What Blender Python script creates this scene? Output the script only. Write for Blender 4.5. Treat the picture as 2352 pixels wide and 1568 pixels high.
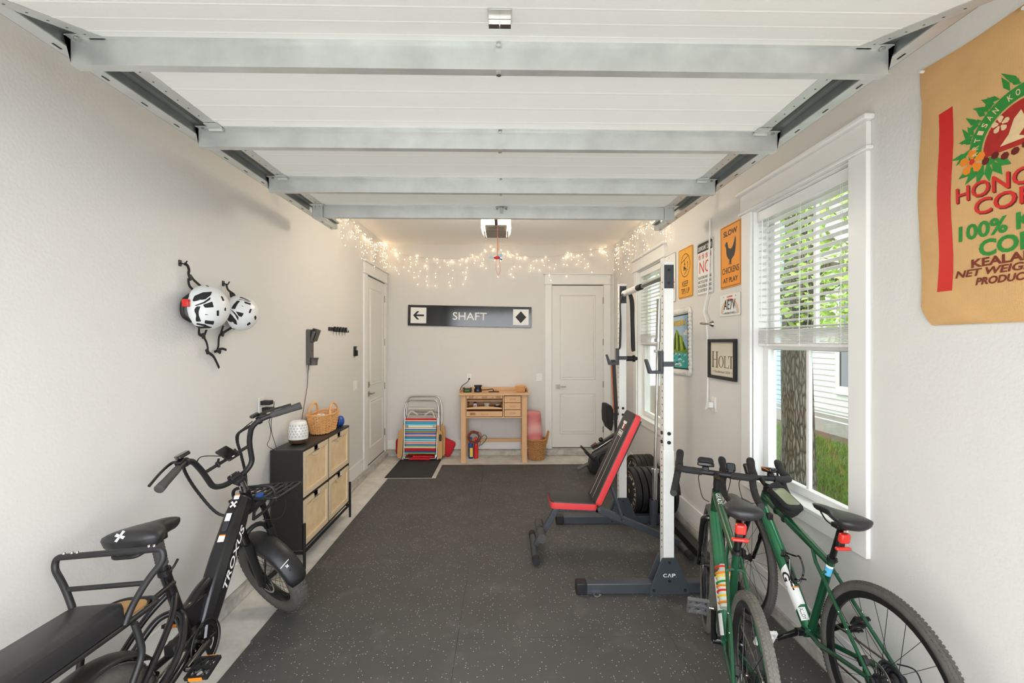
import bpy, bmesh, math, random
from mathutils import Vector, Matrix, Euler

# ------------------------------------------------------------------ camera, sky, exposure
for o in list(bpy.data.objects): bpy.data.objects.remove(o, do_unlink=True)
S = bpy.context.scene
C = S.collection
cd = bpy.data.cameras.new('camera'); cam = bpy.data.objects.new('camera', cd); C.objects.link(cam)
cam.location = (0, 0, 1.70)
cam.rotation_euler = (math.pi/2, 0, -math.radians(1.1))
cd.sensor_fit = 'HORIZONTAL'; cd.sensor_width = 36.0; cd.lens = 36.0*1045/2352
cd.shift_y = 1/2352; cd.clip_start = .02
S.camera = cam
W = bpy.data.worlds.new('sky'); S.world = W; W.use_nodes = True
bg = W.node_tree.nodes['Background']
bg.inputs[0].default_value = (.92, .958, 1.0, 1); bg.inputs[1].default_value = 1.0
S.view_settings.view_transform = 'Standard'; S.view_settings.look = 'None'
S.view_settings.gamma = 1; S.view_settings.use_curve_mapping = False
S.view_settings.exposure = 2.52
LAMP = 3.6
STRING = 3.5     # fairy-light bulbs, emission strength
XL, XR, YB, ZC = -1.757, 1.68, 6.87, 3.16
PI = math.pi; R = math.radians
V = Vector

# ------------------------------------------------------------------ mesh helpers
def lin(c):
    if isinstance(c, str):
        c = c.lstrip('#'); c = [int(c[i:i+2], 16)/255 for i in (0, 2, 4)]
    return [x/12.92 if x <= .04045 else ((x+.055)/1.055)**2.4 for x in c]

class MB:
    """collects shapes; build() links them as ONE mesh object"""
    def __init__(s, T=None): s.v = []; s.f = []; s.T = T or Matrix()
    def add(s, vs, fs):
        n = len(s.v); s.v += [s.T @ V(p) for p in vs]; s.f += [[n+i for i in f] for f in fs]; return s
    def box(s, a, b):
        x0, y0, z0 = a; x1, y1, z1 = b
        x0, x1 = sorted((x0, x1)); y0, y1 = sorted((y0, y1)); z0, z1 = sorted((z0, z1))
        return s.add([(x0,y0,z0),(x1,y0,z0),(x1,y1,z0),(x0,y1,z0),(x0,y0,z1),(x1,y0,z1),(x1,y1,z1),(x0,y1,z1)],
                     [(3,2,1,0),(4,5,6,7),(0,1,5,4),(1,2,6,5),(2,3,7,6),(3,0,4,7)])
    def cbox(s, c, d, rot=None):
        M = Matrix.Translation(c) @ (rot.to_matrix().to_4x4() if isinstance(rot, Euler) else (rot or Matrix()))
        T = s.T; s.T = T @ M; h = [q/2 for q in d]
        s.box((-h[0],-h[1],-h[2]), h); s.T = T; return s
    def tube(s, pts, r, n=8, closed=False, cap=True, flat=1.0):
        P = [V(p) for p in pts]; m = len(P); rs = r if isinstance(r, (list, tuple)) else [r]*m
        up = None; vs = []
        for i in range(m):
            if closed: d = P[(i+1) % m]-P[i-1]
            else: d = P[min(i+1, m-1)]-P[max(i-1, 0)]
            d = d.normalized() if d.length > 1e-9 else V((0,0,1))
            if up is None:
                a = V((0,0,1)) if abs(d.z) < .9 else V((0,1,0))
                up = (a-d*a.dot(d)).normalized()
            else:
                q = up-d*up.dot(d); up = q.normalized() if q.length > 1e-6 else up
            sd = d.cross(up)
            for k in range(n):
                t = 2*PI*(k+.5)/n; vs.append(P[i]+(sd*math.cos(t)+up*math.sin(t)*flat)*rs[i])
        fs = []
        for i in range(m if closed else m-1):
            j = (i+1) % m
            for k in range(n):
                l = (k+1) % n; fs.append((i*n+k, i*n+l, j*n+l, j*n+k))
        if cap and not closed: fs += [tuple(range(n))[::-1], tuple((m-1)*n+k for k in range(n))]
        return s.add(vs, fs)
    def cyl(s, a, b, r, r2=None, n=14): return s.tube([a, b], [r, r if r2 is None else r2], n)
    def lathe(s, prof, n=20, o=(0,0,0), ax='Z', closed=False, a0=0, a1=2*PI):
        vs = []; full = abs(a1-a0-2*PI) < 1e-6; m = n if full else n+1
        for (r, h) in prof:
            for k in range(m):
                t = a0+(a1-a0)*k/n; c, d = r*math.cos(t), r*math.sin(t)
                p = (c, d, h) if ax == 'Z' else (h, c, d) if ax == 'X' else (d, h, c)
                vs.append((o[0]+p[0], o[1]+p[1], o[2]+p[2]))
        fs = []; q = len(prof)
        for i in range(q if closed else q-1):
            j = (i+1) % q
            for k in range(m if full else m-1):
                l = (k+1) % m; fs.append((i*m+k, i*m+l, j*m+l, j*m+k))
        if not closed and full:
            if prof[0][0] > 1e-6: fs.append(tuple(range(m))[::-1])
            if prof[-1][0] > 1e-6: fs.append(tuple((q-1)*m+k for k in range(m)))
        return s.add(vs, fs)
    def torus(s, Rr, r, o=(0,0,0), ax='X', n=40, m=10, sx=1.0):
        return s.lathe([(Rr+r*math.cos(2*PI*k/m), sx*r*math.sin(2*PI*k/m)) for k in range(m)], n, o, ax, True)
    def prism(s, poly, d0, d1, ax='Z'):
        """polygon (u,v) extruded between d0 and d1; ax=Z: (u,v,d)  X: (d,u,v)  Y: (u,d,v)"""
        g = {'Z': lambda u,v,d:(u,v,d), 'X': lambda u,v,d:(d,u,v), 'Y': lambda u,v,d:(u,d,v)}[ax]
        n = len(poly)
        fs = [tuple(range(n))[::-1], tuple(range(n, 2*n))]+[(i,(i+1)%n,n+(i+1)%n,n+i) for i in range(n)]
        return s.add([g(u,v,d0) for u,v in poly]+[g(u,v,d1) for u,v in poly], fs)
    def loft(s, rings, closed=True, cap=True):
        n = len(rings[0]); vs = [p for r_ in rings for p in r_]; fs = []
        for i in range(len(rings)-1):
            for k in range(n if closed else n-1):
                l = (k+1) % n; fs.append((i*n+k, i*n+l, (i+1)*n+l, (i+1)*n+k))
        if cap and closed: fs += [tuple(range(n))[::-1], tuple((len(rings)-1)*n+k for k in range(n))]
        return s.add(vs, fs)
    def sph(s, c, r, n=12, m=8, sc=(1,1,1)):
        vs = [(c[0], c[1], c[2]+r*sc[2])]; fs = []
        for i in range(1, m):
            t = PI*i/m
            for k in range(n):
                p = 2*PI*k/n; vs.append((c[0]+r*sc[0]*math.sin(t)*math.cos(p), c[1]+r*sc[1]*math.sin(t)*math.sin(p), c[2]+r*sc[2]*math.cos(t)))
        vs.append((c[0], c[1], c[2]-r*sc[2]))
        for k in range(n): fs.append((0, 1+k, 1+(k+1)%n)); fs.append((len(vs)-1, 1+(m-2)*n+(k+1)%n, 1+(m-2)*n+k))
        for i in range(m-2):
            for k in range(n):
                l = (k+1) % n; fs.append((1+i*n+k, 1+(i+1)*n+k, 1+(i+1)*n+l, 1+i*n+l))
        return s.add(vs, fs)
    def mesh(s, name, mat, smooth=True, ang=38):
        me = bpy.data.meshes.new(name); me.from_pydata([tuple(p) for p in s.v], [], s.f); me.update()
        bm = bmesh.new(); bm.from_mesh(me); bmesh.ops.recalc_face_normals(bm, faces=bm.faces); bm.to_mesh(me); bm.free()
        if smooth:
            me.polygons.foreach_set('use_smooth', [True]*len(me.polygons)); me.set_sharp_from_angle(angle=R(ang))
        if mat: me.materials.append(mat if not isinstance(mat, str) else MT[mat])
        return me
    def build(s, name, mat, parent=None, bevel=0, smooth=True, ang=38, seg=2):
        o = bpy.data.objects.new(name, s.mesh(name, mat, smooth, ang)); C.objects.link(o)
        if parent: o.parent = parent
        if bevel:
            b = o.modifiers.new('bevel', 'BEVEL'); b.width = bevel; b.segments = seg; b.limit_method = 'ANGLE'; b.angle_limit = R(40)
            b.harden_normals = False
        return o

def obj(name, me, parent=None):
    o = bpy.data.objects.new(name, me); C.objects.link(o); o.parent = parent; return o
def tag(o, label, cat, group=None):
    o['label'] = label; o['category'] = cat
    if group: o['group'] = group
    return o
def struct(o): o['kind'] = 'structure'; return o
# frames: u = to the right when facing the wall, v = up, w = out into the room
WR = Matrix(((0,0,-1),(-1,0,0),(0,1,0)))
WL = Matrix(((0,0,1),(1,0,0),(0,1,0)))
WB = Matrix(((1,0,0),(0,0,-1),(0,1,0)))
FL = Matrix.Identity(3)
def empty(name, loc, fr=FL, rz=0):
    o = bpy.data.objects.new(name, None); C.objects.link(o); o.empty_display_size = .05
    M = fr.to_4x4() if rz == 0 else Matrix.Rotation(rz, 4, 'Z') @ fr.to_4x4()
    o.matrix_world = Matrix.Translation(loc) @ M; return o
def thing(name, label, cat, loc=(0,0,0), fr=FL, rz=0, group=None): return tag(empty(name, loc, fr, rz), label, cat, group)
def arc(c, r, a0, a1, n=8, ax='Z'):
    out = []
    for k in range(n+1):
        t = a0+(a1-a0)*k/n; u, w = r*math.cos(t), r*math.sin(t)
        out.append((c[0]+u, c[1]+w, c[2]) if ax == 'Z' else (c[0], c[1]+u, c[2]+w) if ax == 'X' else (c[0]+u, c[1], c[2]+w))
    return out
def fillet(pts, r, n=5, closed=False):
    P = [V(p) for p in pts]; out = []; m = len(P)
    for i in range(m):
        if not closed and i in (0, m-1): out.append(P[i]); continue
        a, b, c = P[i-1], P[i], P[(i+1) % m]
        d1, d2 = (a-b), (c-b); k = min(r, d1.length*.48, d2.length*.48)
        p, q = b+d1.normalized()*k, b+d2.normalized()*k
        for j in range(n+1):
            t = j/n; out.append(p*(1-t)**2+b*2*t*(1-t)+q*t*t)
    return out
def spline(pts, n=6):
    P = [V(p) for p in pts]; out = []
    for i in range(len(P)-1):
        a, b, c, d = P[max(i-1,0)], P[i], P[i+1], P[min(i+2,len(P)-1)]
        for k in range(n):
            t = k/n; out.append(.5*((2*b)+(c-a)*t+(2*a-5*b+4*c-d)*t*t+(3*b-a-3*c+d)*t**3))
    out.append(P[-1]); return out
def rrect(w, h, r, n=4, cx=0, cy=0):
    out = []
    for sx, sy, a in ((1,1,0),(-1,1,90),(-1,-1,180),(1,-1,270)):
        for k in range(n+1):
            t = R(a+90*k/n); out.append((cx+sx*(w/2-r)+r*math.cos(t), cy+sy*(h/2-r)+r*math.sin(t)))
    return out
def circ(r, n=16, cx=0, cy=0): return [(cx+r*math.cos(2*PI*k/n), cy+r*math.sin(2*PI*k/n)) for k in range(n)]
def text(parent, body, mat, cx, cy, w, h, z=0, bold=0, shear=0, name='lettering', fr=None, thick=.0006):
    """flat lettering fitted to a w x h box centred on (cx,cy) in the parent's u,v plane"""
    cu = bpy.data.curves.new('t', 'FONT'); cu.body = body; cu.offset = bold; cu.shear = shear; cu.extrude = .02; cu.resolution_u = 3
    to = bpy.data.objects.new('t', cu); C.objects.link(to); bpy.context.view_layer.update()
    me = bpy.data.meshes.new_from_object(to.evaluated_get(bpy.context.evaluated_depsgraph_get()))
    bpy.data.objects.remove(to); bpy.data.curves.remove(cu)
    xs = [v.co.x for v in me.vertices]; ys = [v.co.y for v in me.vertices]
    x0, x1, y0, y1 = min(xs), max(xs), min(ys), max(ys)
    for v in me.vertices:
        v.co = V(((v.co.x-(x0+x1)/2)*w/(x1-x0), (v.co.y-(y0+y1)/2)*h/(y1-y0), thick if v.co.z > 0 else -thick*.2))
        if fr is None: v.co += V((cx, cy, z))
        else: v.co = fr @ (v.co+V((cx, cy, z)))
    me.materials.clear(); me.materials.append(MT[mat] if isinstance(mat, str) else mat)
    me.name = name
    return obj(name, me, parent)

# ------------------------------------------------------------------ materials
MT = {}
def nodes(m): return m.node_tree.nodes, m.node_tree.links
def mat(name, col, rough=.5, metal=0, noise=None, bump=None, coat=0, spec=.5, emit=None, alpha=None, stretch=None, trans=0, sheen=0):
    m = bpy.data.materials.new(name); m.use_nodes = True; N, L = nodes(m); b = N['Principled BSDF']; c = lin(col)
    b.inputs['Base Color'].default_value = (*c, 1); b.inputs['Roughness'].default_value = rough; b.inputs['Metallic'].default_value = metal
    b.inputs['Specular IOR Level'].default_value = spec
    if coat: b.inputs['Coat Weight'].default_value = coat; b.inputs['Coat Roughness'].default_value = .08
    if trans: b.inputs['Transmission Weight'].default_value = trans
    if sheen: b.inputs['Sheen Weight'].default_value = sheen
    if emit: b.inputs['Emission Color'].default_value = (*lin(emit[0]), 1); b.inputs['Emission Strength'].default_value = emit[1]
    tc = N.new('ShaderNodeTexCoord'); mp = N.new('ShaderNodeMapping'); L.new(tc.outputs['Object'], mp.inputs[0])
    if stretch: mp.inputs['Scale'].default_value = stretch
    nt = N.new('ShaderNodeTexNoise'); nt.inputs['Scale'].default_value = (noise or (20, .04))[0]; nt.inputs['Detail'].default_value = 4
    L.new(mp.outputs[0], nt.inputs[0])
    a = (noise or (20, .04))[1]
    mx = N.new('ShaderNodeMix'); mx.data_type = 'RGBA'
    mx.inputs[6].default_value = (*[max(0, x*(1-a)) for x in c], 1); mx.inputs[7].default_value = (*[min(1, x*(1+a)) for x in c], 1)
    L.new(nt.outputs[0], mx.inputs[0]); L.new(mx.outputs[2], b.inputs['Base Color'])
    if bump:
        n2 = N.new('ShaderNodeTexNoise'); n2.inputs['Scale'].default_value = bump[0]; n2.inputs['Detail'].default_value = 3
        L.new(mp.outputs[0], n2.inputs[0])
        bp = N.new('ShaderNodeBump'); bp.inputs['Strength'].default_value = bump[1]; bp.inputs['Distance'].default_value = bump[2] if len(bump) > 2 else .002
        L.new(n2.outputs[0], bp.inputs['Height']); L.new(bp.outputs[0], b.inputs['Normal'])
    MT[name] = m; return m
mat('wall_paint', '#e2e0dc', .75, noise=(1.5,.02), bump=(70,.35,.004))
mat('ceiling_paint', '#f4f1ec', .85, noise=(2,.02), bump=(120,.2,.002))
mat('trim_white', '#f0efec', .4, noise=(6,.015))
mat('door_white', '#e9e7e2', .42, noise=(5,.015))
mat('vinyl', '#f4f4f2', .35, noise=(8,.01))
mat('panel_white', '#f9f9f6', .42, noise=(12,.03), bump=(60,.25,.002), stretch=(1,14,14))
mat('galv', '#d0d3d1', .42, .6, noise=(9,.22), bump=(30,.05))
mat('galv_dull', '#a9adab', .45, .7, noise=(14,.2))
mat('steel', '#c9c9c6', .22, 1, noise=(20,.05))
mat('nickel', '#a9a49b', .3, 1, noise=(30,.05))
mat('chrome', '#dadada', .1, 1, noise=(20,.02))
mat('black', '#1b1b1c', .5, noise=(20,.12))
mat('black_matte', '#222223', .8, noise=(30,.15), bump=(200,.2,.001))
mat('black_gloss', '#101012', .12, noise=(10,.05), coat=.6)
mat('charcoal', '#3d4146', .5, .2, noise=(15,.1))
mat('grey_plastic', '#5b5754', .45, noise=(20,.06))
mat('white_plastic', '#efeeea', .4, noise=(20,.02))
mat('white_print', '#f4f4f2', .5, noise=(20,.01))
mat('black_print', '#191918', .55, noise=(20,.05))
mat('red_print', '#d6271f', .5, noise=(20,.05))
mat('red_plastic', '#d92a25', .3, noise=(20,.08), coat=.3)
mat('orange_print', '#ef8a1d', .5, noise=(20,.05))
mat('green_print', '#2f8b36', .7, noise=(40,.15))
mat('brown_print', '#7a3323', .8, noise=(60,.2))
mat('taupe_print', '#6e5f49', .6, noise=(40,.15))
mat('gold_print', '#c9a760', .6, noise=(40,.2))
mat('cyan_print', '#5fb9e0', .5, noise=(40,.05))
mat('yellow_print', '#f0cf3a', .5, noise=(40,.05))
mat('blue', '#274f9e', .35, noise=(20,.1))
mat('rubber', '#2c2c2c', .75, noise=(40,.25), bump=(250,.3,.001))
mat('rubber_grey', '#4b4a48', .8, noise=(40,.25), bump=(150,.4,.001))
# ------------------------------------------------------------------ special materials
def conc(name, c0, c1, sc=3):
    m = mat(name, c0, .8, noise=(sc, .1), bump=(40,.25,.003)); N, L = nodes(m); b = N['Principled BSDF']
    tc = N['Texture Coordinate']
    n1 = N.new('ShaderNodeTexNoise'); n1.inputs['Scale'].default_value = sc; n1.inputs['Detail'].default_value = 8; n1.inputs['Roughness'].default_value = .65
    L.new(tc.outputs['Object'], n1.inputs[0])
    r = N.new('ShaderNodeValToRGB'); r.color_ramp.elements[0].position = .36; r.color_ramp.elements[1].position = .66
    r.color_ramp.elements[0].color = (*lin(c1), 1); r.color_ramp.elements[1].color = (*lin(c0), 1)
    L.new(n1.outputs[0], r.inputs[0]); L.new(r.outputs[0], b.inputs['Base Color'])
conc('concrete', '#e3e0da', '#c6c2ba', 4)
conc('curb_concrete', '#d0cdc5', '#a5a199', 9)
conc('driveway', '#e6e4de', '#d9d6cf', 1.5)
def speckled():
    m = mat('gym_rubber', '#4d4c4a', .62, noise=(3, .25), bump=(180,.35,.002)); N, L = nodes(m); b = N['Principled BSDF']; tc = N['Texture Coordinate']
    base = b.inputs['Base Color'].links[0].from_socket
    vo = N.new('ShaderNodeTexVoronoi'); vo.inputs['Scale'].default_value = 62; L.new(tc.outputs['Object'], vo.inputs['Vector'])
    lt = N.new('ShaderNodeMath'); lt.operation = 'LESS_THAN'; lt.inputs[1].default_value = .19; L.new(vo.outputs['Distance'], lt.inputs[0])
    sp = N.new('ShaderNodeSeparateColor'); L.new(vo.outputs['Color'], sp.inputs[0])
    gt = N.new('ShaderNodeMath'); gt.operation = 'GREATER_THAN'; gt.inputs[1].default_value = .62; L.new(sp.outputs[0], gt.inputs[0])
    mu = N.new('ShaderNodeMath'); mu.operation = 'MULTIPLY'; L.new(lt.outputs[0], mu.inputs[0]); L.new(gt.outputs[0], mu.inputs[1])
    mx = N.new('ShaderNodeMix'); mx.data_type = 'RGBA'; mx.inputs[7].default_value = (*lin('#b4b2ae'), 1)
    L.new(mu.outputs[0], mx.inputs[0]); L.new(base, mx.inputs[6])
    n1 = N.new('ShaderNodeTexNoise'); n1.inputs['Scale'].default_value = 5; n1.inputs['Detail'].default_value = 7; L.new(tc.outputs['Object'], n1.inputs[0])
    r = N.new('ShaderNodeMapRange'); r.inputs[1].default_value = .58; r.inputs[2].default_value = .8; r.inputs[3].default_value = 0; r.inputs[4].default_value = .35; L.new(n1.outputs[0], r.inputs[0])
    m2 = N.new('ShaderNodeMix'); m2.data_type = 'RGBA'; m2.inputs[7].default_value = (*lin('#7d7a76'), 1)
    L.new(r.outputs[0], m2.inputs[0]); L.new(mx.outputs[2], m2.inputs[6]); L.new(m2.outputs[2], b.inputs['Base Color'])
speckled()
def glass(name, tint, rough=0, mixf=.9):
    m = bpy.data.materials.new(name); m.use_nodes = True; N, L = nodes(m); N.remove(N['Principled BSDF'])
    t = N.new('ShaderNodeBsdfTransparent'); t.inputs[0].default_value = (*lin(tint), 1)
    g = N.new('ShaderNodeBsdfGlossy'); g.inputs['Roughness'].default_value = .02
    lw = N.new('ShaderNodeLayerWeight'); lw.inputs[0].default_value = .5
    pw = N.new('ShaderNodeMath'); pw.operation = 'POWER'; pw.inputs[1].default_value = 5; L.new(lw.outputs['Facing'], pw.inputs[0])
    f = N.new('ShaderNodeMath'); f.operation = 'MULTIPLY_ADD'; f.inputs[1].default_value = .9; f.inputs[2].default_value = .04; L.new(pw.outputs[0], f.inputs[0])
    mx = N.new('ShaderNodeMixShader'); L.new(f.outputs[0], mx.inputs[0]); L.new(t.outputs[0], mx.inputs[1]); L.new(g.outputs[0], mx.inputs[2])
    L.new(mx.outputs[0], N['Material Output'].inputs[0]); MT[name] = m
glass('window_glass', '#f2f6f4')

# ------------------------------------------------------------------ room shell
def plate(name, a, b, m, bevel=0): return struct(MB().box(a, b).build(name, m, bevel=bevel, smooth=False))
Y0 = .30
fl = plate('floor', (XL-.16, Y0-.06, -.12), (XR+.16, YB+.16, 0), 'concrete')
plate('ceiling', (XL-.16, Y0-.16, ZC), (XR+.16, YB+.16, ZC+.15), 'ceiling_paint')
plate('wall_left', (XL-.16, Y0-.16, 0), (XL, YB+.16, ZC), 'wall_paint')
plate('wall_back', (XL, YB, 0), (XR, YB+.16, ZC), 'wall_paint')
def wall_holes(name, x0, x1, y0, y1, z0, z1, holes, m):
    mb = MB(); ys = sorted({y0, y1, *[h[0] for h in holes], *[h[1] for h in holes]})
    for a, b in zip(ys, ys[1:]):
        hh = [h for h in holes if h[0] <= a+1e-6 and h[1] >= b-1e-6]
        if not hh: mb.box((x0, a, z0), (x1, b, z1))
        else:
            h = hh[0]; mb.box((x0, a, z0), (x1, b, h[2])); mb.box((x0, a, h[3]), (x1, b, z1))
    return struct(mb.build(name, m, smooth=False))
WIN = [(2.165, 3.03, .79, 2.575), (4.79, 5.655, .79, 2.575)]
wall_holes('wall_right', XR, XR+.16, Y0-.16, YB+.16, 0, ZC, WIN, 'wall_paint')
wf = MB().box((XL-.16, Y0-.16, 0), (-1.52, Y0, ZC)).box((1.42, Y0-.16, 0), (XR+.16, Y0, ZC)).box((-1.52, Y0-.16, 2.62), (1.42, Y0, ZC))
struct(wf.build('wall_front', 'wall_paint', smooth=False))
# stem-wall curb, baseboards
ct = MB().box((XL, 1.0, 0), (XL+.045, 5.70, .085)).box((XL, 6.87, 0), (XL+.045, 5.70, .06)).box((XL, YB-.085, 0), (XR, YB, .085)).box((XR-.018, 1.0, 0), (XR, YB, .085))
struct(ct.build('trim_1', 'curb_concrete', bevel=.012))
struct(MB().box((XL, 1.0, .087), (XL+.016, 5.705, .25)).build('baseboard_left', 'trim_white', bevel=.004))
struct(MB().box((XL+.016, YB-.016, .087), (.60, YB, .235)).build('baseboard_back', 'trim_white', bevel=.004))
struct(MB().box((XR-.016, 1.0, .087), (XR, YB-.016, .25)).build('baseboard_right', 'trim_white', bevel=.004))
# ------------------------------------------------------------------ doors (frame u,v,w at the slab's lower hinge-free corner)
def panel_door(n, loc, fr, w, h, label, knob_u, deadbolt, hinge_u, dw, cl, cr):
    d = empty('door_%d' % n, loc, fr); d['kind'] = 'structure'; d['label'] = label
    s = MB().box((0,0,-.01), (w,h,.006)).build('door_slab', 'door_white', d, bevel=.002)
    for (v0, v1) in ((.20, .82), (1.02, h-.14)):
        a = .115; p = MB(); rim = .012
        # raised panel: recessed bevel ring and flat field
        o = [(a,v0),(w-a,v0),(w-a,v1),(a,v1)]; i1 = [(a+.02,v0+.02),(w-a-.02,v0+.02),(w-a-.02,v1-.02),(a+.02,v1-.02)]
        i2 = [(a+.045,v0+.045),(w-a-.045,v0+.045),(w-a-.045,v1-.045),(a+.045,v1-.045)]
        p.loft([[(*q,.006) for q in o], [(*q,.0145) for q in [(a+.008,v0+.008),(w-a-.008,v0+.008),(w-a-.008,v1-.008),(a+.008,v1-.008)]], [(*q,.0065) for q in i1], [(*q,.0125) for q in i2]], cap=False)
        p.add([(*q,.0125) for q in i2], [(0,1,2,3)])
        p.build('raised_panel', 'door_white', s, smooth=False)
    for a, b in ((-cl, -.008), (w+.008, w+cr)):
        MB().box((a,-.02,-.02), (b,h+.012,.02)).build('side_casing', 'trim_white', d, bevel=.003)
    MB().box((-cl-.02,h+.012,0), (w+cr+.02,h+.03,.034)).build('bead', 'trim_white', d, bevel=.004)
    MB().box((-cl-.004,h+.03,0), (w+cr+.004,h+.16,.024)).build('frieze_board', 'trim_white', d, bevel=.002)
    MB().box((-cl-.03,h+.16,0), (w+cr+.03,h+.185,.05)).build('cap_moulding', 'trim_white', d, bevel=.008)
    MB().box((0,h+.001,-.012), (w,h+.011,.003)).build('gap', 'black', d)
    MB().box((0,-.012,-.01), (w,-.003,.006)).build('threshold', 'black_matte', d)
    for v in (.27, .95, 1.59, 2.22):
        MB().box((hinge_u-.012,v-.045,.004), (hinge_u+.012,v+.045,.011)).cyl((hinge_u,v-.048,.013), (hinge_u,v+.048,.013), .006).build('hinge', 'nickel', d)
    k = MB().box((knob_u-.032,.885,.006), (knob_u+.032,.95,.014)).build('rosette', 'nickel', d, bevel=.002)
    MB().cyl((knob_u,.918,.012), (knob_u,.918,.05), .011).cbox((knob_u+dw*.055,.918,.052), (.125,.018,.014)).build('lever', 'nickel', d, bevel=.003)
    if deadbolt: MB().box((knob_u-.03,1.0,.006), (knob_u+.03,1.075,.016)).cyl((knob_u,1.04,.014), (knob_u,1.04,.026), .012).build('deadbolt', 'nickel', d, bevel=.002)
    return d
panel_door(2, (.738, YB, .108), WB, .775, 2.445, 'white two-panel door in the back wall', .088, False, .775+.003, 1, .105, .11)
panel_door(1, (XL, 5.885, .108), WL, .85, 2.445, 'white two-panel door with deadbolt in the side wall', .06, True, .85+.003, 1, .15, .10)
# ------------------------------------------------------------------ windows
random.seed(4)
def window(n, y0, y1, z0, z1, lowered):
    # frame facing the right wall: u runs towards the camera (from y1 to y0)
    w = y1-y0; h = z1-z0
    d = empty('window_%d' % n, (XR, y1, z0), WR); d['kind'] = 'structure'
    d['label'] = 'white double-hung window with raised blind, %s' % ('near the burlap sack' if n == 1 else 'behind the squat rack')
    D = -.15
    for a, b in ((-.115, -.004), (w+.004, w+.115)):
        MB().box((a,-.085,-.002), (b,h+.002,.02)).build('side_casing', 'trim_white', d, bevel=.003)
    MB().box((-.004,-.085,-.002), (w+.004,-.018,.0195)).build('apron', 'trim_white', d, bevel=.003)
    MB().box((-.006,-.018,D), (w+.006,.004,.024)).build('sill', 'trim_white', d, bevel=.003)
    MB().box((-.135,h+.002,0), (w+.135,h+.02,.034)).build('bead', 'trim_white', d, bevel=.004)
    MB().box((-.12,h+.02,0), (w+.12,h+.135,.024)).build('frieze_board', 'trim_white', d, bevel=.002)
    MB().box((-.145,h+.135,0), (w+.145,h+.162,.05)).build('cap_moulding', 'trim_white', d, bevel=.008)
    for nm, a, b in (('jamb', (-.006,0,D), (.006,h,0)), ('jamb', (w-.006,0,D), (w+.006,h,0)), ('head_jamb', (0,h-.006,D), (w,h+.006,0))):
        MB().box(a, b).build(nm, 'trim_white', d)
    # sashes: upper outside, lower inside
    for nm, v0, v1, wz in (('lower_sash', .012, h*.505, D+.062), ('upper_sash', h*.48, h-.01, D+.02)):
        s = MB(); r = .048
        s.box((.01,v0,wz-.02), (.01+r,v1,wz+.02)).box((w-.01-r,v0,wz-.02), (w-.01,v1,wz+.02))
        s.box((.01+r,v0,wz-.02), (w-.01-r,v0+r,wz+.02)).box((.01+r,v1-r*.8,wz-.02), (w-.01-r,v1,wz+.02))
        so = s.build(nm, 'vinyl', d, bevel=.003)
        MB().box((.05,v0+.04,wz-.004), (w-.05,v1-.03,wz+.001)).build('pane', 'window_glass', so)
        MB().box((w/2-.011,v0+.045,wz-.012), (w/2+.011,v1-.035,wz+.009)).build('muntin', 'vinyl', so)
    # blind
    MB().box((.012,h-.075,D+.065), (w-.012,h-.008,D+.125)).build('valance', 'vinyl', d, bevel=.003)
    bz = D+.095; ns = 17; vt = h-.10; vb = lowered+.115
    me = MB().cbox((0,0,0), (w-.03,.0035,.05), Euler((R(-6),0,0))).mesh('slat', 'vinyl', smooth=False)
    for k in range(ns):
        o = obj('slat', me, d); o.location = (w/2, vt-(vt-vb)*k/(ns-1), bz)
    m2 = MB().cbox((0,0,0), (w-.03,.0035,.05)).mesh('stacked_slat', 'vinyl', smooth=False)
    for k in range(16):
        o = obj('stacked_slat', m2, d); o.location = (w/2+random.uniform(-.002,.002), lowered+.018+k*.0055, bz+random.uniform(-.002,.002))
    MB().cbox((w/2,lowered+.006,bz), (w-.03,.018,.05)).build('bottom_rail', 'vinyl', d, bevel=.002)
    for u in (.11, w*.5, w-.11):
        q = MB()
        for dz in (-.026, .026): q.tube([(u,vt+.03,bz+dz),(u,lowered+.1,bz+dz)], .0012, 5)
        q.tube([(u+.006,vt+.03,bz+.02),(u+.006,lowered,bz+.028)], .0012, 5)
        for k in range(5): q.tube([(u-.012,lowered+.01+k*.018,bz+.03),(u+.012,lowered+.02+k*.018,bz+.034)], .0018, 5)
        q.build('ladder_cord', 'vinyl', d)
    MB().tube([(.075,vt+.02,bz+.034),(.072,vt-.62,bz+.04)], .004, 6).tube([(.05,vt+.03,bz+.034),(.10,vt+.03,bz+.034)], .002, 5).build('tilt_wand', 'vinyl', d)
    return d
window(1, *WIN[0], .885)
window(2, *WIN[1], .885)
# ------------------------------------------------------------------ gym mats: interlocking tiles
ys_ = [1.40, 2.60, 4.40, 6.28]; xs_ = [-1.43, -.26, .96, 1.655]; G = .0007
MATL = {(0,0): "at the foot of the e-bike, beside its pedals", (1,0): "lying open between the e-bike and the gravel bikes", (2,0): "under the two green gravel bikes",
        (0,1): "beside the rattan cabinet legs", (1,1): "under the feet of the weight bench", (2,1): "under the squat rack uprights",
        (1,2): "in front of the wooden jeweller's bench", (2,2): "under the folded rowing machine and weight plates", (0,2): "notched around the small doormat"}
for j in range(3):
    for i in range(3):
        x0, x1, y0, y1 = xs_[i]+G, xs_[i+1]-G, ys_[j]+G, ys_[j+1]-G
        if i == 0 and j == 0: x0 += .008
        cl = [(x0,y0),(x1,y0),(x1,y1),(x0,y1)] if (i, j) != (0, 2) else [(x0,y0),(x1,y0),(x1,y1),(-.84,y1),(-.84,5.66),(x0,5.66)]
        o = MB().prism(cl, .0, .0095).build('gym_mat', 'gym_rubber', smooth=False)
        tag(o, 'black speckled rubber gym mat '+MATL[(i, j)], 'mat', 'interlocking speckled gym mats')
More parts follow.
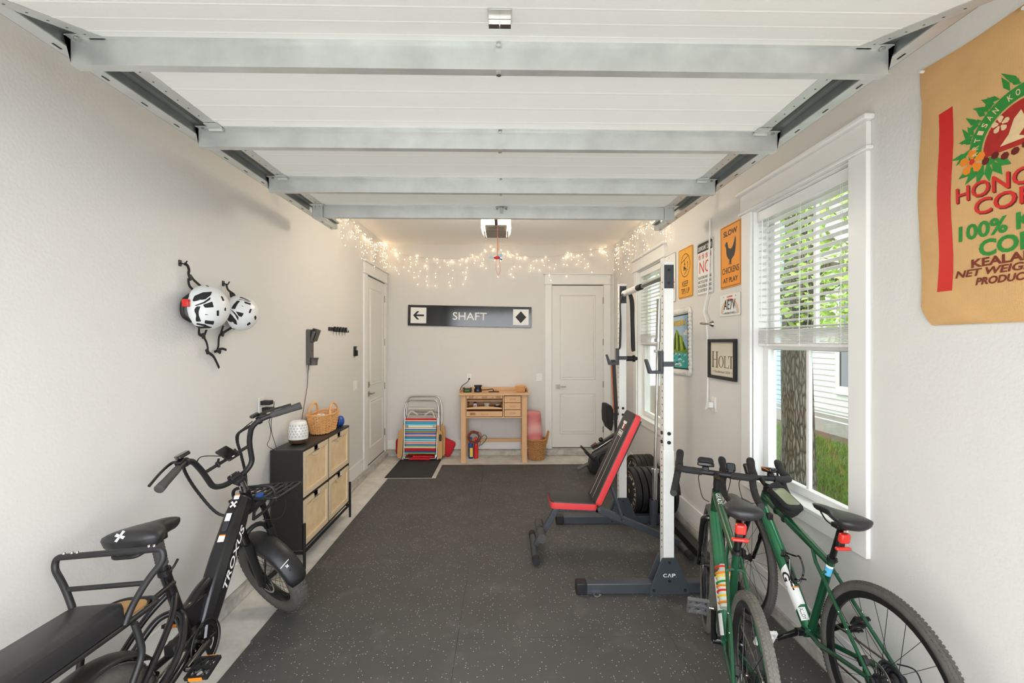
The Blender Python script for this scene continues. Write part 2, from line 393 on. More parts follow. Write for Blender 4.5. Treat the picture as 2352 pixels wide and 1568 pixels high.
# ------------------------------------------------------------------ doormat
def ribbed():
    m = mat('doormat', '#454648', .95, noise=(90,.6)); N, L = nodes(m); b = N['Principled BSDF']; tc = N['Texture Coordinate']
    w = N.new('ShaderNodeTexWave'); w.inputs['Scale'].default_value = 28; w.inputs['Distortion'].default_value = 3; w.inputs['Detail Scale'].default_value = 4; L.new(tc.outputs['Object'], w.inputs[0])
    bp = N.new('ShaderNodeBump'); bp.inputs['Strength'].default_value = .8; bp.inputs['Distance'].default_value = .006; L.new(w.outputs['Fac'], bp.inputs['Height']); L.new(bp.outputs[0], b.inputs['Normal'])
ribbed()
dm = thing('doormat', 'small charcoal ribbed doormat in front of the side door', 'mat', (-1.19, 6.15, 0))
MB().box((-.295,-.44,0), (.295,.44,.006)).build('backing', 'rubber', dm, bevel=.002)
me = MB().prism([(-.0055,0),(.0055,0),(.003,.004),(-.003,.004)], -.425, .425, 'Y').mesh('rib', 'doormat', smooth=False)
for k in range(38):
    q = obj('rib', me, dm); q.location = (-.278+k*.01503, 0, .006)
# ------------------------------------------------------------------ overhead garage door
mat('galv_dark', '#969b9a', .42, .75, noise=(14,.2))
GX0, GX1 = -1.405, 1.295
gcx = (GX0+GX1)/2
gd = thing('garage_door', 'raised white ribbed sectional garage door overhead with galvanised struts', 'garage door', (gcx, 0, 2.685))
hw = (GX1-GX0)/2
def section(name, y0, y1, z0=0, z1=0):
    """one insulated section, underside at local z0 (y0) to z1 (y1); raised pinstripe ribs on the underside"""
    L_ = math.hypot(y1-y0, z1-z0); a = math.atan2(z1-z0, y1-y0)
    T = Matrix.Translation((0, y0, z0)) @ Matrix.Rotation(a, 4, 'X')
    m = MB(T); nr = 5
    prof = [(.004, .0)]
    for k in range(nr):
        c = L_*(k+.5)/nr
        prof += [(c-.008, 0), (c-.0035, -.0011), (c+.0035, -.0011), (c+.008, 0)]
    prof += [(L_-.004, 0), (L_-.004, .045), (.004, .045)]
    m.prism(prof, -hw+.11, hw-.11, 'X')
    s = m.build(name, 'panel_white', gd, smooth=False)
    for sx in (-1, 1):
        e = MB(T); x = sx*(hw-.087)
        e.box((x-.027, .004, -.002), (x+.027, L_-.004, .045))
        e.build('end_stile', 'galv', s, bevel=.001)
        for k in range(9): MB(T).cyl((x+sx*.006, .06+k*L_/9.5, -.0026), (x+sx*.006, .06+k*L_/9.5, .0), .0035, n=8).build('rivet_hole', 'black', s)
    return s
YS = [1.495, 2.105, 2.735, 3.42]
section('door_section', YS[0], YS[1]); section('door_section', YS[1], YS[2]); section('door_section', YS[2], YS[3])
section('door_section', .94, YS[0], -.185, 0)
for k, y in enumerate((1.505, 2.125, 2.753, 3.315)):
    ins = .0 if k < 3 else .055
    p = [(0,0),(.0,-.085),(.035,-.085),(.035,-.075),(.033,-.075),(.033,-.083),(.002,-.083),(.002,-.002),(-.022,-.002),(-.022,-.004),(-.024,-.004),(-.024,0)]
    st = MB().prism([(y+a, b) for a, b in p], -hw+ins, hw-ins, 'X').build('strut', 'galv', gd, smooth=False)
    for x in (-hw+ins+.03, .04, hw-ins-.03):
        MB().cyl((x,y-.012,-.004), (x,y-.012,-.012), .008, n=6).build('bolt', 'steel', st)
    if k < 3:
        for x in (.04,): MB().cyl((x,y+.02,-.085), (x,y+.02,-.093), .009, n=6).build('bolt', 'steel', st)
for sx in (-1, 1):
    b = MB(); x = sx*(hw-.075)
    b.box((x-.05,3.26,-.003), (x+.05,3.40,-.006)).box((x-.045,3.30,-.09), (x+.03,3.304,-.004)).box((x-.045,3.30,-.09), (x-.041,3.38,-.004)).box((x-.045,3.30,-.092), (x+.045,3.38,-.088))
    b.build('top_fixture', 'galv', gd, bevel=.002)
    for y in YS[1:3]:
        MB().box((sx*(hw-.09)-.03,y-.04,-.004), (sx*(hw-.09)+.03,y+.05,-.007)).cyl((sx*(hw-.09)-.03,y+.005,-.012), (sx*(hw-.09)+.03,y+.005,-.012), .008).build('end_hinge', 'galv', gd)
hg = MB().box((-.005,2.77,-.004), (.085,2.80,-.007)).prism([(-.005,-.0),(.085,0),(.04,-.035)], 2.80, 2.804, 'Y').build('centre_hinge', 'galv_dull', gd)
hd = MB(Matrix.Translation((.045,1.25,-.083)) @ Matrix.Rotation(R(18.5),4,'X'))
hd.box((-.032,-.04,-.004), (.032,.045,-.0005)).tube(arc((0,.045,-.012),.011,R(90),R(270),6,'X'), .002, 6)
hd.prism([(.045-.012,-.004),(.045+.012,-.004),(.045+.014,-.018),(.045+.006,-.022),(.045-.012,-.016)], -.032, .032, 'X')
hd.build('lift_handle', 'steel', gd, bevel=.001)
br = MB().box((.0,3.30,-.005), (.085,3.36,-.012)).cyl((.01,3.31,-.012), (.01,3.31,-.024), .008, n=6).cyl((.075,3.31,-.012), (.075,3.31,-.024), .008, n=6).box((.03,3.30,-.05), (.055,3.31,-.005))
br.build('opener_bracket', 'galv_dull', gd)
# ------------------------------------------------------------------ tracks
for side, X in (('left', GX0-.035), ('right', GX1+.035)):
    s = -1 if side == 'left' else 1
    t = thing('garage_door_track', 'galvanised overhead door track hung beside the %s wall' % ('helmet' if s < 0 else 'window'), 'track', (X, 0, 2.66), group=None)
    # C channel (open towards the door) from the bend to the back
    prof = [(a-s*.042, b+.034) for a, b in [(s*.012,0),(s*.012,.05),(-s*.018,.05),(-s*.022,.044),(-s*.018,.047),(s*.009,.047),(s*.009,.003),(-s*.012,.003),(-s*.016,.012),(-s*.018,.012),(-s*.014,0)]]
    m = MB(); ring = lambda y, z: [(a, y, z+b) for a, b in prof]
    rings = []
    for k in range(11):   # curved part, bending down towards the opening
        a = R(90*(10-k)/10); rr = .55
        rings.append([(x_, .98-rr*math.sin(a)-b_*math.sin(a)*0, -rr*(1-math.cos(a))+b_) if a < 1.3 else (x_, .98-rr*math.sin(a)-b_, -rr*(1-math.cos(a))) for x_, b_ in prof])
    rings.append(ring(1.2, 0)); rings.append(ring(3.86, 0))
    m.loft(rings, cap=False).build('track_channel', 'galv_dark', t)
    MB().box((-s*.029,1.15,.0), (-s*.026,3.90,.06)).box((-s*.026,1.15,.055), (s*.05,3.90,.058)).build('track_web', 'galv_dark', t)
    an = MB().prism([(s*.024,-.003),(s*.027,-.003),(s*.027,.075),(s*.024,.075)], 1.15, 3.93, 'Y')
    an.build('angle_iron', 'galv_dull', t)
    lp = MB().box((-s*.026,1.15,-.003), (s*.024,3.90,.0)).build('lower_flange', 'galv', t)
    me = MB().cbox((0,0,0), (.006,.03,.002)).mesh('punched_slot', 'black', smooth=False)
    for k in range(14): obj('punched_slot', me, t).location = (s*.004,1.5+k*.18,-.0034)
    MB().prism([(s*.02,.02),(s*.05,.02),(s*.05,ZC-2.66),(s*.02,ZC-2.66)], 3.74, 3.745, 'Y').build('hanger', 'galv_dull', t)
    MB().prism([(s*.02,.02),(s*.05,.02),(s*.05,ZC-2.66),(s*.02,ZC-2.66)], 2.3, 2.305, 'Y').build('hanger', 'galv_dull', t)
# ------------------------------------------------------------------ opener
op = thing('garage_door_opener', 'ceiling-hung garage door opener with lit white lens', 'opener', (-.07, 4.55, 2.775))
mat('opener_grey', '#8b8176', .5, noise=(30,.1))
mat('lens_glow', '#fff3dc', .4, emit=('#ffe9c4', 5.0))
MB().loft([[(-.105,-.13,0),(.105,-.13,0),(.105,.16,0),(-.105,.16,0)],[(-.115,-.14,.06),(.115,-.14,.06),(.115,.16,.06),(-.115,.16,.06)],[(-.115,-.10,.17),(.115,-.10,.17),(.115,.16,.17),(-.115,.16,.17)]]).build('motor_housing', 'opener_grey', op, bevel=.006)
for sx in (-1, 1):
    MB().prism([(sx*.107,.0),(sx*.115,.0),(sx*.143,.045),(sx*.143,.15),(sx*.117,.15)], -.135, .15, 'Y').build('side_lens', 'lens_glow', op)
    MB().prism([(sx*.106,-.005),(sx*.118,-.005),(sx*.147,.042),(sx*.147,.06),(sx*.143,.046),(sx*.114,.0)], -.14, .155, 'Y').build('lens_rim', 'opener_grey', op)
MB().prism([(-.143,.07),(-.10,.055),(.10,.055),(.143,.07),(.143,.15),(-.143,.15)], -.155, -.142, 'Y').build('front_lens', 'lens_glow', op, bevel=.004)
MB().box((-.105,-.16,.028), (.105,-.14,.055)).build('front_bracket', 'opener_grey', op, bevel=.004)
MB().box((-.012,-4.1,.052), (.018,-.1,.084)).build('rail', 'black', op)
MB().box((-.02,-.78,.02), (.026,-.66,.052)).build('trolley', 'black', op, bevel=.004)
MB().tube([(.0,-.72,.03),(.0,-1.20,-.10)], .009, 6).build('door_arm', 'black', op)
for sx in (-1, 1): MB().box((sx*.11-.008,.02,.17), (sx*.11+.008,.025,ZC-2.775)).build('hanger_strap', 'galv_dull', op)
MB().tube(spline([(-.10,0,0),(-.105,.02,-.06),(-.095,.03,-.11),(-.103,.03,-.16)]), .0012, 5).build('antenna_wire', 'opener_grey', op)
bl = bpy.data.lights.new('opener_bulb', 'POINT'); bl.energy = LAMP; bl.color = (1.0, .90, .77); bl.shadow_soft_size = .13
for dx in (-.22, .22):
    bo = bpy.data.objects.new('opener_bulb', bl); C.objects.link(bo); bo.location = (-.07+dx, 4.55, 2.86)
mat('coral_cord', '#e8897a', .7, noise=(60,.1))
pc = thing('release_cord', 'thin coral pull cord with a loop hanging from the opener rail', 'cord', (-.05, 3.86, 2.80))
MB().tube([(0,0,0),(.002,0,-.37)], .0028, 6).build('cord', 'coral_cord', pc)
MB().tube([(.004,0,-.20),(.006,0,-.33)], .0035, 6).build('knot', 'coral_cord', pc)
MB().tube(spline([(.002,0,-.36),(-.012,0,-.42),(-.008,0,-.50),(.008,0,-.53),(.024,0,-.50),(.02,0,-.43),(.003,0,-.36)]), .0022, 6).build('loop', 'coral_cord', pc)
tb = thing('toy_bird', 'small red and pale blue toy bird hanging on the pull cord', 'toy', (-.055, 3.86, 2.415))
MB().sph((0,0,0), .019, 12, 8, (1.5,.8,.75)).build('body', 'red_plastic', tb)
mat('pale_blue', '#a9d3e6', .5, noise=(30,.08))
MB().prism([(-.02,.004),(-.055,.012),(-.07,.003),(-.05,-.008),(-.02,-.006)], -.004, .004, 'Y').build('wing', 'pale_blue', tb, bevel=.002)
MB().prism([(.005,.008),(.02,.03),(.05,.034),(.045,.01),(.03,.0)], -.004, .004, 'Y').build('wing', 'pale_blue', tb, bevel=.002)
MB().prism([(.02,-.004),(.045,-.01),(.043,-.022),(.022,-.015)], -.006, .006, 'Y').build('tail', 'blue', tb, bevel=.002)
# ------------------------------------------------------------------ left wall
# white outlet with two adapters
def outlet(loc, fr, label, plug=None):
    t = thing('wall_outlet', label, 'outlet', loc, fr)
    MB().prism(rrect(.072,.118,.006), 0, .006).build('cover_plate', 'white_plastic', t, bevel=.0015)
    for v in (-.02, .02):
        s = MB().prism(rrect(.034,.029,.01), .006, .008).build('socket', 'white_plastic', t)
        for du in (-.006, .006): MB().box((du-.001,v-.004,.008), (du+.001,v+.004,.0085)).build('slot', 'black', s)
        s.location = (0, v, 0)
        for c in s.children: c.location = (0, -v, 0)
    return t
outlet((XL, 3.335, 1.238), WL, 'white double outlet beside the rattan cabinet, charger plugs in it')
for k, (v, lab) in enumerate(((.022, 'black charger plug in the outlet, upper of two above the rattan cabinet'), (-.03, 'black charger plug in the outlet, lower of two above the rattan cabinet'))):
    a = thing('charger_plug', lab, 'charger', (XL, 3.335+.02*k, 1.238+v), WL)
    MB().box((-.028,-.016,.0085), (.03,.016,.075)).build('body', 'black', a, bevel=.005)
    MB().box((-.01,-.002,.075), (.012,.004,.077)).build('port', 'black_gloss', a)
for pts, lab in (([(.03,-.03,.06),(.06,-.06,.06),(.055,-.12,.03),(.10,-.20,.02),(.08,-.26,.02),(.05,-.30,.02),(.09,-.345,.05)], 'thin black cable hanging from the lower charger plug'),
            ([(.04,.02,.06),(.09,.01,.05),(.11,-.06,.03),(.105,-.15,.02),(.115,-.22,.02),(.11,-.345,.06)], 'thin black cable hanging from the upper charger plug')):
    c = MB(Matrix.Translation((XL, 3.335, 1.238)) @ WL.to_4x4()).tube(spline(pts, 8), .0022, 6).build('charger_cable', 'black')
    tag(c, lab, 'cable')
# vacuum wall dock
dk = thing('vacuum_dock', 'grey wall dock for a stick vacuum above the wicker basket', 'dock', (XL, 4.135, 1.50), WL)
MB().prism(rrect(.095,.315,.01,4,0,.155), 0, .03).build('back_plate', 'grey_plastic', dk, bevel=.004)
MB().cyl((.01,.12,.03), (.01,.12,.032), .004, n=8).build('screw', 'black', dk)
MB(Matrix.Translation((.01,.25,.03)) @ Matrix.Rotation(R(18),4,'X')).prism([(-.04,-.05),(.04,-.05),(.042,.05),(-.042,.05)], 0, .028).build('upper_clip', 'grey_plastic', dk, bevel=.008)
MB(Matrix.Translation((.02,.262,.052)) @ Matrix.Rotation(R(18),4,'X')).lathe([(.034,-.05),(.036,.055),(.029,.055),(.028,-.05)], 18, ax='Y', closed=True, a0=R(-60), a1=R(240)).build('clip_ring', 'grey_plastic', dk)
MB(Matrix.Translation((.005,.0,.045))).lathe([(.034,-.01),(.036,.03),(.042,.052),(.046,.056),(.042,.057),(.033,.03),(.03,-.01)], 24, ax='Y', closed=True).build('lower_cup', 'grey_plastic', dk)
MB().box((-.035,.0,0), (.045,.055,.03)).build('cup_bracket', 'grey_plastic', dk, bevel=.006)
c = MB(Matrix.Translation((XL, 0, 0)) @ WL.to_4x4()).tube(spline([(4.10,1.50,.02),(4.105,1.445,.012),(4.08,1.29,.012),(4.01,1.114,.012),(3.95,.99,.02),(3.93,.91,.05)], 8), .0028, 6).build('dock_cable', 'charcoal')
tag(c, 'dark cable running down from the vacuum dock to the cabinet', 'cable')
# key hooks
kh = thing('key_rack', 'small black key rack with five hooks beside the side door', 'key rack', (XL, 4.85, 1.832), WL)
MB().box((-.25,-.018,0), (.25,.018,.012)).build('rail', 'black', kh, bevel=.002)
for k in range(5):
    h = MB().box((-.13+k*.083,-.028,.012), (-.09+k*.083,.027,.024)).box((-.122+k*.083,-.028,.024), (-.098+k*.083,-.02,.045)).box((-.122+k*.083,-.028,.040), (-.098+k*.083,-.005,.046))
    h.build('hook', 'black', kh, bevel=.002)
kp = thing('wall_control', 'small black wall control with cradle beside the side door', 'control', (XL, 5.40, 1.59), WL)
MB().box((-.03,-.058,0), (.03,.058,.018)).build('body', 'black', kp, bevel=.004)
MB().box((-.008,-.055,.018), (.034,.012,.034)).build('cradle', 'black_matte', kp, bevel=.003)
MB().box((-.01,.05,.018), (.03,.056,.03)).build('lip', 'black', kp, bevel=.002)
def switch(loc, fr, label, n=1):
    t = thing('light_switch', label, 'switch', loc, fr)
    MB().prism(rrect(.045+.045*n,.118,.006), 0, .006).build('cover_plate', 'white_plastic', t, bevel=.0015)
    for k in range(n):
        u = (k-(n-1)/2)*.046
        MB().prism([(-.034,.006),(.034,.006),(.034,.008),(0,.0085),(-.034,.012)], u-.017, u+.017, 'X').build('rocker', 'white_plastic', t)
    return t
switch((XL, 5.43, 1.185), WL, 'white rocker light switch on the wall by the side door', 2)
switch((.545, YB, 1.165), WB, 'white rocker light switch on the back wall near the door')
outlet((-.512, YB, 1.165), WB, 'white double outlet above the jeweller\'s bench')

# ------------------------------------------------------------------ helmets
mat('helmet_white', '#e9ebec', .35, noise=(12,.02), coat=.25)
mat('strap', '#202022', .8, noise=(80,.2))
def helmet(label, y, z, out, semi, tilt, vents, ext, straps, extra):
    t = thing('bike_helmet', label, 'helmet', (XL, y, z), WL, group='white bike helmets on the wall')
    a, b, c = semi
    # shell: dome whose crown faces into the room, brim towards the wall
    m = MB(); rings = []; n = 40; K = 12
    for i in range(K+1):
        th = PI*.56*i/K
        rings.append([(a*math.sin(th)*math.cos(p), b*math.sin(th)*math.sin(p), out+c*math.cos(th)) for p in [2*PI*k/n for k in range(n)]])
    m.loft(rings[1:], cap=False)
    top = len(m.v); m.v.append(V((0,0,out+c))); m.f += [[top, (k+1) % n, k] for k in range(n)]
    rt = rings[-1]; inn = [(x*.88, yv*.88, w+.004) for x, yv, w in rt]
    m.loft([rt, inn, [(x*.7, yv*.7, w+.05) for x, yv, w in rt]], cap=False)
    s = m.build('shell', 'helmet_white', t, ang=60)
    MB().loft([[(x*.86, yv*.86, w+.006) for x, yv, w in rt], [(x*.6, yv*.6, w+.04) for x, yv, w in rt], [(0,0,out+.02)]*n], cap=False).build('liner', 'black_matte', t)
    # creases between the shell panels, vents
    e1, e2, nn = V((.55,0,.84)), V((0,1,0)), V((-.84,0,.55))
    cx, cy, hx, hy = ext
    def on(px, py, k=1.004):
        p, q = (px-cx)/hx*.98, -(py-cy)/hy*.98; rr = math.hypot(p, q)
        if rr > .97: p, q = p/rr*.97, q/rr*.97
        d = e1*p+e2*q+nn*math.sqrt(max(0, 1-p*p-q*q))
        # nearest ellipsoid surface along the direction from the dome's middle
        k2 = 1/math.sqrt((d.x/a)**2+(d.y/b)**2+(d.z/c)**2)
        return V((d.x*k2*k, d.y*k2*k, out+d.z*k2*k))
    for poly in vents:
        mx, my = sum(p[0] for p in poly)/len(poly), sum(p[1] for p in poly)/len(poly)
        P = fillet([(x, y_, 0) for x, y_ in poly], 9, 3, True)
        mm = MB(); sc = lambda f, k: [on(p.x*f+mx*(1-f), p.y*f+my*(1-f), k) for p in P]
        mm.loft([sc(1, .98), sc(1, 1.012), sc(.92, 1.013), sc(.6, 1.015), sc(.3, 1.016), sc(.02, 1.016)], cap=False)
        mm.build('vent', 'black_matte', s, smooth=False)
    for pts, w in straps:
        mm = MB(Matrix.Translation((-y, -z, 0))); mm.tube(spline([(p[0], p[1], p[2]) for p in pts], 6), w, 8, flat=.35)
        mm.build('strap', 'strap', t)
    extra(t)
    return t
def buckle(t, y, z, yy, zz, w, rot):
    MB(Matrix.Translation((yy-y, zz-z, w)) @ Matrix.Rotation(rot, 4, 'Z')).box((-.011,-.016,-.005), (.011,.016,.005)).build('buckle', 'black', t, bevel=.003)
def ex1(t):
    buckle(t, 2.599, 1.894, 2.545, 2.055, .03, .4); buckle(t, 2.599, 1.894, 2.655, 1.735, .03, .2); buckle(t, 2.599, 1.894, 2.69, 1.645, .03, .5)
    MB(Matrix.Translation((-.148,.013,.075))).box((-.012,-.02,-.022), (.012,.02,.012)).build('rear_light', 'red_plastic', t, bevel=.004)
    MB().tube(spline([(-.10,.06,.06),(-.148,.02,.055),(-.14,-.05,.05),(-.09,-.08,.06)]), .011, 8).build('retention_dial', 'black', t)
    MB(Matrix.Translation((-.094,.075,.095))).sph((0,0,0), .007, 8, 6).build('sticker', 'yellow_print', t)
V1 = [[(335,655),(350,605),(420,555),(503,530),(490,575),(440,632),(345,664)], [(352,706),(435,662),(487,597),(488,625),(435,676),(362,711)], [(418,695),(505,648),(521,716),(437,727)],
      [(350,745),(370,713),(402,713),(384,745),(386,840),(406,872),(362,872)], [(437,862),(526,880),(516,918),(433,896)], [(368,888),(430,905),(505,945),(480,948),(360,902)], [(352,922),(440,930),(485,950),(385,953)],
      [(553,757),(581,750),(579,822),(553,822)], [(598,562),(620,563),(646,615),(625,624)], [(649,722),(666,704),(666,750),(649,756)], [(440,466),(462,458),(478,474)], [(437,797),(472,803),(440,806)]]
V2 = [[(830,580),(852,567),(942,600),(900,598)], [(825,605),(965,608),(930,618),(828,612)], [(878,627),(957,639),(951,664),(885,652)], [(758,737),(775,690),(810,630),(838,630),(815,670),(790,742)], [(926,778),(945,718),(967,724),(944,787)],
      [(795,768),(872,790),(851,838),(822,826)], [(748,740),(790,785),(822,842),(818,882),(790,812)], [(704,795),(722,773),(765,815),(803,882),(811,936),(730,882)], [(997,833),(1020,810),(1030,850),(1010,882)], [(906,938),(940,905),(957,930),(920,957)], [(750,978),(800,990),(770,998)], [(850,690),(875,700),(852,697)]]
helmet('white bike helmet with red rear light, hanging on the left hook', 2.599, 1.894, .085, (.135,.125,.105), 0, V1, (455,707,245,253),
    [([(2.505,2.125,.025),(2.521,2.118,.03),(2.534,2.096,.03),(2.531,2.075,.03),(2.54,2.055,.03)], .009), ([(2.530,2.049,.03),(2.54,2.007,.03),(2.565,1.967,.06)], .009), ([(2.549,2.065,.03),(2.578,2.038,.035),(2.633,1.985,.07)], .008),
     ([(2.591,1.80,.05),(2.617,1.748,.03),(2.65,1.735,.03)], .009), ([(2.665,1.80,.05),(2.667,1.744,.03),(2.654,1.733,.03)], .009), ([(2.657,1.73,.03),(2.691,1.695,.025),(2.702,1.658,.025),(2.684,1.64,.03)], .008), ([(2.70,1.637,.03),(2.756,1.611,.025),(2.816,1.542,.02)], .009)], ex1)
def ex2(t):
    buckle(t, 2.916, 1.884, 2.905, 2.0, .03, .3); buckle(t, 2.916, 1.884, 2.815, 1.75, .03, -.4); buckle(t, 2.916, 1.884, 2.78, 1.642, .03, 1.2)
helmet('white bike helmet behind the one with the red light, chin strap dangling', 2.935, 1.884, .08, (.125,.112,.10), 0, V2, (850,775,207,235),
    [([(2.887,2.062,.02),(2.891,2.026,.03),(2.919,2.0,.05),(2.90,1.965,.06)], .010), ([(2.90,1.80,.06),(2.831,1.752,.03),(2.808,1.732,.025),(2.808,1.675,.02),(2.793,1.647,.02),(2.771,1.641,.02)], .008), ([(2.825,1.80,.04),(2.816,1.751,.03)], .008), ([(2.801,1.652,.02),(2.847,1.658,.02),(2.887,1.65,.02)], .008)], ex2)
for lab, y, z in (('small black wall hook holding the helmet with the red light', 2.505, 2.128), ('small black wall hook holding the helmet without a rear light', 2.887, 2.066)):
    h = thing('wall_hook', lab, 'hook', (XL, y, z), WL)
    MB().prism(rrect(.022,.034,.004), 0, .004).build('plate', 'black', h); MB().tube([(0,0,.004),(0,-.006,.03),(0,.012,.04)], .004, 6).build('prong', 'black', h)

# ------------------------------------------------------------------ rattan cabinet
def weave(name, c0, c1, sc):
    m = mat(name, c0, .65, noise=(30,.1)); N, L = nodes(m); b = N['Principled BSDF']; tc = N['Texture Coordinate']
    w1 = N.new('ShaderNodeTexWave'); w1.bands_direction = 'X'; w2 = N.new('ShaderNodeTexWave'); w2.bands_direction = 'Y'
    for w in (w1, w2): w.inputs['Scale'].default_value = sc; w.inputs['Distortion'].default_value = 1.2; w.inputs['Detail Scale'].default_value = .6; L.new(tc.outputs['Object'], w.inputs[0])
    mu = N.new('ShaderNodeMath'); mu.operation = 'ADD'; L.new(w1.outputs['Fac'], mu.inputs[0]); L.new(w2.outputs['Fac'], mu.inputs[1])
    n1 = N.new('ShaderNodeTexNoise'); n1.inputs['Scale'].default_value = 14; L.new(tc.outputs['Object'], n1.inputs[0])
    ad = N.new('ShaderNodeMath'); ad.operation = 'MULTIPLY_ADD'; ad.inputs[1].default_value = .35; L.new(mu.outputs[0], ad.inputs[0]); L.new(n1.outputs[0], ad.inputs[2])
    r = N.new('ShaderNodeValToRGB'); r.color_ramp.elements[0].position = .45; r.color_ramp.elements[1].position = 1.0
    r.color_ramp.elements[0].color = (*lin(c1), 1); r.color_ramp.elements[1].color = (*lin(c0), 1); L.new(ad.outputs[0], r.inputs[0]); L.new(r.outputs[0], b.inputs['Base Color'])
    bp = N.new('ShaderNodeBump'); bp.inputs['Strength'].default_value = .5; bp.inputs['Distance'].default_value = .002; L.new(mu.outputs[0], bp.inputs['Height']); L.new(bp.outputs[0], b.inputs['Normal'])
weave('rattan', '#f6deb6', '#e3bd88', 60)
mat('pale_wood', '#e0cbab', .55, noise=(8,.12), stretch=(1,14,1))
mat('black_wood', '#262524', .42, noise=(14,.25), stretch=(1,12,12), bump=(60,.12))
CW, CD, CH, CB = 1.03, .235, .89, .14
cb = thing('storage_cabinet', 'black four-drawer cabinet with woven rattan fronts on thin black legs', 'cabinet', (XL+.02, 3.43, 0), WL)
bd = MB().box((0,CB,0), (.016,CH-.016,CD)).box((CW-.016,CB,0), (CW,CH-.016,CD)).box((.016,CB,0), (CW-.016,CB+.016,CD-.001)).box((.016,CB+.016,0), (CW-.016,CH-.016,.012))
bd.box((CW/2-.01,CB+.016,.012), (CW/2+.01,CH-.016,CD-.001))
bd.build('carcass', 'black_wood', cb, bevel=.001)
MB().box((-.002,CH-.016,-.002), (CW+.002,CH,CD+.002)).build('top_board', 'black_wood', cb, bevel=.001)
MB().box((.016,(CB+CH)/2-.006,.012), (CW-.016,(CB+CH)/2+.006,CD-.002)).build('shelf', 'black_wood', cb)
for u in (.008, CW-.008):
    for w in (.012, CD+.012):
        if w > .1: MB().cyl((u,0,w), (u,.34,w), .011, n=12).build('leg', 'black', cb)
        else: MB().cyl((u,0,w), (u,CB,w), .011, n=12).build('leg', 'black', cb)
MB().box((.0,CB-.03,CD+.0), (CW,CB-.012,CD+.012)).build('front_rail', 'black', cb); MB().box((0,CB-.03,.01), (.015,CB-.012,CD)).build('side_rail', 'black', cb); MB().box((CW-.015,CB-.03,.01), (CW,CB-.012,CD)).build('side_rail', 'black', cb)
for r_ in range(2):
    for c_ in range(2):
        u0 = .02+c_*(CW/2-.008); u1 = u0+CW/2-.034; v0 = CB+.02+r_*((CH-CB)/2-.006); v1 = v0+(CH-CB)/2-.033; w = CD-.012; um = (u0+u1)/2; fw = .042
        d = MB().box((u0,v0,.02), (u1,v1-.05,w)).build('drawer', 'black', cb)
        f = MB().box((u0,v0,w), (u0+fw,v1,w+.016)).box((u1-fw,v0,w), (u1,v1,w+.016)).box((u0+fw,v0,w), (u1-fw,v0+fw,w+.016))
        n_ = 8; ntch = [(um+.05*math.cos(t), v1-.035-.012*math.sin(t)*1.0) for t in [PI*k/n_ for k in range(n_+1)]]
        f.prism([(u0+fw,v1-fw),(u0+fw,v1),(um-.05,v1),(um-.05,v1-.034)]+[(um-.04,v1-.04),(um+.04,v1-.04)]+[(um+.05,v1-.034),(um+.05,v1),(u1-fw,v1),(u1-fw,v1-fw)], w, w+.016)
        f.prism([(um-.075,v1-fw),(um+.075,v1-fw),(um+.065,v1-.062),(um+.04,v1-.072),(um-.04,v1-.072),(um-.065,v1-.062)], w+.004, w+.015)
        f.build('drawer_frame', 'pale_wood', d, bevel=.0015)
        MB().box((u0+fw-.002,v0+fw-.002,w), (u1-fw+.002,v1-fw+.002,w+.006)).build('rattan_panel', 'rattan', d)
# ------------------------------------------------------------------ wicker
def twist(mb, pts, r, k=7, amp=1.0, n=5):
    P = spline(pts, 8); m = len(P)
    for ph in (0, 2*PI/3, 4*PI/3):
        q = []
        for i, p in enumerate(P):
            d = (P[min(i+1, m-1)]-P[max(i-1, 0)]).normalized(); a = V((1,0,0)) if abs(d.x) < .7 else V((0,1,0)); u = (a-d*a.dot(d)).normalized(); w = d.cross(u)
            t = ph+2*PI*k*i/m; q.append(p+(u*math.cos(t)+w*math.sin(t))*r*.55*amp)
        mb.tube(q, r*.6, n)
    return mb
def wicker(parent, outline, zs, rows, stakes, r, m, rim=None):
    """outline(t, h) -> point for angle t (0..1) and height fraction h; real woven strands"""
    sk = MB()
    for k in range(stakes): sk.tube([outline((k+.5)/stakes, h/6) for h in range(7)], r*1.1, 5)
    st = sk.build('stakes', m, parent); st['kind'] = 'stuff'
    wv = MB(); n = stakes*4
    for j in range(rows):
        h = (j+.5)/rows; pts = []
        for i in range(n):
            p = V(outline(i/n, h)); c = V(outline_c(outline, h)); d = (p-c); d.z = 0; d.normalize()
            pts.append(p+d*r*1.35*math.cos(PI*(i/4*1.0)+PI*j)); 
        wv.tube(pts, r*1.05, 5, closed=True)
    w = wv.build('weave', m, parent); w['kind'] = 'stuff'
    rm = MB(); twist(rm, [outline(i/24 % 1, 1.0) for i in range(25)], r*2.2, 22); rm.build('rim', m, parent)
    bt = MB(); n2 = 28; bt.add([outline(i/n2, .03) for i in range(n2)], [tuple(range(n2))]); bt.build('base', m, parent)
def outline_c(f, h):
    P = [f(i/8, h) for i in range(8)]; return (sum(p[0] for p in P)/8, sum(p[1] for p in P)/8, P[0][2])
mat('wicker_orange', '#ebb274', .5, noise=(25,.22)); mat('wicker_brown', '#c08d52', .6, noise=(25,.25))
def srect(a, b, t, e=3.2):
    c, s = math.cos(2*PI*t), math.sin(2*PI*t); k = (abs(c)**e+abs(s)**e)**(-1/e); return a*c*k, b*s*k
bk = thing('wicker_basket', 'orange wicker basket with two hoop handles on the rattan cabinet', 'basket', (-1.622, 4.14, .891))
ol = lambda t, h: (*[q*(.78+.22*h) for q in srect(.098, .20, t)], .003+.158*h+.012*h*abs(math.sin(2*PI*t)))
wicker(bk, ol, None, 14, 26, .0038, 'wicker_orange')
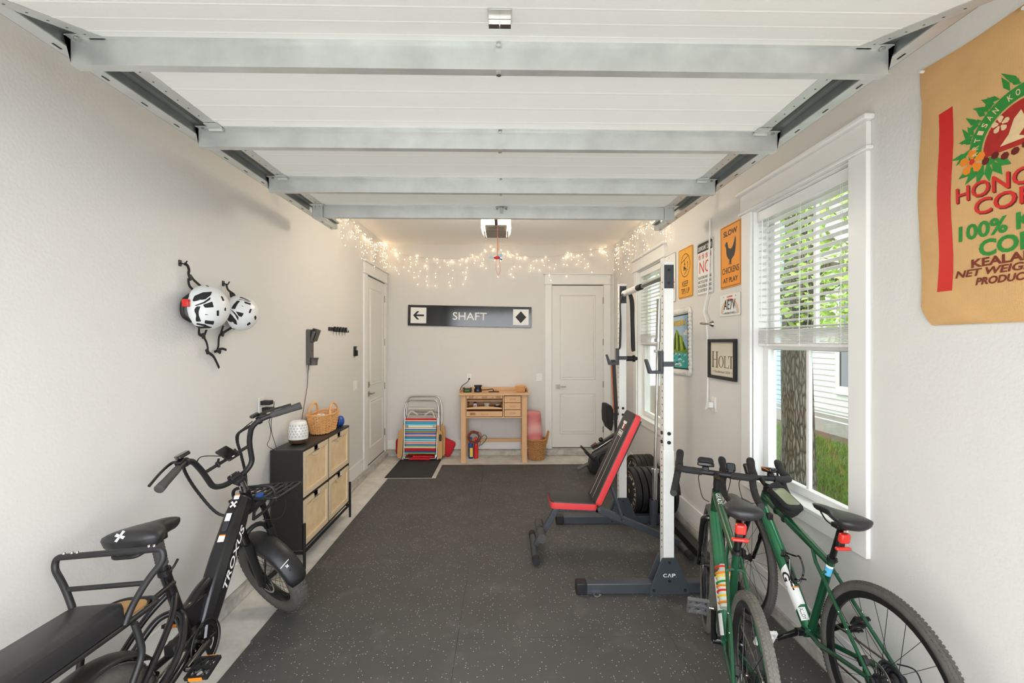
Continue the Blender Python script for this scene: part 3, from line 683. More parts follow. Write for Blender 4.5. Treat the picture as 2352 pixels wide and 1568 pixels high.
for sx in (-1, 1):
    h = MB(); twist(h, [(sx*.095,-.10,.14),(sx*.09,-.08,.22),(sx*.08,0,.26),(sx*.09,.08,.22),(sx*.095,.10,.14)], .009, 9); h.build('handle', 'wicker_orange', bk)
for sx in (-.03,.03): MB().sph((sx*.6,-.06,.15), .022, 10, 6).build('contents', 'white_plastic', bk)
# diffuser
df = thing('aroma_diffuser', 'white pierced ceramic diffuser with dark wooden base on the cabinet', 'diffuser', (-1.635, 3.66, .891))
mat('ceramic', '#f1efea', .25, noise=(12,.02), coat=.4); mat('walnut', '#5a4336', .5, noise=(12,.3), stretch=(1,1,8))
MB().lathe([(.05,.004),(.062,.012),(.072,.035),(.0735,.04),(.0,.04)], 30).lathe([(.0,.0),(.05,.004)], 30).build('base', 'walnut', df)
MB().lathe([(.0735,.04),(.076,.06),(.0765,.09),(.072,.13),(.063,.165),(.058,.176),(.052,.18),(.052,.172),(.0,.172)], 36).build('cover', 'ceramic', df, ang=50)
me = MB()
def cov_r(z): return .0765-max(0, z-.09)**1.6*.75-max(0,.09-z)*.02
for j in range(5):
    z = .066+j*.021
    for k in range(18):
        t = 2*PI*(k+.5*(j % 2))/18; r_ = cov_r(z); c = V((math.cos(t), math.sin(t), 0)); tn = V((-math.sin(t), math.cos(t), 0))
        for du, dv in ((-.0052,0),(.0052,0),(0,.0052),(0,-.0052)):
            p = c*(r_+.0006)+tn*du+V((0,0,z+dv)); q = [p+tn*.0028, p+V((0,0,.0028)), p-tn*.0028, p-V((0,0,.0028))]; me.add(q, [(0,1,2,3)])
x = me.build('piercings', 'black_matte', df, smooth=False); x['kind'] = 'stuff'
# small blue speaker behind basket
sp = thing('blue_speaker', 'small round blue speaker standing beside the wicker basket', 'speaker', (-1.575, 4.40, .891))
MB(Matrix.Rotation(R(-40),4,'Z')).lathe([(.0,-.028),(.045,-.028),(.05,-.02),(.05,.02),(.045,.028),(.0,.028)], 24, (0,0,.05), 'Y').build('body', 'blue', sp)
MB(Matrix.Rotation(R(-40),4,'Z')).torus(.034, .004, (0,-.029,.05), 'Y', 24, 8).build('ring', 'black', sp)
# ------------------------------------------------------------------ back wall: sign
sg = thing('trail_sign', 'long black sign with white lettering, arrow and diamond on back wall', 'sign', (-.503, YB, 2.085), Matrix(WB) @ Matrix.Rotation(R(-1.0), 3, 'Z'))
MB().box((-.925,-.155,.004), (.925,.155,.026)).build('panel', 'black_gloss', sg, bevel=.003)
MB().box((-.885,-.118,.026), (-.65,.118,.0275)).build('arrow_square', 'white_print', sg)
MB().box((.65,-.118,.026), (.885,.118,.0275)).build('diamond_square', 'white_print', sg)
MB().prism([(-.848,0),(-.79,.062),(-.755,.062),(-.80,.013),(-.685,.013),(-.685,-.013),(-.80,-.013),(-.755,-.062),(-.79,-.062)], .0275, .0285).build('arrow', 'black_print', sg, smooth=False)
MB().prism([(.7675-.082,0),(.7675,.09),(.7675+.082,0),(.7675,-.09)], .0275, .0285).build('diamond', 'black_print', sg)
text(sg, 'SHAFT', 'white_print', -.0, .0, .51, .115, .0264, bold=.004)
# ------------------------------------------------------------------ jeweller's bench
mat('beech', '#e0b283', .5, noise=(6,.14), stretch=(1.2,12,12)); mat('beech_v', '#e0b283', .5, noise=(6,.14), stretch=(12,12,1.2)); mat('beech_dark', '#b98957', .55, noise=(8,.15))
jb = thing('jewellers_bench', 'light wooden jeweller\'s bench with drawers, legs and rear rail', 'workbench', (-.131, 6.40, 0))
BW = .465
for sx in (-1, 1):
    for y in (.0, .38):
        MB().box((sx*BW-(.035 if sx > 0 else -.035)-.035,y,0), (sx*BW-(.035 if sx > 0 else -.035)+.035,y+.05,.95)).build('leg', 'beech_v', jb, bevel=.003)
MB().box((-.49,-.03,.95), (.49,.44,.978)).build('worktop', 'beech', jb, bevel=.004)
for a, b in (((-.49,.42,.978),(.49,.44,1.02)), ((-.49,.02,.978),(-.475,.42,1.005)), ((.475,.02,.978),(.49,.42,1.005))): MB().box(a, b).build('edge_lip', 'beech', jb, bevel=.003)
MB().box((-.395,.36,.215), (.395,.385,.265)).build('rear_rail', 'beech', jb, bevel=.003)
# apron case
MB().box((-.395,.0,.63), (.395,.40,.645)).build('case_bottom', 'beech', jb, bevel=.002)
MB().box((.125,.0,.645), (.14,.40,.95)).build('partition', 'beech', jb)
MB().box((-.395,.385,.645), (.395,.40,.95)).build('case_back', 'beech', jb)
for u in (-.395, .383): MB().box((u,.05,.645), (u+.012,.385,.95)).build('case_side', 'beech', jb)
def drawer(x0, x1, z0, z1, y=-.004, pull=.085):
    d = MB().box((x0,y,z0), (x1,y+.36,z1)).build('drawer', 'beech', jb, bevel=.003); c = (x0+x1)/2; zc = (z0+z1)/2
    P = rrect(pull,.022,.0105,5,c,zc); MB().prism([(u,v) for u,v in P], y-.001, y+.002, 'Y').build('recessed_pull', 'beech_dark', d)
    MB().prism(rrect(pull-.012,.013,.006,5,c,zc+.002), y-.0016, y-.0005, 'Y').build('pull_face', 'beech', d)
for k in range(3): drawer(.147, .378, .652+k*.0985, .743+k*.0985)
drawer(-.388, .118, .652, .725, -.004, .10)
MB().prism(rrect(.085,.04,.004,3,-.30,.69), -.006, -.004, 'Y').build('maker_plate', 'beech_dark', jb)
text(jb, 'ARTS', 'black_print', -.30, .69, .06, .018, .0062, fr=Matrix(((1,0,0),(0,0,-1),(0,1,0))), bold=.01)
# pull-out tray and top panel
tr = MB(); n = 16
pts = [(-.385+.50*k/n, .775+.022*math.sin(PI*k/n)) for k in range(n+1)]
tr.prism(pts+[(.115,.758),(-.385,.758)], -.02, -.006, 'Y'); tr.box((-.385,-.006,.758), (.115,.36,.764)); tr.build('catch_tray', 'beech', jb, smooth=False)
MB().box((-.385,-.012,.905), (.118,.02,.948)).build('upper_drawer', 'beech', jb, bevel=.002)
MB().cbox((-.13,-.018,.928), (.075,.014,.02)).build('bench_pin', 'beech_dark', jb, bevel=.003)
for x in (-.24, -.02): MB().cyl((x,-.012,.922), (x,-.016,.922), .009).build('peg_hole', 'beech_dark', jb)
for x in (-.32, .06): MB().cbox((x,-.02,.935), (.06,.02,.035)).build('corner_block', 'beech_dark', jb, bevel=.005)
MB().box((-.385,.17,.84), (.115,.185,.862)).build('inner_rail', 'beech', jb)
for x in (-.383, .107): MB().box((x,.0,.80), (x+.012,.36,.815)).build('tray_runner', 'beech_dark', jb)
# small things in the tray
mat('stone', '#d8d6cd', .5, noise=(30,.3))
def cup(name, label, cat, x, z, prof, m, y=6.50):
    t = tag(MB().lathe(prof, 20).build(name, m), label, cat); t.location = (x, y, z); return t
ct_ = cup('paint_jar', 'small white jar with black cap in the bench tray', 'jar', -.40, .765, [(.0,0),(.026,0),(.026,.055),(.02,.06),(.0,.06)], 'white_plastic')
MB().lathe([(.022,.06),(.022,.075),(0,.075)], 18).box((-.006,-.0265,.01), (.006,-.024,.045)).build('cap', 'black', ct_)
cup('stone_bowl', 'small speckled white bowl in the bench tray', 'bowl', -.235, .765, [(.0,0),(.02,0),(.035,.03),(.042,.062),(.038,.062),(.03,.02),(0,.012)], 'stone')
td = cup('tape_roll', 'black round tin with pale lid in the bench tray', 'tin', -.085, .765, [(.0,0),(.04,0),(.043,.02),(.035,.032),(0,.032)], 'black')
MB().lathe([(.026,.032),(.026,.045),(0,.047)], 18).build('lid', 'stone', td)
# on the worktop
ch = thing('battery_charger', 'black battery charger with small green screen on the bench', 'charger', (-.515, 6.56, .979))
ch.scale = (1.3,1.3,1.3)
MB().box((-.045,-.035,0), (.045,.035,.04)).build('body', 'black', ch, bevel=.006); MB().box((-.025,-.0365,.012), (.025,-.035,.028)).build('screen', 'green_print', ch); MB().box((-.05,-.02,.04), (-.03,.02,.05)).box((.03,-.02,.04), (.05,.02,.05)).build('clip', 'black', ch, bevel=.003)
mt = thing('rotary_motor', 'black motor with blue badge and coiled lead on the bench', 'motor', (-.365, 6.58, .979)); mt.scale = (1.3,1.3,1.3)
MB().lathe([(.0,0),(.042,0),(.042,.035),(.034,.04),(.034,.055),(.044,.06),(.044,.075),(0,.078)], 20).build('housing', 'black', mt); MB().cyl((0,-.0425,.022), (0,-.044,.022), .011).build('badge', 'blue', mt)
MB().tube(spline([(.04,0,.02),(.10,-.01,.025),(.16,-.03,.035),(.17,-.04,.01),(.12,-.04,.006),(.20,-.05,.008),(.23,-.03,.004),(.17,-.005,.006)]), .005, 6).build('lead', 'black', mt)
rb = thing('orange_basket', 'small orange woven basket on the bench corner', 'basket', (.25, 6.56, .979))
wicker(rb, lambda t, h: (*[q*(.78+.22*h) for q in srect(.07,.055,t,2.4)], .003+.08*h), None, 7, 14, .0042, 'wicker_orange')
tag(MB().prism([(-.02,0),(.05,0),(.05,.05)], -.03, .03, 'Y').build('black_wedge', 'black'), 'small black wedge behind the orange woven basket', 'wedge').location = (.285, 6.645, .979)
cdp = thing('power_cord', 'black power cord from the back outlet to the jeweller\'s bench', 'cord', (-.512, YB, 1.145), WB)
MB().box((-.012,-.012,.0085), (.012,.012,.035)).build('plug', 'black', cdp, bevel=.003)
MB().tube(spline([(0,0,.035),(-.03,-.05,.05),(-.10,-.10,.05),(-.13,-.16,.09),(-.115,-.20,.16),(-.07,-.162,.22)]), .005, 6).build('cable', 'black', cdp)
# ------------------------------------------------------------------ gas tanks and hoses
def tank(label, x, m, band):
    t = thing('gas_cylinder', label, 'cylinder', (x, 6.66, 0))
    MB().lathe([(0,0),(.03,0),(.034,.006),(.034,.20),(.03,.225),(.016,.245),(.012,.25),(0,.25)], 20).build('tank', m, t)
    if band: MB().box((-.012,-.0355,.03), (.03,-.031,.16)).build('label_panel', 'yellow_print', t)
    MB().cyl((0,0,.25), (0,0,.29), .013).cyl((-.02,0,.272), (.024,0,.272), .008).build('valve', 'nickel', t)
    g = MB().cyl((0,-.012,.295), (0,-.03,.295), .024).build('gauge', m, t)
    return t
tank('blue gas cylinder with yellow label beside the bench leg', -.475, 'blue', True)
tank('red gas cylinder beside the blue one under the bench', -.398, 'red_plastic', False)
random.seed(8)
mat('green_hose', '#35694a', .5); mat('red_hose', '#a4302c', .5)
for lab, m, dz, n in (('coiled red torch hose draped over the gas cylinders', 'red_hose', 0, 4), ('coiled dark green torch hose draped over the gas cylinders', 'green_hose', -.02, 3)):
    pts = []
    for k in range(n*12):
        t = 2*PI*k/12; r_ = .075+.012*math.sin(k*.9)+.004*(k//12); pts.append((-.43+r_*math.cos(t)+.006*(k//12), 6.60-.012*(k//12)+.006*math.sin(k), .33+dz+r_*.95*math.sin(t)))
    pts += [(-.33,6.56,.30),(-.28,6.56,.36),(-.24,6.57,.33),(-.27,6.58,.26),(-.33,6.60,.20)] if n == 3 else [(-.33,6.55,.25),(-.35,6.57,.19)]
    tag(MB().tube(spline(pts, 3), .0055, 6).build('torch_hose', m), lab, 'hose')
# ------------------------------------------------------------------ tall basket with pink roll
hb = thing('laundry_basket', 'tall round brown wicker basket beside the jeweller\'s bench', 'basket', (.485, 6.60, 0))
wicker(hb, lambda t, h: (math.cos(2*PI*t)*(.105+.035*h), math.sin(2*PI*t)*(.105+.035*h), .004+.29*h), None, 22, 26, .0055, 'wicker_brown')
for sx in (-1, 1):
    h = MB(); twist(h, [(sx*.135,-.06,.24),(sx*.165,-.04,.37),(sx*.172,.01,.40),(sx*.165,.05,.37),(sx*.135,.07,.24)], .012, 8); h.build('handle', 'wicker_brown', hb)
def marble():
    m = mat('pink_foam', '#e08a88', .7, noise=(6,.2)); N, L = nodes(m); b = N['Principled BSDF']; tc = N['Texture Coordinate']
    w = N.new('ShaderNodeTexWave'); w.bands_direction = 'Z'; w.inputs['Scale'].default_value = 1.1; w.inputs['Distortion'].default_value = 9; w.inputs['Detail'].default_value = 3; L.new(tc.outputs['Object'], w.inputs[0])
    r = N.new('ShaderNodeValToRGB'); r.color_ramp.elements[0].color = (*lin('#d97c7c'), 1); r.color_ramp.elements[1].color = (*lin('#eeb4ad'), 1); L.new(w.outputs['Fac'], r.inputs[0]); L.new(r.outputs[0], b.inputs['Base Color'])
marble()
rl = thing('yoga_mat', 'rolled pink marbled mat standing in the brown wicker basket', 'mat', (.475, 6.60, .012))
sp_ = []
for k in range(60):
    t = 2*PI*3.4*k/59; r_ = .03+.076*k/59; sp_.append((r_*math.cos(t)*1.28, r_*math.sin(t)*.9))
T = Matrix.Rotation(R(-5),4,'Y')
m_ = MB(T); m_.loft([[(x, y, z+(.05*(x+.08)*-3 if z > .5 else 0)) for x, y in sp_] for z in (.0, .3, .62, .70)], closed=False, cap=False)
ro = m_.build('roll', 'pink_foam', rl); so_ = ro.modifiers.new('thick', 'SOLIDIFY'); so_.thickness = .006
bx_ = MB(Matrix.Rotation(R(-3),4,'Y')).tube([(-.075,.0,.02),(-.085,.0,.42)], .022, 12).build('foam_roller', 'black_matte'); bx_.location = (.475, 6.66, .012)
tag(bx_, 'black roller standing behind the pink mat in the basket', 'roller')
# ------------------------------------------------------------------ folded beach chairs
STR = ['#d8262c','#d8262c','#f6e3c4','#2b58a5','#58b7d3','#2b9fc0','#7cc7d6','#bfe5e6','#e8f3ee','#e0a56a','#f4f1e6','#2b4fa0','#6db8d0','#4f9a3e','#e07b46','#4a6fc0','#4a6fc0','#f6e7cf','#d8454a','#35a5c4','#2c6aa8','#7cc9d8','#bfe6e6','#2b9bb5','#f2efe2','#d8454a','#f2d9b8','#2b4fa0','#54b4d0','#c6d95b','#f3e8cf','#d8262c','#d8262c','#d8262c','#3050a8','#56b8d4','#c9d84a']
def stripes():
    m = mat('beach_stripes', '#ffffff', .75); N, L = nodes(m); b = N['Principled BSDF']; tc = N['Texture Coordinate']
    sx = N.new('ShaderNodeSeparateXYZ'); L.new(tc.outputs['Generated'], sx.inputs[0])
    img = None; n = len(STR)
    # two ramps of up to 20 bands each, chosen by height
    cols = STR[::-1]; h = n//2; outs = []
    for part, off in ((cols[:h], 0), (cols[h:], h)):
        r = N.new('ShaderNodeValToRGB'); r.color_ramp.interpolation = 'CONSTANT'; e = r.color_ramp.elements; e.remove(e[1])
        for i, c in enumerate(part):
            q = e[0] if i == 0 else e.new(i/len(part)); q.position = i/len(part); q.color = (*lin(c), 1)
        mr = N.new('ShaderNodeMapRange'); mr.inputs[1].default_value = off/n; mr.inputs[2].default_value = (off+len(part))/n; L.new(sx.outputs['Z'], mr.inputs[0]); L.new(mr.outputs[0], r.inputs[0]); outs.append(r)
    g = N.new('ShaderNodeMath'); g.operation = 'GREATER_THAN'; g.inputs[1].default_value = h/n; L.new(sx.outputs['Z'], g.inputs[0])
    mx = N.new('ShaderNodeMix'); mx.data_type = 'RGBA'; L.new(g.outputs[0], mx.inputs[0]); L.new(outs[0].outputs[0], mx.inputs[6]); L.new(outs[1].outputs[0], mx.inputs[7]); L.new(mx.outputs[2], b.inputs['Base Color'])
stripes()
mat('red_cloth', '#c9222b', .8, noise=(40,.15)); mat('arm_wood', '#c99a5f', .55, noise=(9,.25), stretch=(10,10,1))
mat('webbing', '#cfcac0', .8, noise=(60,.1))
bc = thing('beach_chair', 'folded beach chair with striped fabric and wooden arms leaning on the back wall', 'beach chair', (-1.19, 6.52, 0), group='folded beach chairs'); bc.rotation_euler = (R(-8), 0, R(-2))
MB().tube(fillet([(-.235,0,.06),(-.235,0,.62),(-.20,.02,.66),(.20,.02,.66),(.235,0,.62),(.235,0,.06)], .05), .011, 10).build('seat_frame', 'steel', bc)
fb = MB().loft([[(-.225+.45*i/14, -.016+.006*math.cos(PI*(i/7-1)), z) for i in range(15)] for z in (.10,.25,.42,.60)], closed=False, cap=False).build('striped_fabric', 'beach_stripes', bc); fb.modifiers.new('thick', 'SOLIDIFY').thickness = .004
MB().tube(fillet([(-.25,.02,.02),(-.25,.02,.74),(-.22,.02,.86),(.22,.02,.86),(.25,.02,.74),(.25,.02,.02)], .09, 8), .0115, 10).build('back_frame', 'steel', bc)
MB().tube(fillet([(-.225,-.02,.09),(-.225,-.025,.035),(.225,-.025,.035),(.225,-.02,.09)], .03), .010, 10).build('lower_bar', 'steel', bc)
MB().tube([(-.15,-.026,.03),(.15,-.026,.03)], .0165, 12).build('red_sleeve', 'red_cloth', bc)
MB().tube([(-.10,.005,.06),(.20,.005,.06)], .0165, 12).build('red_sleeve', 'red_cloth', bc)
for sx in (-1, 1):
    pl = [(sx*.235,.505),(sx*.26,.50),(sx*.268,.45),(sx*.315,.40),(sx*.32,.32),(sx*.325,.07),(sx*.31,.04),(sx*.265,.04),(sx*.252,.08)]
    MB().prism(pl, -.032, -.008, 'Y').build('wooden_arm', 'arm_wood', bc, bevel=.005)
    MB().tube(spline([(sx*.20,-.004,.60),(sx*.17,.0,.68),(sx*.13,.01,.70),(sx*.05,.0,.65)]), .012, 6, flat=.3).build('strap', 'webbing', bc)
    MB().box((sx*.20-.025,-.03,.47), (sx*.20+.025,-.022,.51)).build('bracket', 'steel', bc, bevel=.003)
MB().tube([(-.19,.015,.735),(.19,.015,.735)], .018, 10).build('roll_bar', 'webbing', bc)
MB().prism(rrect(.04,.10,.018,4,.29,.33), -.034, -.030, 'Y').build('cup_slot', 'black', bc)
b2 = thing('beach_chair', 'second folded beach chair behind the striped one, chrome frame showing', 'beach chair', (-1.155, 6.66, 0), group='folded beach chairs'); b2.rotation_euler = (R(-6), 0, 0)
MB().tube(fillet([(-.27,0,.02),(-.27,0,.76),(-.24,0,.90),(.21,0,.90),(.25,0,.76),(.25,0,.02)], .10, 8), .0115, 10).build('back_frame', 'steel', b2)
MB().tube(fillet([(-.24,-.03,.06),(-.24,-.03,.68),(.22,-.03,.68),(.22,-.03,.06)], .05), .011, 10).build('seat_frame', 'steel', b2)
f2 = MB().box((-.225,-.036,.10), (.205,-.032,.55)).build('striped_fabric', 'red_cloth', b2)
MB().prism([(.24,.50),(.285,.48),(.31,.42),(.31,.07),(.29,.04),(.25,.05)], -.05, -.028, 'Y').build('wooden_arm', 'arm_wood', b2, bevel=.005)
rbag = thing('red_bag', 'bright red soft bag tucked behind the beach chairs', 'bag', (-1.17, 6.745, 0))
def pillow(cx, cz, w, h, rot, name):
    m = MB(Matrix.Translation((cx,0,cz)) @ Matrix.Rotation(rot,4,'Y')); P = rrect(w,h,.05,5)
    m.loft([[(u*s, d, v*s) for u, v in P] for s, d in ((.80,-.032),(.95,-.02),(1,0),(.95,.018),(.8,.03))]); return m.build(name, 'red_cloth', rbag)
pillow(.33,.145,.22,.25,R(25),'bag_side'); pillow(-.345,.155,.14,.25,0,'bag_side'); pillow(0,.13,.60,.24,0,'bag_body')
P = [V((x,0,z)) for x, z in rrect(.19,.22,.05,5)]
MB(Matrix.Translation((.33,-.016,.145)) @ Matrix.Rotation(R(25),4,'Y')).tube([(p.x,-.003,p.z) for p in P], .0035, 5, closed=True).build('piping', 'white_plastic', rbag)
# ------------------------------------------------------------------ icicle lights
mat('bulb_glow', '#ffe9cf', .4, emit=('#ffdcb0', STRING)); mat('lead_wire', '#d9cdbd', .6)
random.seed(21)
def icicles(label, fr, loc, pts, n, drop, dens):
    t = thing('icicle_lights', label, 'string lights', loc, fr, group='icicle lights along the ceiling')
    P = spline([(u, v, .012) for u, v in pts], 8); wires = MB().tube(P, .003, 5); bl_ = MB(); L_ = [0]
    for a, b in zip(P, P[1:]): L_.append(L_[-1]+(b-a).length)
    def at(d):
        for i in range(len(P)-1):
            if L_[i+1] >= d: return P[i].lerp(P[i+1], (d-L_[i])/(L_[i+1]-L_[i]+1e-9))
        return P[-1]
    wires.build('main_wire', 'lead_wire', t); dw = MB(); cnt = 0
    for k in range(n):
        p = at(L_[-1]*(k+random.uniform(.2,.8))/n); ln = drop*random.choice((.25,.45,.6,.8,1.0)); q = [p]; x = p.x; nseg = max(2, int(ln/.055))
        for j in range(nseg):
            x += random.uniform(-.022,.022); r_ = V((x, p.y-ln*(j+1)/nseg, .012+random.uniform(0,.02))); q.append(r_)
            if random.random() < dens:
                e = r_+V((random.uniform(-.03,.03), random.uniform(-.02,.02), random.uniform(.0,.02))); bl_.tube([e, e+V((random.uniform(-.006,.006), random.uniform(-.012,.004), .004))], [.0034,.0024], 5); cnt += 1
        dw.tube(spline(q, 3), .0012, 4)
    for k in range(int(n*1.2)):
        e = at(L_[-1]*random.random())+V((random.uniform(-.03,.03), random.uniform(-.05,.02), .01)); bl_.tube([e, e+V((.006,-.008,.004))], [.0034,.0024], 5)
    o = dw.build('drop_wires', 'lead_wire', t); o['kind'] = 'stuff'; o = bl_.build('bulbs', 'bulb_glow', t); o['kind'] = 'stuff'
    return t
icicles('warm icicle string lights draped along the back wall above the sign', WB, (0, YB, 0), [(-1.72,3.12),(-1.55,3.02),(-1.28,2.977),(-.956,2.952),(-.5,2.98),(-.20,3.12),(.05,3.05),(.29,2.996),(.685,2.984),(1.08,3.05),(1.62,3.13)], 46, .40, .62)
icicles('dense warm icicle string lights above the side door', WL, (XL, 0, 0), [(4.85,3.06),(5.2,3.10),(5.65,3.06),(6.0,3.04),(6.4,3.10),(6.8,3.14)], 34, .34, .75)
icicles('warm icicle string lights above the window behind the squat rack', WR, (XR, 0, 0), [(-6.75,3.13),(-6.2,3.06),(-5.7,3.10),(-5.2,3.06),(-4.7,3.08),(-4.3,3.03)], 30, .42, .6)
# ------------------------------------------------------------------ squat rack
mat('rack_white', '#f3f3ef', .35, noise=(10,.02), coat=.2); mat('rack_grey', '#474c52', .42, .25, noise=(12,.1)); mat('tape_white', '#e9e8e4', .7, noise=(30,.06), bump=(60,.4,.004))
rk = thing('squat_rack', 'squat rack with white uprights, charcoal bases and pull-up bar', 'squat rack', (1.112, 3.66, .0095))
YN, YF = -.592, .582; US = .033
for y, near in ((YN, True), (YF, False)):
    b = MB().box((-.605,y-.036,.0), (.47,y+.036,.072)).build('base_tube', 'rack_grey', rk, bevel=.006)
    MB().box((-.622,y-.039,.0003), (-.55,y+.039,.075)).build('end_cap', 'black', b, bevel=.006); MB().box((.42,y-.039,.0003), (.482,y+.039,.075)).build('end_cap', 'black', b, bevel=.006)
    u = MB().box((-US,y-US,.0725), (US,y+US,2.215)).build('upright', 'rack_white', rk, bevel=.004)
    MB().box((-US-.003,y-US-.003,.072), (US+.003,y+US+.003,.96)).build('lower_sleeve', 'rack_white', rk, bevel=.004)
    MB().box((-US-.002,y-US-.002,2.213), (US+.002,y+US+.002,2.23)).build('top_cap', 'rack_white', u, bevel=.003)
    me = MB().cyl((-US-.0036,0,0), (-US-.0028,0,0), .0065, n=10).mesh('hole', 'black', smooth=False)
    for k in range(40):
        o = obj('hole', me, u); o.location = (-.0001 if k < 15 else .003, y, .30+k*.046)
    for yy in (y-.0405, y+.0405):
        g = MB().prism([(-.135,.0),(.135,.0),(.135,.03),(.048,.245),(-.048,.245),(-.135,.03)], yy-.0035, yy+.0035, 'Y').build('gusset', 'rack_grey', rk, bevel=.002)
        for (x, z) in ((-.105,.03),(.105,.03),(0,.09),(0,.215)):
            MB().cyl((x,yy-.0035,z), (x,yy-.009,z), .009, n=12).cyl((x,yy-.009,z), (x,yy-.0105,z), .004, n=6).build('bolt', 'black', g)
    for z in (1.075, 1.015):
        MB().cyl((0,y-US,z), (0,y-US-.008,z), .012, n=14).cyl((-US,y,z), (-US-.008,y,z), .012, n=14).build('bolt', 'black', u)
    pl = MB().box((-.032,y-US-.004,2.05), (.032,y-US-.0005,2.208)).build('top_plate', 'charcoal', u)
    for z in (2.085, 2.175): MB().cyl((0,y-US-.004,z), (0,y-US-.008,z), .009, n=12).build('bolt', 'black', pl)
    pl = MB().box((-.032,y+US+.0005,2.05), (.032,y+US+.004,2.208)).build('top_plate', 'charcoal', u)
    # J-hook
    j = MB().box((-US-.022,y-.03,1.49), (-US-.004,y+.03,1.63)).box((-.125,y-.025,1.475), (-US-.004,y+.025,1.497))
    j.prism([(-.125,1.475),(-.11,1.497),(-.14,1.575),(-.152,1.57)], y-.025, y+.025, 'Y'); j.build('j_hook', 'rack_grey', rk, bevel=.003)
    MB().box((-US-.006,y-US-.006,1.525), (US+.006,y+US+.006,1.558)).build('hook_band', 'rack_grey', rk, bevel=.002)
MB().cyl((US,YF,1.535), (.10,YF,1.535), .024).cyl((.10,YF,1.535), (.122,YF,1.535), .032).cyl((.122,YF,1.535), (.145,YF,1.535), .016).build('safety_handle', 'black', rk, bevel=.003)
MB().cyl((0,YN+US,2.135), (0,YF-US,2.135), .016, n=16).build('pull_up_bar', 'black_gloss', rk)
for a, b, r_, m in ((-.02,.08,.023,'black_matte'),(.08,.30,.026,'tape_white'),(.32,.50,.026,'tape_white')):
    n = 10; MB().tube([(0,a+(b-a)*k/n,2.135) for k in range(n+1)], [r_*(1+.08*math.sin(k*2.1)) for k in range(n+1)], 14).build('grip_tape', m, rk)
MB().box((.40,YN+.037,.006), (.465,YF-.037,.066)).build('rear_crossbar', 'black', rk, bevel=.005)
MB().box((-.028,YF-US-.0045,.62), (.028,YF-US-.003,.80)).build('warning_sticker', 'white_print', rk); MB().box((-.028,YF-US-.005,.80), (.028,YF-US-.0035,.81)).build('sticker_band', 'gold_print', rk)
text(rk, 'C', 'white_print', -.030, .128, .026, .024, -YN+.0445, bold=.02, fr=Matrix(((1,0,0),(0,0,-1),(0,1,0))))
text(rk, '\u039b', 'white_print', 0, .128, .026, .024, -YN+.0445, bold=.02, fr=Matrix(((1,0,0),(0,0,-1),(0,1,0))))
text(rk, 'P', 'white_print', .029, .128, .024, .024, -YN+.0445, bold=.02, fr=Matrix(((1,0,0),(0,0,-1),(0,1,0))))
text(rk, '.', 'white_print', .045, .118, .004, .004, -YN+.0445, fr=Matrix(((1,0,0),(0,0,-1),(0,1,0))))
# barbell in its stand tube
bb = thing('barbell', 'chrome barbell standing upright in a holder beside the weight plates', 'barbell', (1.385, 4.165, .0), rz=0); bb.rotation_euler = (R(-.5), R(1.6), 0)
MB().cyl((0,0,.10), (0,0,.50), .025, n=18).cyl((0,0,.50), (0,0,.53), .036, n=18).build('sleeve', 'steel', bb)
MB().cyl((0,0,.53), (0,0,1.70), .0145, n=14).build('shaft', 'chrome', bb)
MB().cyl((0,0,1.70), (0,0,1.73), .036, n=18).cyl((0,0,1.73), (0,0,2.10), .025, n=18).build('sleeve', 'steel', bb)
MB().box((-.035,-.02,1.60), (.012,.02,1.63)).build('clip', 'galv', bb, bevel=.003)
hs = thing('barbell_holder', 'black tube holder on the rear base of the squat rack', 'holder', (1.385, 4.165, .0095))
MB().lathe([(.03,.0),(.03,.24),(.037,.24),(.037,.0)], 22, closed=True).build('tube', 'rack_grey', hs); MB().box((-.05,-.04,.0), (.05,.04,.012)).build('foot_plate', 'rack_grey', hs, bevel=.003)
# ------------------------------------------------------------------ plates
mat('bumper', '#1c1c1d', .55, noise=(20,.2), bump=(120,.15))
def plate_mesh(r_, t_):
    return MB().lathe([(.026,-t_/2),(.055,-t_/2),(.058,-t_/2+.003),(r_*.46,-t_/2+.006),(r_*.5,-t_/2+.006),(r_*.82,-t_/2+.006),(r_*.84,-t_/2),(r_-.006,-t_/2),(r_,-t_/2+.006),(r_,t_/2-.006),(r_-.006,t_/2),(r_*.84,t_/2),(r_*.82,t_/2-.006),(.058,t_/2-.006),(.055,t_/2),(.026,t_/2)], 48, ax='X', closed=True).mesh('disc', 'bumper')
pm = plate_mesh(.225, .052); hub = MB().torus(.028, .005, ax='X', n=24, m=8, sx=4).mesh('hub', 'gold_print'); rg = MB().torus(.185, .0018, (-.0245,0,0), 'X', 48, 6).mesh('rim_line', 'gold_print')
def ring_text(par, s, r_, a0, da, h, x, m='white_print'):
    for i, c in enumerate(s):
        if c == ' ': continue
        a = a0+da*i
        # facing -X: screen right = -Y ... text frame u=-Y? facing +X the viewer's right is -Y
        o = text(par, c, m, 0, 0, h*.62, h, 0, bold=.01, fr=Matrix(((0,0,-1),(-1,0,0),(0,1,0))))
        o.location = (x, -r_*math.sin(a), r_*math.cos(a)); o.rotation_euler = (a, 0, 0)
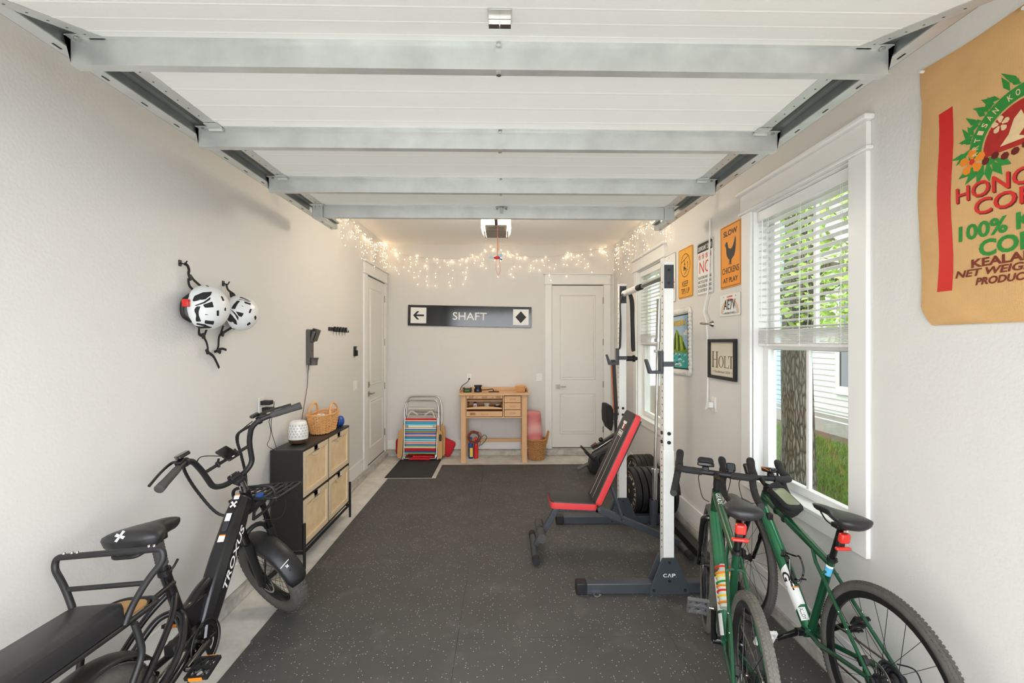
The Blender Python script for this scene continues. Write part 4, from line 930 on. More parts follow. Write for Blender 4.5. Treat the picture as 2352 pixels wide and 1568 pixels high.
for g, (x0, y, n, sp, lab) in enumerate(((1.262, 4.47, 7, .0625, 'row behind the rack base'), (1.44, 4.965, 4, .056, 'shorter row by the wall'))):
    for k in range(n):
        first = k == 0
        t = thing('weight_plate', 'lettered black bumper plate heading the '+lab if first else 'black bumper plate, %s behind the lettered one in the %s' % (('first','second','third','fourth','fifth','sixth')[k-1], lab), 'weight plate', (x0+k*sp, y+(.004 if k % 2 else 0)+k*.004, .235), rz=R(6), group='bumper plates standing on the floor')
        obj('disc', pm, t); obj('hub', hub, t)
        if first:
            obj('rim_line', rg, t)
            ring_text(t, 'FITNESS', .145, R(28), R(20), .033, -.0205); ring_text(t, 'SIGNATURE', .145, R(-160), R(17), .026, -.0205); ring_text(t, '55', .145, R(2), R(13), .026, -.0205); ring_text(t, '25', .145, R(186), R(11), .026, -.0205)
# ------------------------------------------------------------------ weight bench (along X)
mat('red_vinyl', '#ec4a4d', .45, noise=(14,.06), bump=(120,.1)); mat('black_vinyl', '#2d2a29', .5, noise=(14,.1), bump=(160,.25,.001)); mat('stitch', '#cfccc8', .8)
wb = thing('weight_bench', 'adjustable weight bench with black pads and red sides', 'weight bench', (.25, 3.685, .0095))
BWD = .132
def pad(name, T, L_, hw0, th, taper=0):
    P = rrect(L_, 2*hw0, .035, 5); S_ = lambda s: [(u*s*(1), v*s) for u, v in P]
    m = MB(T); m.loft([[(u*.985, v*.97, 0) for u, v in P], [(u, v, .008) for u, v in P], [(u, v, th-.012) for u, v in P]], cap=True); s = m.build(name, 'red_vinyl', wb, ang=50)
    m = MB(T); m.loft([[(u, v, th-.012) for u, v in P], [(u*.992, v*.985, th-.003) for u, v in P], [(u*.96, v*.9, th) for u, v in P]]); m.build('pad_top', 'black_vinyl', s, ang=50)
    return s
T = Matrix.Translation((.305, 0, .375)) @ Matrix.Rotation(R(3), 4, 'Y')
ps = pad('seat_pad', T, .37, BWD, .062)
A = R(-65)
TB = Matrix.Translation((.675, 0, .745)) @ Matrix.Rotation(A, 4, 'Y')
bp_ = pad('back_pad', TB, .78, BWD+.005, .062)
for v in (-.045, .045): MB(TB).box((-.36,v-.0016,.0615), (.19,v+.0016,.0628)).build('stitch_line', 'stitch', bp_)
LG = TB @ Matrix.Translation((.255, -.0, .0625)) @ Matrix.Rotation(R(-90), 4, 'Z') @ Matrix.Scale(1.45, 4)
MB(LG).box((-.038,-.055,0), (.038,-.022,.0006)).build('logo_frame', 'white_print', bp_); MB(LG).box((-.034,-.051,.0004), (.034,-.026,.001)).build('logo_ground', 'black_print', bp_)
me = MB(LG)
for k in range(9): me.box((-.031+k*.007,-.047,.0008), (-.027+k*.007,-.030,.0014))
x = me.build('logo_letters', 'white_print', bp_); x['kind'] = 'stuff'
MB(LG).box((-.03,.02,0), (.03,.034,.0007)).box((-.012,-.012,0), (.006,.02,.0007)).build('logo_mark', 'white_print', bp_); MB(LG).box((.008,-.008,0), (.03,.0,.0007)).box((.008,.006,0), (.03,.014,.0007)).build('logo_mark', 'red_print', bp_)
# frame: front leg, spine, rear leg
def bar(name, a, b, w, h, m='rack_grey'):
    a, b = V(a), V(b); d = b-a; q = d.to_track_quat('X', 'Z').to_matrix().to_4x4(); return MB(Matrix.Translation((a+b)/2) @ q).cbox((0,0,0), (d.length, w, h)).build(name, m, wb, bevel=.004)
bar('front_leg', (.06,0,.13), (.20,0,.37), .045, .045); bar('front_leg_lower', (.005,0,.035), (.07,0,.15), .04, .04)
MB().cyl((0,-.245,.03), (0,.245,.03), .025, n=16).build('front_foot', 'rack_grey', wb)
for s in (-1, 1):
    MB().cyl((0,s*.20,.03), (0,s*.262,.03), .030, n=16).build('foot_cap', 'black_matte', wb)
    MB().cyl((.05,s*.03,.165), (.05,s*.165,.165), .037, n=18).cyl((.05,s*.165,.165), (.05,s*.167,.165), .014, n=12).build('foam_roller', 'rubber_grey', wb)
    MB().cyl((1.19,s*.16,.045), (1.19,s*.235,.045), .027, n=16).build('foot_cap', 'black_matte', wb)
MB().cyl((1.19,-.20,.045), (1.19,.20,.045), .022, n=16).build('rear_foot', 'rack_grey', wb)
bar('spine', (.20,0,.345), (.52,0,.335), .05, .05)
bar('rear_leg', (.50,0,.34), (1.19,0,.05), .05, .05); bar('back_strut', (.625,-.035,.53), (.715,-.035,.26), .012, .022); bar('back_strut', (.625,.035,.53), (.715,.035,.26), .012, .022)
bar('back_tube', (.535,0,.375), (.86,0,1.05), .04, .03)
for x, z in ((.52,.345), (.17,.355), (.715,.26)): MB().torus(.014, .0025, (x,-.034,z), 'Y', 16, 6).cyl((x,-.025,z), (x,-.036,z), .009).build('pin', 'steel', wb)
# ------------------------------------------------------------------ resistance band over the pull-up bar
rs = thing('resistance_band', 'black rubber loop band hanging from the pull-up bar', 'band', (1.112, 3.66, 2.1447))
for (y, dx, zb, w) in ((.46, -.05, -.50, .030), (.40, .045, -.525, .024)):
    P = spline([(dx*.2,y,.02),(dx,y-.01,-.08),(dx*1.0,y-.025,-.28),(dx*1.1,y-.03,zb+.03),(dx*1.2,y-.012,zb),(dx*1.1,y+.008,zb+.03),(dx*1.0,y+.01,-.28),(dx*.8,y+.006,-.08),(dx*.2,y,.018)], 8)
    MB().tube(P, .014, 8, flat=.22).build('band_loop', 'rubber', rs)
# ------------------------------------------------------------------ folded rower
mat('rower_black', '#232324', .4, noise=(16,.1), coat=.15); mat('orange_mark', '#f06a28', .5)
rw = thing('rowing_machine', 'black folded rowing machine standing upright by the back door', 'rowing machine', (1.25, 5.85, .0095))
ox = -1.25
MB().prism([(ox+1.09,.065),(ox+1.105,.03),(ox+1.19,.012),(ox+1.277,.05),(ox+1.424,.20),(ox+1.45,.37),(ox+1.384,.37),(ox+1.164,.25),(ox+1.12,.21)], -.085, .085, 'Y').build('housing', 'rower_black', rw, bevel=.015, seg=3)
fw = MB().lathe([(.0,-.012),(.10,-.012),(.115,-.006),(.115,.0),(0,.0)], 28, (ox+1.295,-.087,.195), 'Y').build('flywheel_cover', 'black', rw)
MB().torus(.075, .004, (ox+1.295,-.1,.195), 'Y', 28, 6).build('cover_ring', 'black_gloss', fw); MB().lathe([(.06,-.1015),(.078,-.1015),(.078,-.1005),(.06,-.1005)], 10, (ox+1.295,0,.195), 'Y', closed=True, a0=R(200), a1=R(235)).build('orange_arc', 'orange_mark', fw)
def rbar(name, a, b, w, h, m):
    a, b = V(a), V(b); d = b-a; q = d.to_track_quat('X', 'Z').to_matrix().to_4x4(); return MB(Matrix.Translation((a+b)/2) @ q).cbox((0,0,0), (d.length, w, h)).build(name, m, rw, bevel=.004)
rbar('front_rail', (ox+1.13,-.075,.285), (ox+1.46,-.075,.49), .03, .03, 'steel'); rbar('front_cover', (ox+1.19,0,.335), (ox+1.46,0,.505), .07, .04, 'rower_black')
rbar('console', (ox+1.14,-.005,.33), (ox+1.21,-.005,.375), .09, .035, 'black'); MB().cbox((ox+1.182,-.04,.382), (.022,.02,.012), Euler((0,R(-32),0))).build('red_button', 'red_plastic', rw)
MB().sph((ox+1.255,-.02,.435), .03, 12, 8, (1,1,1)).build('resistance_knob', 'black_gloss', rw)
rbar('seat_rail', (ox+1.47,0,.42), (ox+1.415,0,1.46), .07, .05, 'rower_black')
MB(Matrix.Translation((ox+1.415,-.0358,1.2)) @ Matrix.Rotation(R(-3),4,'Y')).box((-.021,-.001,-.42), (-.012,0,.22)).build('orange_stripe', 'orange_mark', rw)
MB(Matrix.Translation((ox+1.345,0,.73))).prism([(-.045,.165),(.02,.16),(.045,.10),(.03,.02),(.05,-.06),(.03,-.165),(.0,-.16),(-.045,-.06),(-.05,.05)], -.14, .14, 'Y').build('seat', 'black_matte', rw, bevel=.02, seg=3)
MB().box((ox+1.385,-.04,.68), (ox+1.415,.04,.80)).build('seat_carriage', 'rower_black', rw, bevel=.005)
MB(Matrix.Translation((ox+1.02,0,.10)) @ Matrix.Rotation(R(-27),4,'Y')).cbox((0,-.05,0), (.15,.07,.025)).build('front_foot', 'grey_plastic', rw, bevel=.006)
for s in (-1, 1):
    MB(Matrix.Translation((ox+1.085,s*.13,.255)) @ Matrix.Rotation(R(45),4,'Y')).cbox((0,0,0), (.17,.10,.025)).build('foot_plate', 'black', rw, bevel=.008)
    MB().lathe([(0,-.015),(.028,-.015),(.028,.015),(0,.015)], 16, (ox+1.56,s*.12,.09), 'Y').build('transport_wheel', 'black', rw)
rbar('rear_stabiliser', (ox+1.46,0,.22), (ox+1.56,0,.09), .30, .03, 'rower_black')
# clip on the floor
cl_ = thing('collar_clip', 'small steel collar clip lying beside the squat rack base', 'clip', (.62, 3.015, .0095))
MB(Matrix.Rotation(R(12),4,'X')).lathe([(.012,.0),(.024,.0),(.024,.012),(.012,.012)], 20, closed=True).build('ring', 'steel', cl_); MB().cbox((.026,0,.008), (.014,.01,.01)).build('tab', 'steel', cl_)
# ------------------------------------------------------------------ right wall: signs
def wall_sign(name, label, ya, yb, z0, z1, m, r_=.014, cat='sign', th=.003, roll=0):
    t = thing(name, label, cat, (XR, (ya+yb)/2, (z0+z1)/2), WR @ Matrix.Rotation(R(roll), 3, 'Z')); w, h = ya-yb, z1-z0
    MB().prism(rrect(w, h, r_, 5), .004, .004+th).build('panel', m, t, bevel=.0008)
    return t, w, h
def border(t, w, h, ins, wd, m, z=.0071, r_=.012):
    o, i = rrect(w-2*ins, h-2*ins, r_, 5), rrect(w-2*ins-2*wd, h-2*ins-2*wd, max(.003, r_-wd), 5); n = len(o)
    mb = MB().loft([[(*p, z) for p in o], [(*p, z+.0004) for p in o], [(*p, z+.0004) for p in i], [(*p, z) for p in i]], cap=False); return mb.build('border', m, t, smooth=False)
def screws(t, pts, z=.007):
    for u, v in pts: MB().cyl((u,v,z), (u,v,z+.003), .004, n=10).build('screw', 'nickel', t)
mat('sign_orange', '#f39a1c', .4, noise=(8,.06)); mat('sign_yellow', '#f2ad35', .45, noise=(8,.05)); mat('sign_white', '#eeeeea', .4, noise=(8,.03))
Z = .0072
t, w, h = wall_sign('chicken_sign', 'orange metal sign with a black hen silhouette beside the window', 3.473, 3.172, 2.103, 2.572, 'sign_orange', .012, roll=.5)
border(t, w, h, .008, .004, 'black_print')
text(t, 'SLOW', 'black_print', 0, .172, .20, .042, Z, bold=.022); text(t, 'CHICKENS', 'black_print', 0, -.105, .245, .046, Z, bold=.004); text(t, 'AT PLAY', 'black_print', 0, -.178, .215, .036, Z, bold=.014)
hen = [(-.078,.085),(-.068,.10),(-.06,.112),(-.052,.104),(-.045,.112),(-.04,.10),(-.036,.085),(-.028,.062),(-.005,.05),(.02,.05),(.042,.066),(.056,.09),(.07,.12),(.077,.128),(.083,.10),(.08,.06),(.072,.02),(.058,-.008),(.035,-.022),(.02,-.03),(.016,-.045),(.012,-.058),(.026,-.068),(.008,-.064),(-.01,-.07),(.002,-.06),(.0,-.046),(-.012,-.06),(-.028,-.066),(-.014,-.05),(-.01,-.03),(-.03,-.018),(-.048,.002),(-.058,.03),(-.06,.06),(-.066,.075)]
MB().prism(hen, Z, Z+.0006).build('hen', 'black_print', t, smooth=False); screws(t, [(0,.222),(0,-.222)])
t, w, h = wall_sign('licence_plate', 'white licence plate with a rainbow arc below the chicken sign', 3.485, 3.18, 1.893, 2.055, 'sign_white', .01, 'plate')
cols = ['#ec8f86','#f2b98a','#f4df9a','#b9d8a2','#a9c8e2','#c5b4d4']
for k, c in enumerate(cols):
    m = mat('rainbow_%d' % k, c, .5); r0 = .135-k*.005
    P = [(r0*math.cos(R(a)), -.085+r0*math.sin(R(a))) for a in range(8,173,8)]; Q = [((r0-.005)*math.cos(R(a)), -.085+(r0-.005)*math.sin(R(a))) for a in range(8,173,8)]
    MB().loft([[(*p, Z) for p in P], [(*q, Z) for q in Q]], closed=False, cap=False).build('rainbow_band', m, t, smooth=False)
text(t, 'AE7V', 'black_print', 0, .003, .17, .075, Z+.0006, bold=.002); text(t, 'ALOHA STATE', 'black_print', 0, -.06, .15, .014, Z+.0006, bold=.01); text(t, 'HAWAII', 'red_print', 0, .062, .08, .013, Z+.0006, bold=.005)
screws(t, [(-.09,.062),(.09,.062),(-.09,-.062),(.09,-.062)])
t, w, h = wall_sign('dismount_sign', 'white sign with black header and red lettering, cable crossing it', 3.896, 3.596, 2.093, 2.545, 'sign_white', .02)
border(t, w, h, .005, .003, 'black_print', r_=.016); MB().prism([(-.137,.135),(.137,.135),(.137,.20),(.125,.212),(-.125,.212),(-.137,.20)], Z, Z+.0005).build('header', 'black_print', t)
text(t, 'DISMOUNT ZONE', 'white_print', 0, .168, .25, .038, Z+.0006, bold=.0)
for k in range(4):
    u = -.10+k*.067; MB().lathe([(.022,Z),(.022,Z+.0006),(.0175,Z+.0006),(.0175,Z)], 24, (u,.098,0), closed=True).build('prohibition_ring', 'red_print', t)
    MB(Matrix.Translation((u,.098,0)) @ Matrix.Rotation(R(-45),4,'Z')).box((-.019,-.002,Z+.0003), (.019,.002,Z+.0009)).build('prohibition_bar', 'red_print', t)
    MB(Matrix.Translation((u,.098,0))).prism([(-.004,-.013),(.003,-.012),(.002,.0),(.007,-.006),(.004,.008),(.002,.014),(-.003,.012),(-.008,.004),(-.002,.002)], Z, Z+.0004).build('pictogram', 'black_print', t)
text(t, 'NO', 'red_print', 0, .008, .20, .10, Z, bold=-.004)
for k, s in enumerate(('SKATEBOARDING', 'BICYCLE RIDING', 'ROLLERBLADING', 'SCOOTER RIDING')): text(t, s, 'black_print', 0, -.078-k*.036, .25, .024, Z, bold=0)
t, w, h = wall_sign('ski_lift_sign', 'yellow sign with a chairlift pictogram between two white signs', 4.314, 3.99, 2.106, 2.565, 'sign_yellow', .022)
border(t, w, h, .006, .0035, 'black_print', r_=.018)
MB().lathe([(.108,Z),(.108,Z+.0006),(.102,Z+.0006),(.102,Z)], 40, (0,.068,0), closed=True).build('ring', 'black_print', t)
pic = MB().prism([(-.095,.105),(.065,.148),(.066,.142),(-.094,.099)], Z, Z+.0006).prism([(-.018,.125),(-.012,.126),(-.012,.07),(-.018,.07)], Z, Z+.0006)
pic.prism([(-.04,.065),(-.035,.065),(-.035,.03),(.02,.03),(.02,.025),(-.04,.025)], Z, Z+.0006).prism([(-.03,.06),(-.005,.06),(-.003,.045),(.022,.043),(.022,.02),(.014,.02),(.012,.034),(-.03,.034)], Z, Z+.0006).prism(circ(.011,12,-.012,.078), Z, Z+.0006)
pic.prism([(-.02,-.01),(.055,.03),(.058,.025),(-.017,-.015)], Z, Z+.0006); pic.build('chairlift', 'black_print', t, smooth=False)
MB().prism([(.046,.04),(.052,.04),(.052,.085),(.06,.085),(.049,.105),(.038,.085),(.046,.085)], Z, Z+.0006).build('arrow', 'black_print', t, smooth=False)
text(t, 'KEEP', 'black_print', 0, -.10, .13, .05, Z, bold=.002); text(t, 'TIPS UP', 'black_print', 0, -.168, .19, .05, Z, bold=.002); screws(t, [(0,.20),(0,-.205)])
t, w, h = wall_sign('trail_closed_sign', 'white sign with black edge and red letters behind the rack upright', 4.725, 4.391, 2.094, 2.575, 'sign_white', .006)
border(t, w, h, .001, .003, 'black_print', r_=.005); MB().lathe([(.065,Z),(.065,Z+.0006),(0,Z+.0006)], 30, (-.0,.10,0)).build('red_disc', 'red_print', t)
text(t, 'EN', 'red_print', .11, -.04, .07, .04, Z, bold=.004); text(t, 'NG', 'red_print', .11, -.10, .07, .04, Z, bold=.004); screws(t, [(0,.21),(.08,-.17)])
# framed family name
t = thing('framed_sign', 'black framed cream sign with a serif name beside the window', 'picture', (XR, 3.4415, 1.568), WR); w, h = .43, .307; fw = .024
for a, b in (((-w/2,-h/2,.002),(w/2,-h/2+fw,.026)), ((-w/2,h/2-fw,.002),(w/2,h/2,.026)), ((-w/2,-h/2+fw,.002),(-w/2+fw,h/2-fw,.026)), ((w/2-fw,-h/2+fw,.002),(w/2,h/2-fw,.026))): MB().box(a, b).build('frame_bar', 'black', t, bevel=.002)
mat('parchment', '#ded7c5', .6, noise=(5,.12)); MB().box((-w/2+fw,-h/2+fw,.003), (w/2-fw,h/2-fw,.009)).build('print', 'parchment', t)
def serif(ch, cx, cy, w, h, st):
    """one capital with slab serifs"""
    m = MB(); z0, z1 = .009, .0098; T = w*.17; bar = lambda x0, y0, x1, y1: m.box((cx+x0, cy+y0, z0), (cx+x1, cy+y1, z1)); S_ = w*.1
    if ch == 'H':
        for x in (-w/2+S_, w/2-S_-T): bar(x,-h/2,x+T,h/2); bar(x-S_,-h/2,x+T+S_,-h/2+h*.035); bar(x-S_,h/2-h*.035,x+T+S_,h/2)
        bar(-w/2+S_+T,-h*.02,w/2-S_-T,h*.02)
    elif ch == 'O':
        o = [(cx+w/2*math.cos(2*PI*k/28), cy+h/2*math.sin(2*PI*k/28)) for k in range(28)]; i = [(cx+(w/2-T)*math.cos(2*PI*k/28), cy+(h/2-h*.045)*math.sin(2*PI*k/28)) for k in range(28)]
        m.loft([[(*p, z1) for p in o], [(*p, z1) for p in i]], cap=False)
    elif ch == 'L':
        x = -w/2+S_; bar(x,-h/2,x+T,h/2); bar(x-S_,h/2-h*.04,x+T+S_,h/2); bar(x-S_,-h/2,w/2,-h/2+h*.045); m.prism([(cx+w/2,cy-h/2),(cx+w/2,cy-h/2+h*.28),(cx+w/2-T*.6,cy-h/2+h*.04)], z0, z1)
    elif ch == 'T':
        bar(-T/2,-h/2,T/2,h/2); bar(-T/2-S_,-h/2,T/2+S_,-h/2+h*.04); bar(-w/2,h/2-h*.045,w/2,h/2)
        for s in (-1, 1): m.prism([(cx+s*w/2,cy+h/2),(cx+s*w/2,cy+h/2-h*.26),(cx+s*(w/2-T*.6),cy+h/2-h*.04)], z0, z1)
    return m.build('lettering', 'taupe_print', st, smooth=False)
serif('H', -.118, -.005, .105, .125, t); serif('O', -.018, -.02, .085, .09, t); serif('L', .065, -.02, .072, .09, t); serif('T', .135, -.02, .082, .09, t)
text(t, 'Established 2024', 'taupe_print', 0, -.098, .24, .018, .0092, bold=-.004)
for s in (-1, 1): MB().prism([(s*.155,-.098),(s*.14,-.09),(s*.14,-.106)], .009, .0096).build('ornament', 'gold_print', t)
# ------------------------------------------------------------------ hooked rug
rg_ = thing('hooked_rug', 'hooked wool rug of green mountains and sea with scalloped white border', 'rug', (XR, 4.30, 1.70), WR @ Matrix.Rotation(R(1.0), 3, 'Z'))
def wool(n, c): return mat(n, c, .95, noise=(40,.12), bump=(140,.8,.004))
for n, c in (('wool_white','#e8e6df'),('wool_sky','#a9c3d6'),('wool_black','#2a2b2d'),('wool_green','#7f9a2e'),('wool_lime','#b4c050'),('wool_dark','#33472c'),('wool_teal','#49b3a8'),('wool_blue','#3f6fb0'),('wool_yellow','#d9b75c')): wool(n, c)
W_, H_ = .57, .60
MB().prism(rrect(W_,H_,.02), .002, .012).build('backing', 'wool_white', rg_)
sc = MB(); 
for (a, b, n) in (((-W_/2,H_/2),(W_/2,H_/2),15), ((W_/2,H_/2),(W_/2,-H_/2),16), ((W_/2,-H_/2),(-W_/2,-H_/2),15), ((-W_/2,-H_/2),(-W_/2,H_/2),16)):
    for k in range(n):
        f = (k+.5)/n; p = (a[0]+(b[0]-a[0])*f, a[1]+(b[1]-a[1])*f)
        MB().sph((*[q*.955 for q in p], .013), .028, 10, 6, (1.0,1.0,.55)).build('scallop', 'wool_white', rg_)
MB().prism(rrect(.475,.51,.01), .012, .015).build('black_outline', 'wool_black', rg_); MB().prism(rrect(.452,.487,.008), .015, .018).build('sky', 'wool_sky', rg_)
def wp(name, m, P, z=.018, t=.004): return MB().prism(P, z, z+t).build(name, m, rg_, bevel=.0015)
wp('mountain', 'wool_green', [(-.226,-.06),(-.226,.01),(-.15,.05),(-.10,.02),(-.03,.12),(.01,.095),(.05,.06),(.10,.055),(.15,-.02),(.20,-.06),(.226,-.075),(.226,-.10),(-.226,-.10)])
wp('ridge', 'wool_lime', [(-.03,.10),(-.015,.09),(.0,.0),(.01,-.08),(-.01,-.08),(-.025,.0)], .022); wp('ridge', 'wool_dark', [(-.055,.07),(-.04,.09),(-.035,.0),(-.05,-.07),(-.075,-.07),(-.06,.0)], .022)
wp('ridge', 'wool_lime', [(.06,.05),(.085,.05),(.11,-.02),(.13,-.08),(.11,-.08),(.08,-.02)], .022); wp('ridge', 'wool_dark', [(.13,.0),(.145,-.005),(.19,-.07),(.165,-.075)], .022); wp('ridge', 'wool_lime', [(-.17,.04),(-.15,.04),(-.13,-.07),(-.16,-.07)], .022); wp('ridge', 'wool_dark', [(.02,.07),(.04,.055),(.055,-.04),(.05,-.085),(.03,-.085),(.03,-.02)], .022)
wp('sea', 'wool_teal', [(-.226,-.10),(.226,-.10),(.226,-.243),(-.226,-.243)], .018)
random.seed(5)
for k in range(16):
    u, v = random.uniform(-.20,.20), random.uniform(-.23,-.11); l = random.uniform(.025,.05)
    wp('wave', random.choice(('wool_white','wool_white','wool_blue')), [(u-l,v-.008),(u-l*.3,v+.01),(u+l*.4,v+.012),(u+l,v-.004),(u+l*.3,v),(u-l*.3,v-.006)], .022+.0012*(k % 3), .003)
wp('cloud', 'wool_white', [(.14,.06),(.15,.085),(.175,.09),(.19,.11),(.226,.11),(.226,.055)], .018); wp('cloud', 'wool_white', [(-.226,.09),(-.19,.10),(-.17,.085),(-.18,.06),(-.226,.06)], .018)
text(rg_, 'N VINSKERICA', 'wool_yellow', .0, .178, .40, .052, .018, bold=.01, thick=.004)
# ------------------------------------------------------------------ cord, outlet, tie-back hook
outlet((XR, 3.592, 1.204), WR, 'white double outlet under the framed name sign')
wc = thing('white_cable', 'white power cable running down the wall from the door track', 'cable', (XR, 3.641, 1.19), WR)
MB().box((-.014,-.014,.009), (.016,.03,.042)).build('plug', 'white_plastic', wc, bevel=.004); wc.location.y = 3.60
MB().tube(spline([(-.005,.0,.036),(-.05,-.035,.04),(-.075,.0,.02),(-.082,.10,.012),(-.08,.45,.012),(-.085,.66,.02),(-.09,.72,.03),(-.128,.78,.02),(-.075,.90,.018),(-.062,.97,.018),(-.045,1.12,.018),(-.04,1.30,.016),(-.042,1.50,.012)], 8), .007, 8).build('cable', 'white_plastic', wc)
th = thing('tieback_hook', 'brushed metal wall post hook above the framed name sign', 'hook', (XR, 3.62, 1.845), WR)
MB().lathe([(.0,.0),(.026,.0),(.026,.004),(.012,.022),(.007,.03),(.007,.085),(0,.085)], 20).build('post', 'nickel', th); MB().cbox((-.012,.004,.083), (.05,.016,.012)).build('crosspiece', 'nickel', th, bevel=.003)
# ------------------------------------------------------------------ burlap coffee sack
def burlap():
    m = mat('burlap', '#efc084', .95, noise=(7,.14)); N, L = nodes(m); b = N['Principled BSDF']; tc = N['Texture Coordinate']
    w1 = N.new('ShaderNodeTexWave'); w1.bands_direction = 'X'; w2 = N.new('ShaderNodeTexWave'); w2.bands_direction = 'Y'
    for w in (w1, w2): w.inputs['Scale'].default_value = 120; w.inputs['Distortion'].default_value = 1.5; w.inputs['Detail Scale'].default_value = 2; L.new(tc.outputs['Object'], w.inputs[0])
    mx = N.new('ShaderNodeMath'); mx.operation = 'ADD'; L.new(w1.outputs['Fac'], mx.inputs[0]); L.new(w2.outputs['Fac'], mx.inputs[1])
    base = b.inputs['Base Color'].links[0].from_socket; mm = N.new('ShaderNodeMix'); mm.data_type = 'RGBA'; mm.blend_type = 'MULTIPLY'; mm.inputs[0].default_value = .45
    r = N.new('ShaderNodeValToRGB'); r.color_ramp.elements[0].color = (.55,.48,.40,1); r.color_ramp.elements[1].color = (1,1,1,1); dv = N.new('ShaderNodeMath'); dv.operation = 'MULTIPLY'; dv.inputs[1].default_value = .5
    L.new(mx.outputs[0], dv.inputs[0]); L.new(dv.outputs[0], r.inputs[0]); L.new(base, mm.inputs[6]); L.new(r.outputs[0], mm.inputs[7]); L.new(mm.outputs[2], b.inputs['Base Color'])
    bp = N.new('ShaderNodeBump'); bp.inputs['Strength'].default_value = .4; bp.inputs['Distance'].default_value = .002; L.new(mx.outputs[0], bp.inputs['Height']); L.new(bp.outputs[0], b.inputs['Normal'])
burlap()
sk_ = thing('coffee_sack', 'printed burlap coffee sack pinned to the wall beside the window', 'sack', (XR, 1.80, 1.765), WR)
SW, SH = .77, 1.02
def sackw(u, v):
    a, b = max(0, min(1, u/SW)), max(0, min(1, v/SH)); e = min(1, min(a, 1-a)*9)*min(1, min(b, 1-b)*14)
    return .006+.014*math.sqrt(max(0, e))+.0035*math.sin(9*u+4*v)*math.sin(7*v+1)*e
nx, nz = 30, 40; fr_, bk_ = [], []
for j in range(nz+1):
    v = SH*j/nz; L0 = .012*math.sin(v*9)+(.0 if v > .9 else .006)+(.02 if v < .07 else 0)*(1-v/.07)*2.4; R0 = SW+.008*math.sin(v*8+1)-(.03*(1-v/.07) if v < .07 else 0)
    for i in range(nx+1):
        f = i/nx; u = L0+(R0-L0)*f; vv = v+(.0 if j < nz else 0)-.012*(j/nz)*math.sin(PI*f*2)**2*0.6
        fr_.append((u, vv, sackw(u, v))); bk_.append((u, vv, .002))
fs = []; q = len(fr_); st_ = nx+1
for j in range(nz):
    for i in range(nx):
        a = j*st_+i; fs.append((a, a+1, a+st_+1, a+st_)); fs.append((q+a, q+a+st_, q+a+st_+1, q+a+1))
for i in range(nx): fs += [(i, q+i, q+i+1, i+1), (nz*st_+i, nz*st_+i+1, q+nz*st_+i+1, q+nz*st_+i)]
for j in range(nz): a = j*st_; fs += [(a, a+st_, q+a+st_, q+a), (a+nx, q+a+nx, q+a+nx+st_, a+nx+st_)]
MB().add(fr_+bk_, fs).build('cloth', 'burlap', sk_, ang=70)
def drape(o, off=.0012):
    me = o.data
    for v in me.vertices: v.co.z = sackw(v.co.x, v.co.y)+off+(v.co.z if 0 < v.co.z < .002 else 0)
    return o
def flat(P, m, name, off=.0012, n=1):
    """print on the sack, subdivided to follow the cloth"""
    mb = MB(); mb.add([(u, v, 0) for u, v in P], [tuple(range(len(P)))]); o = mb.build(name, m, sk_, smooth=False)
    bm = bmesh.new(); bm.from_mesh(o.data); bmesh.ops.triangulate(bm, faces=bm.faces); bmesh.ops.subdivide_edges(bm, edges=bm.edges, cuts=n, use_grid_fill=True); bm.to_mesh(o.data); bm.free(); return drape(o, off)
flat([(.095+.006*math.sin(v*.9), .125+.0675*v) for v in range(11)]+[(.150+.006*math.sin(v*.9+.4), .125+.0675*v+(.006 if v == 10 else 0)) for v in range(10,-1,-1)], 'red_print', 'red_stripe')
cu_, cv_ = .39, .585
ring_o = lambda r_, a0, a1, n=24: [(cu_+r_*math.cos(R(a0+(a1-a0)*k/n)), cv_+r_*math.sin(R(a0+(a1-a0)*k/n))) for k in range(n+1)]
flat(ring_o(.178, -5, 185)+ring_o(.135, -5, 185)[::-1], 'green_print', 'emblem_band', .0012, 1)
mat('emblem_red', '#b02a22', .9, noise=(60,.2)); mat('cream_print', '#e7c99a', .9, noise=(60,.1)); mat('dark_red_print', '#6d1f1a', .9, noise=(60,.2))
flat(ring_o(.128, -8, 188), 'emblem_red', 'emblem_disc', .0014, 1)
flat([(cu_-.075,cv_+.0),(cu_-.05,cv_+.03),(cu_-.035,cv_+.075),(cu_-.015,cv_+.095),(cu_-.005,cv_+.07),(cu_+.0,cv_+.05),(cu_-.008,cv_+.03),(cu_-.02,cv_+.015),(cu_+.01,cv_+.0)], 'cream_print', 'figure', .0018)
flat([(cu_+.02,cv_+.0),(cu_+.03,cv_+.05),(cu_+.055,cv_+.085),(cu_+.08,cv_+.06),(cu_+.085,cv_+.0)], 'dark_red_print', 'figure', .0018)
def flower(fu, fv, r_, m, m2, name):
    for k in range(5):
        a = 2*PI*k/5+.3; P = [(fu,fv),(fu+r_*.8*math.cos(a-.45),fv+r_*.8*math.sin(a-.45)),(fu+r_*math.cos(a-.15),fv+r_*math.sin(a-.15)),(fu+r_*math.cos(a+.15),fv+r_*math.sin(a+.15)),(fu+r_*.8*math.cos(a+.45),fv+r_*.8*math.sin(a+.45))]
        flat(P, m, name+'_petal', .0022, 1)
    flat(circ(r_*.22,8,fu,fv), m2, name+'_heart', .0026, 1)
flower(cu_-.075, cv_+.075, .028, 'cream_print', 'emblem_red', 'white_flower'); flower(cu_+.04, cv_+.03, .03, 'orange_print', 'red_print', 'orange_flower')
flower(cu_-.165, cv_-.015, .045, 'orange_print', 'red_print', 'hibiscus')
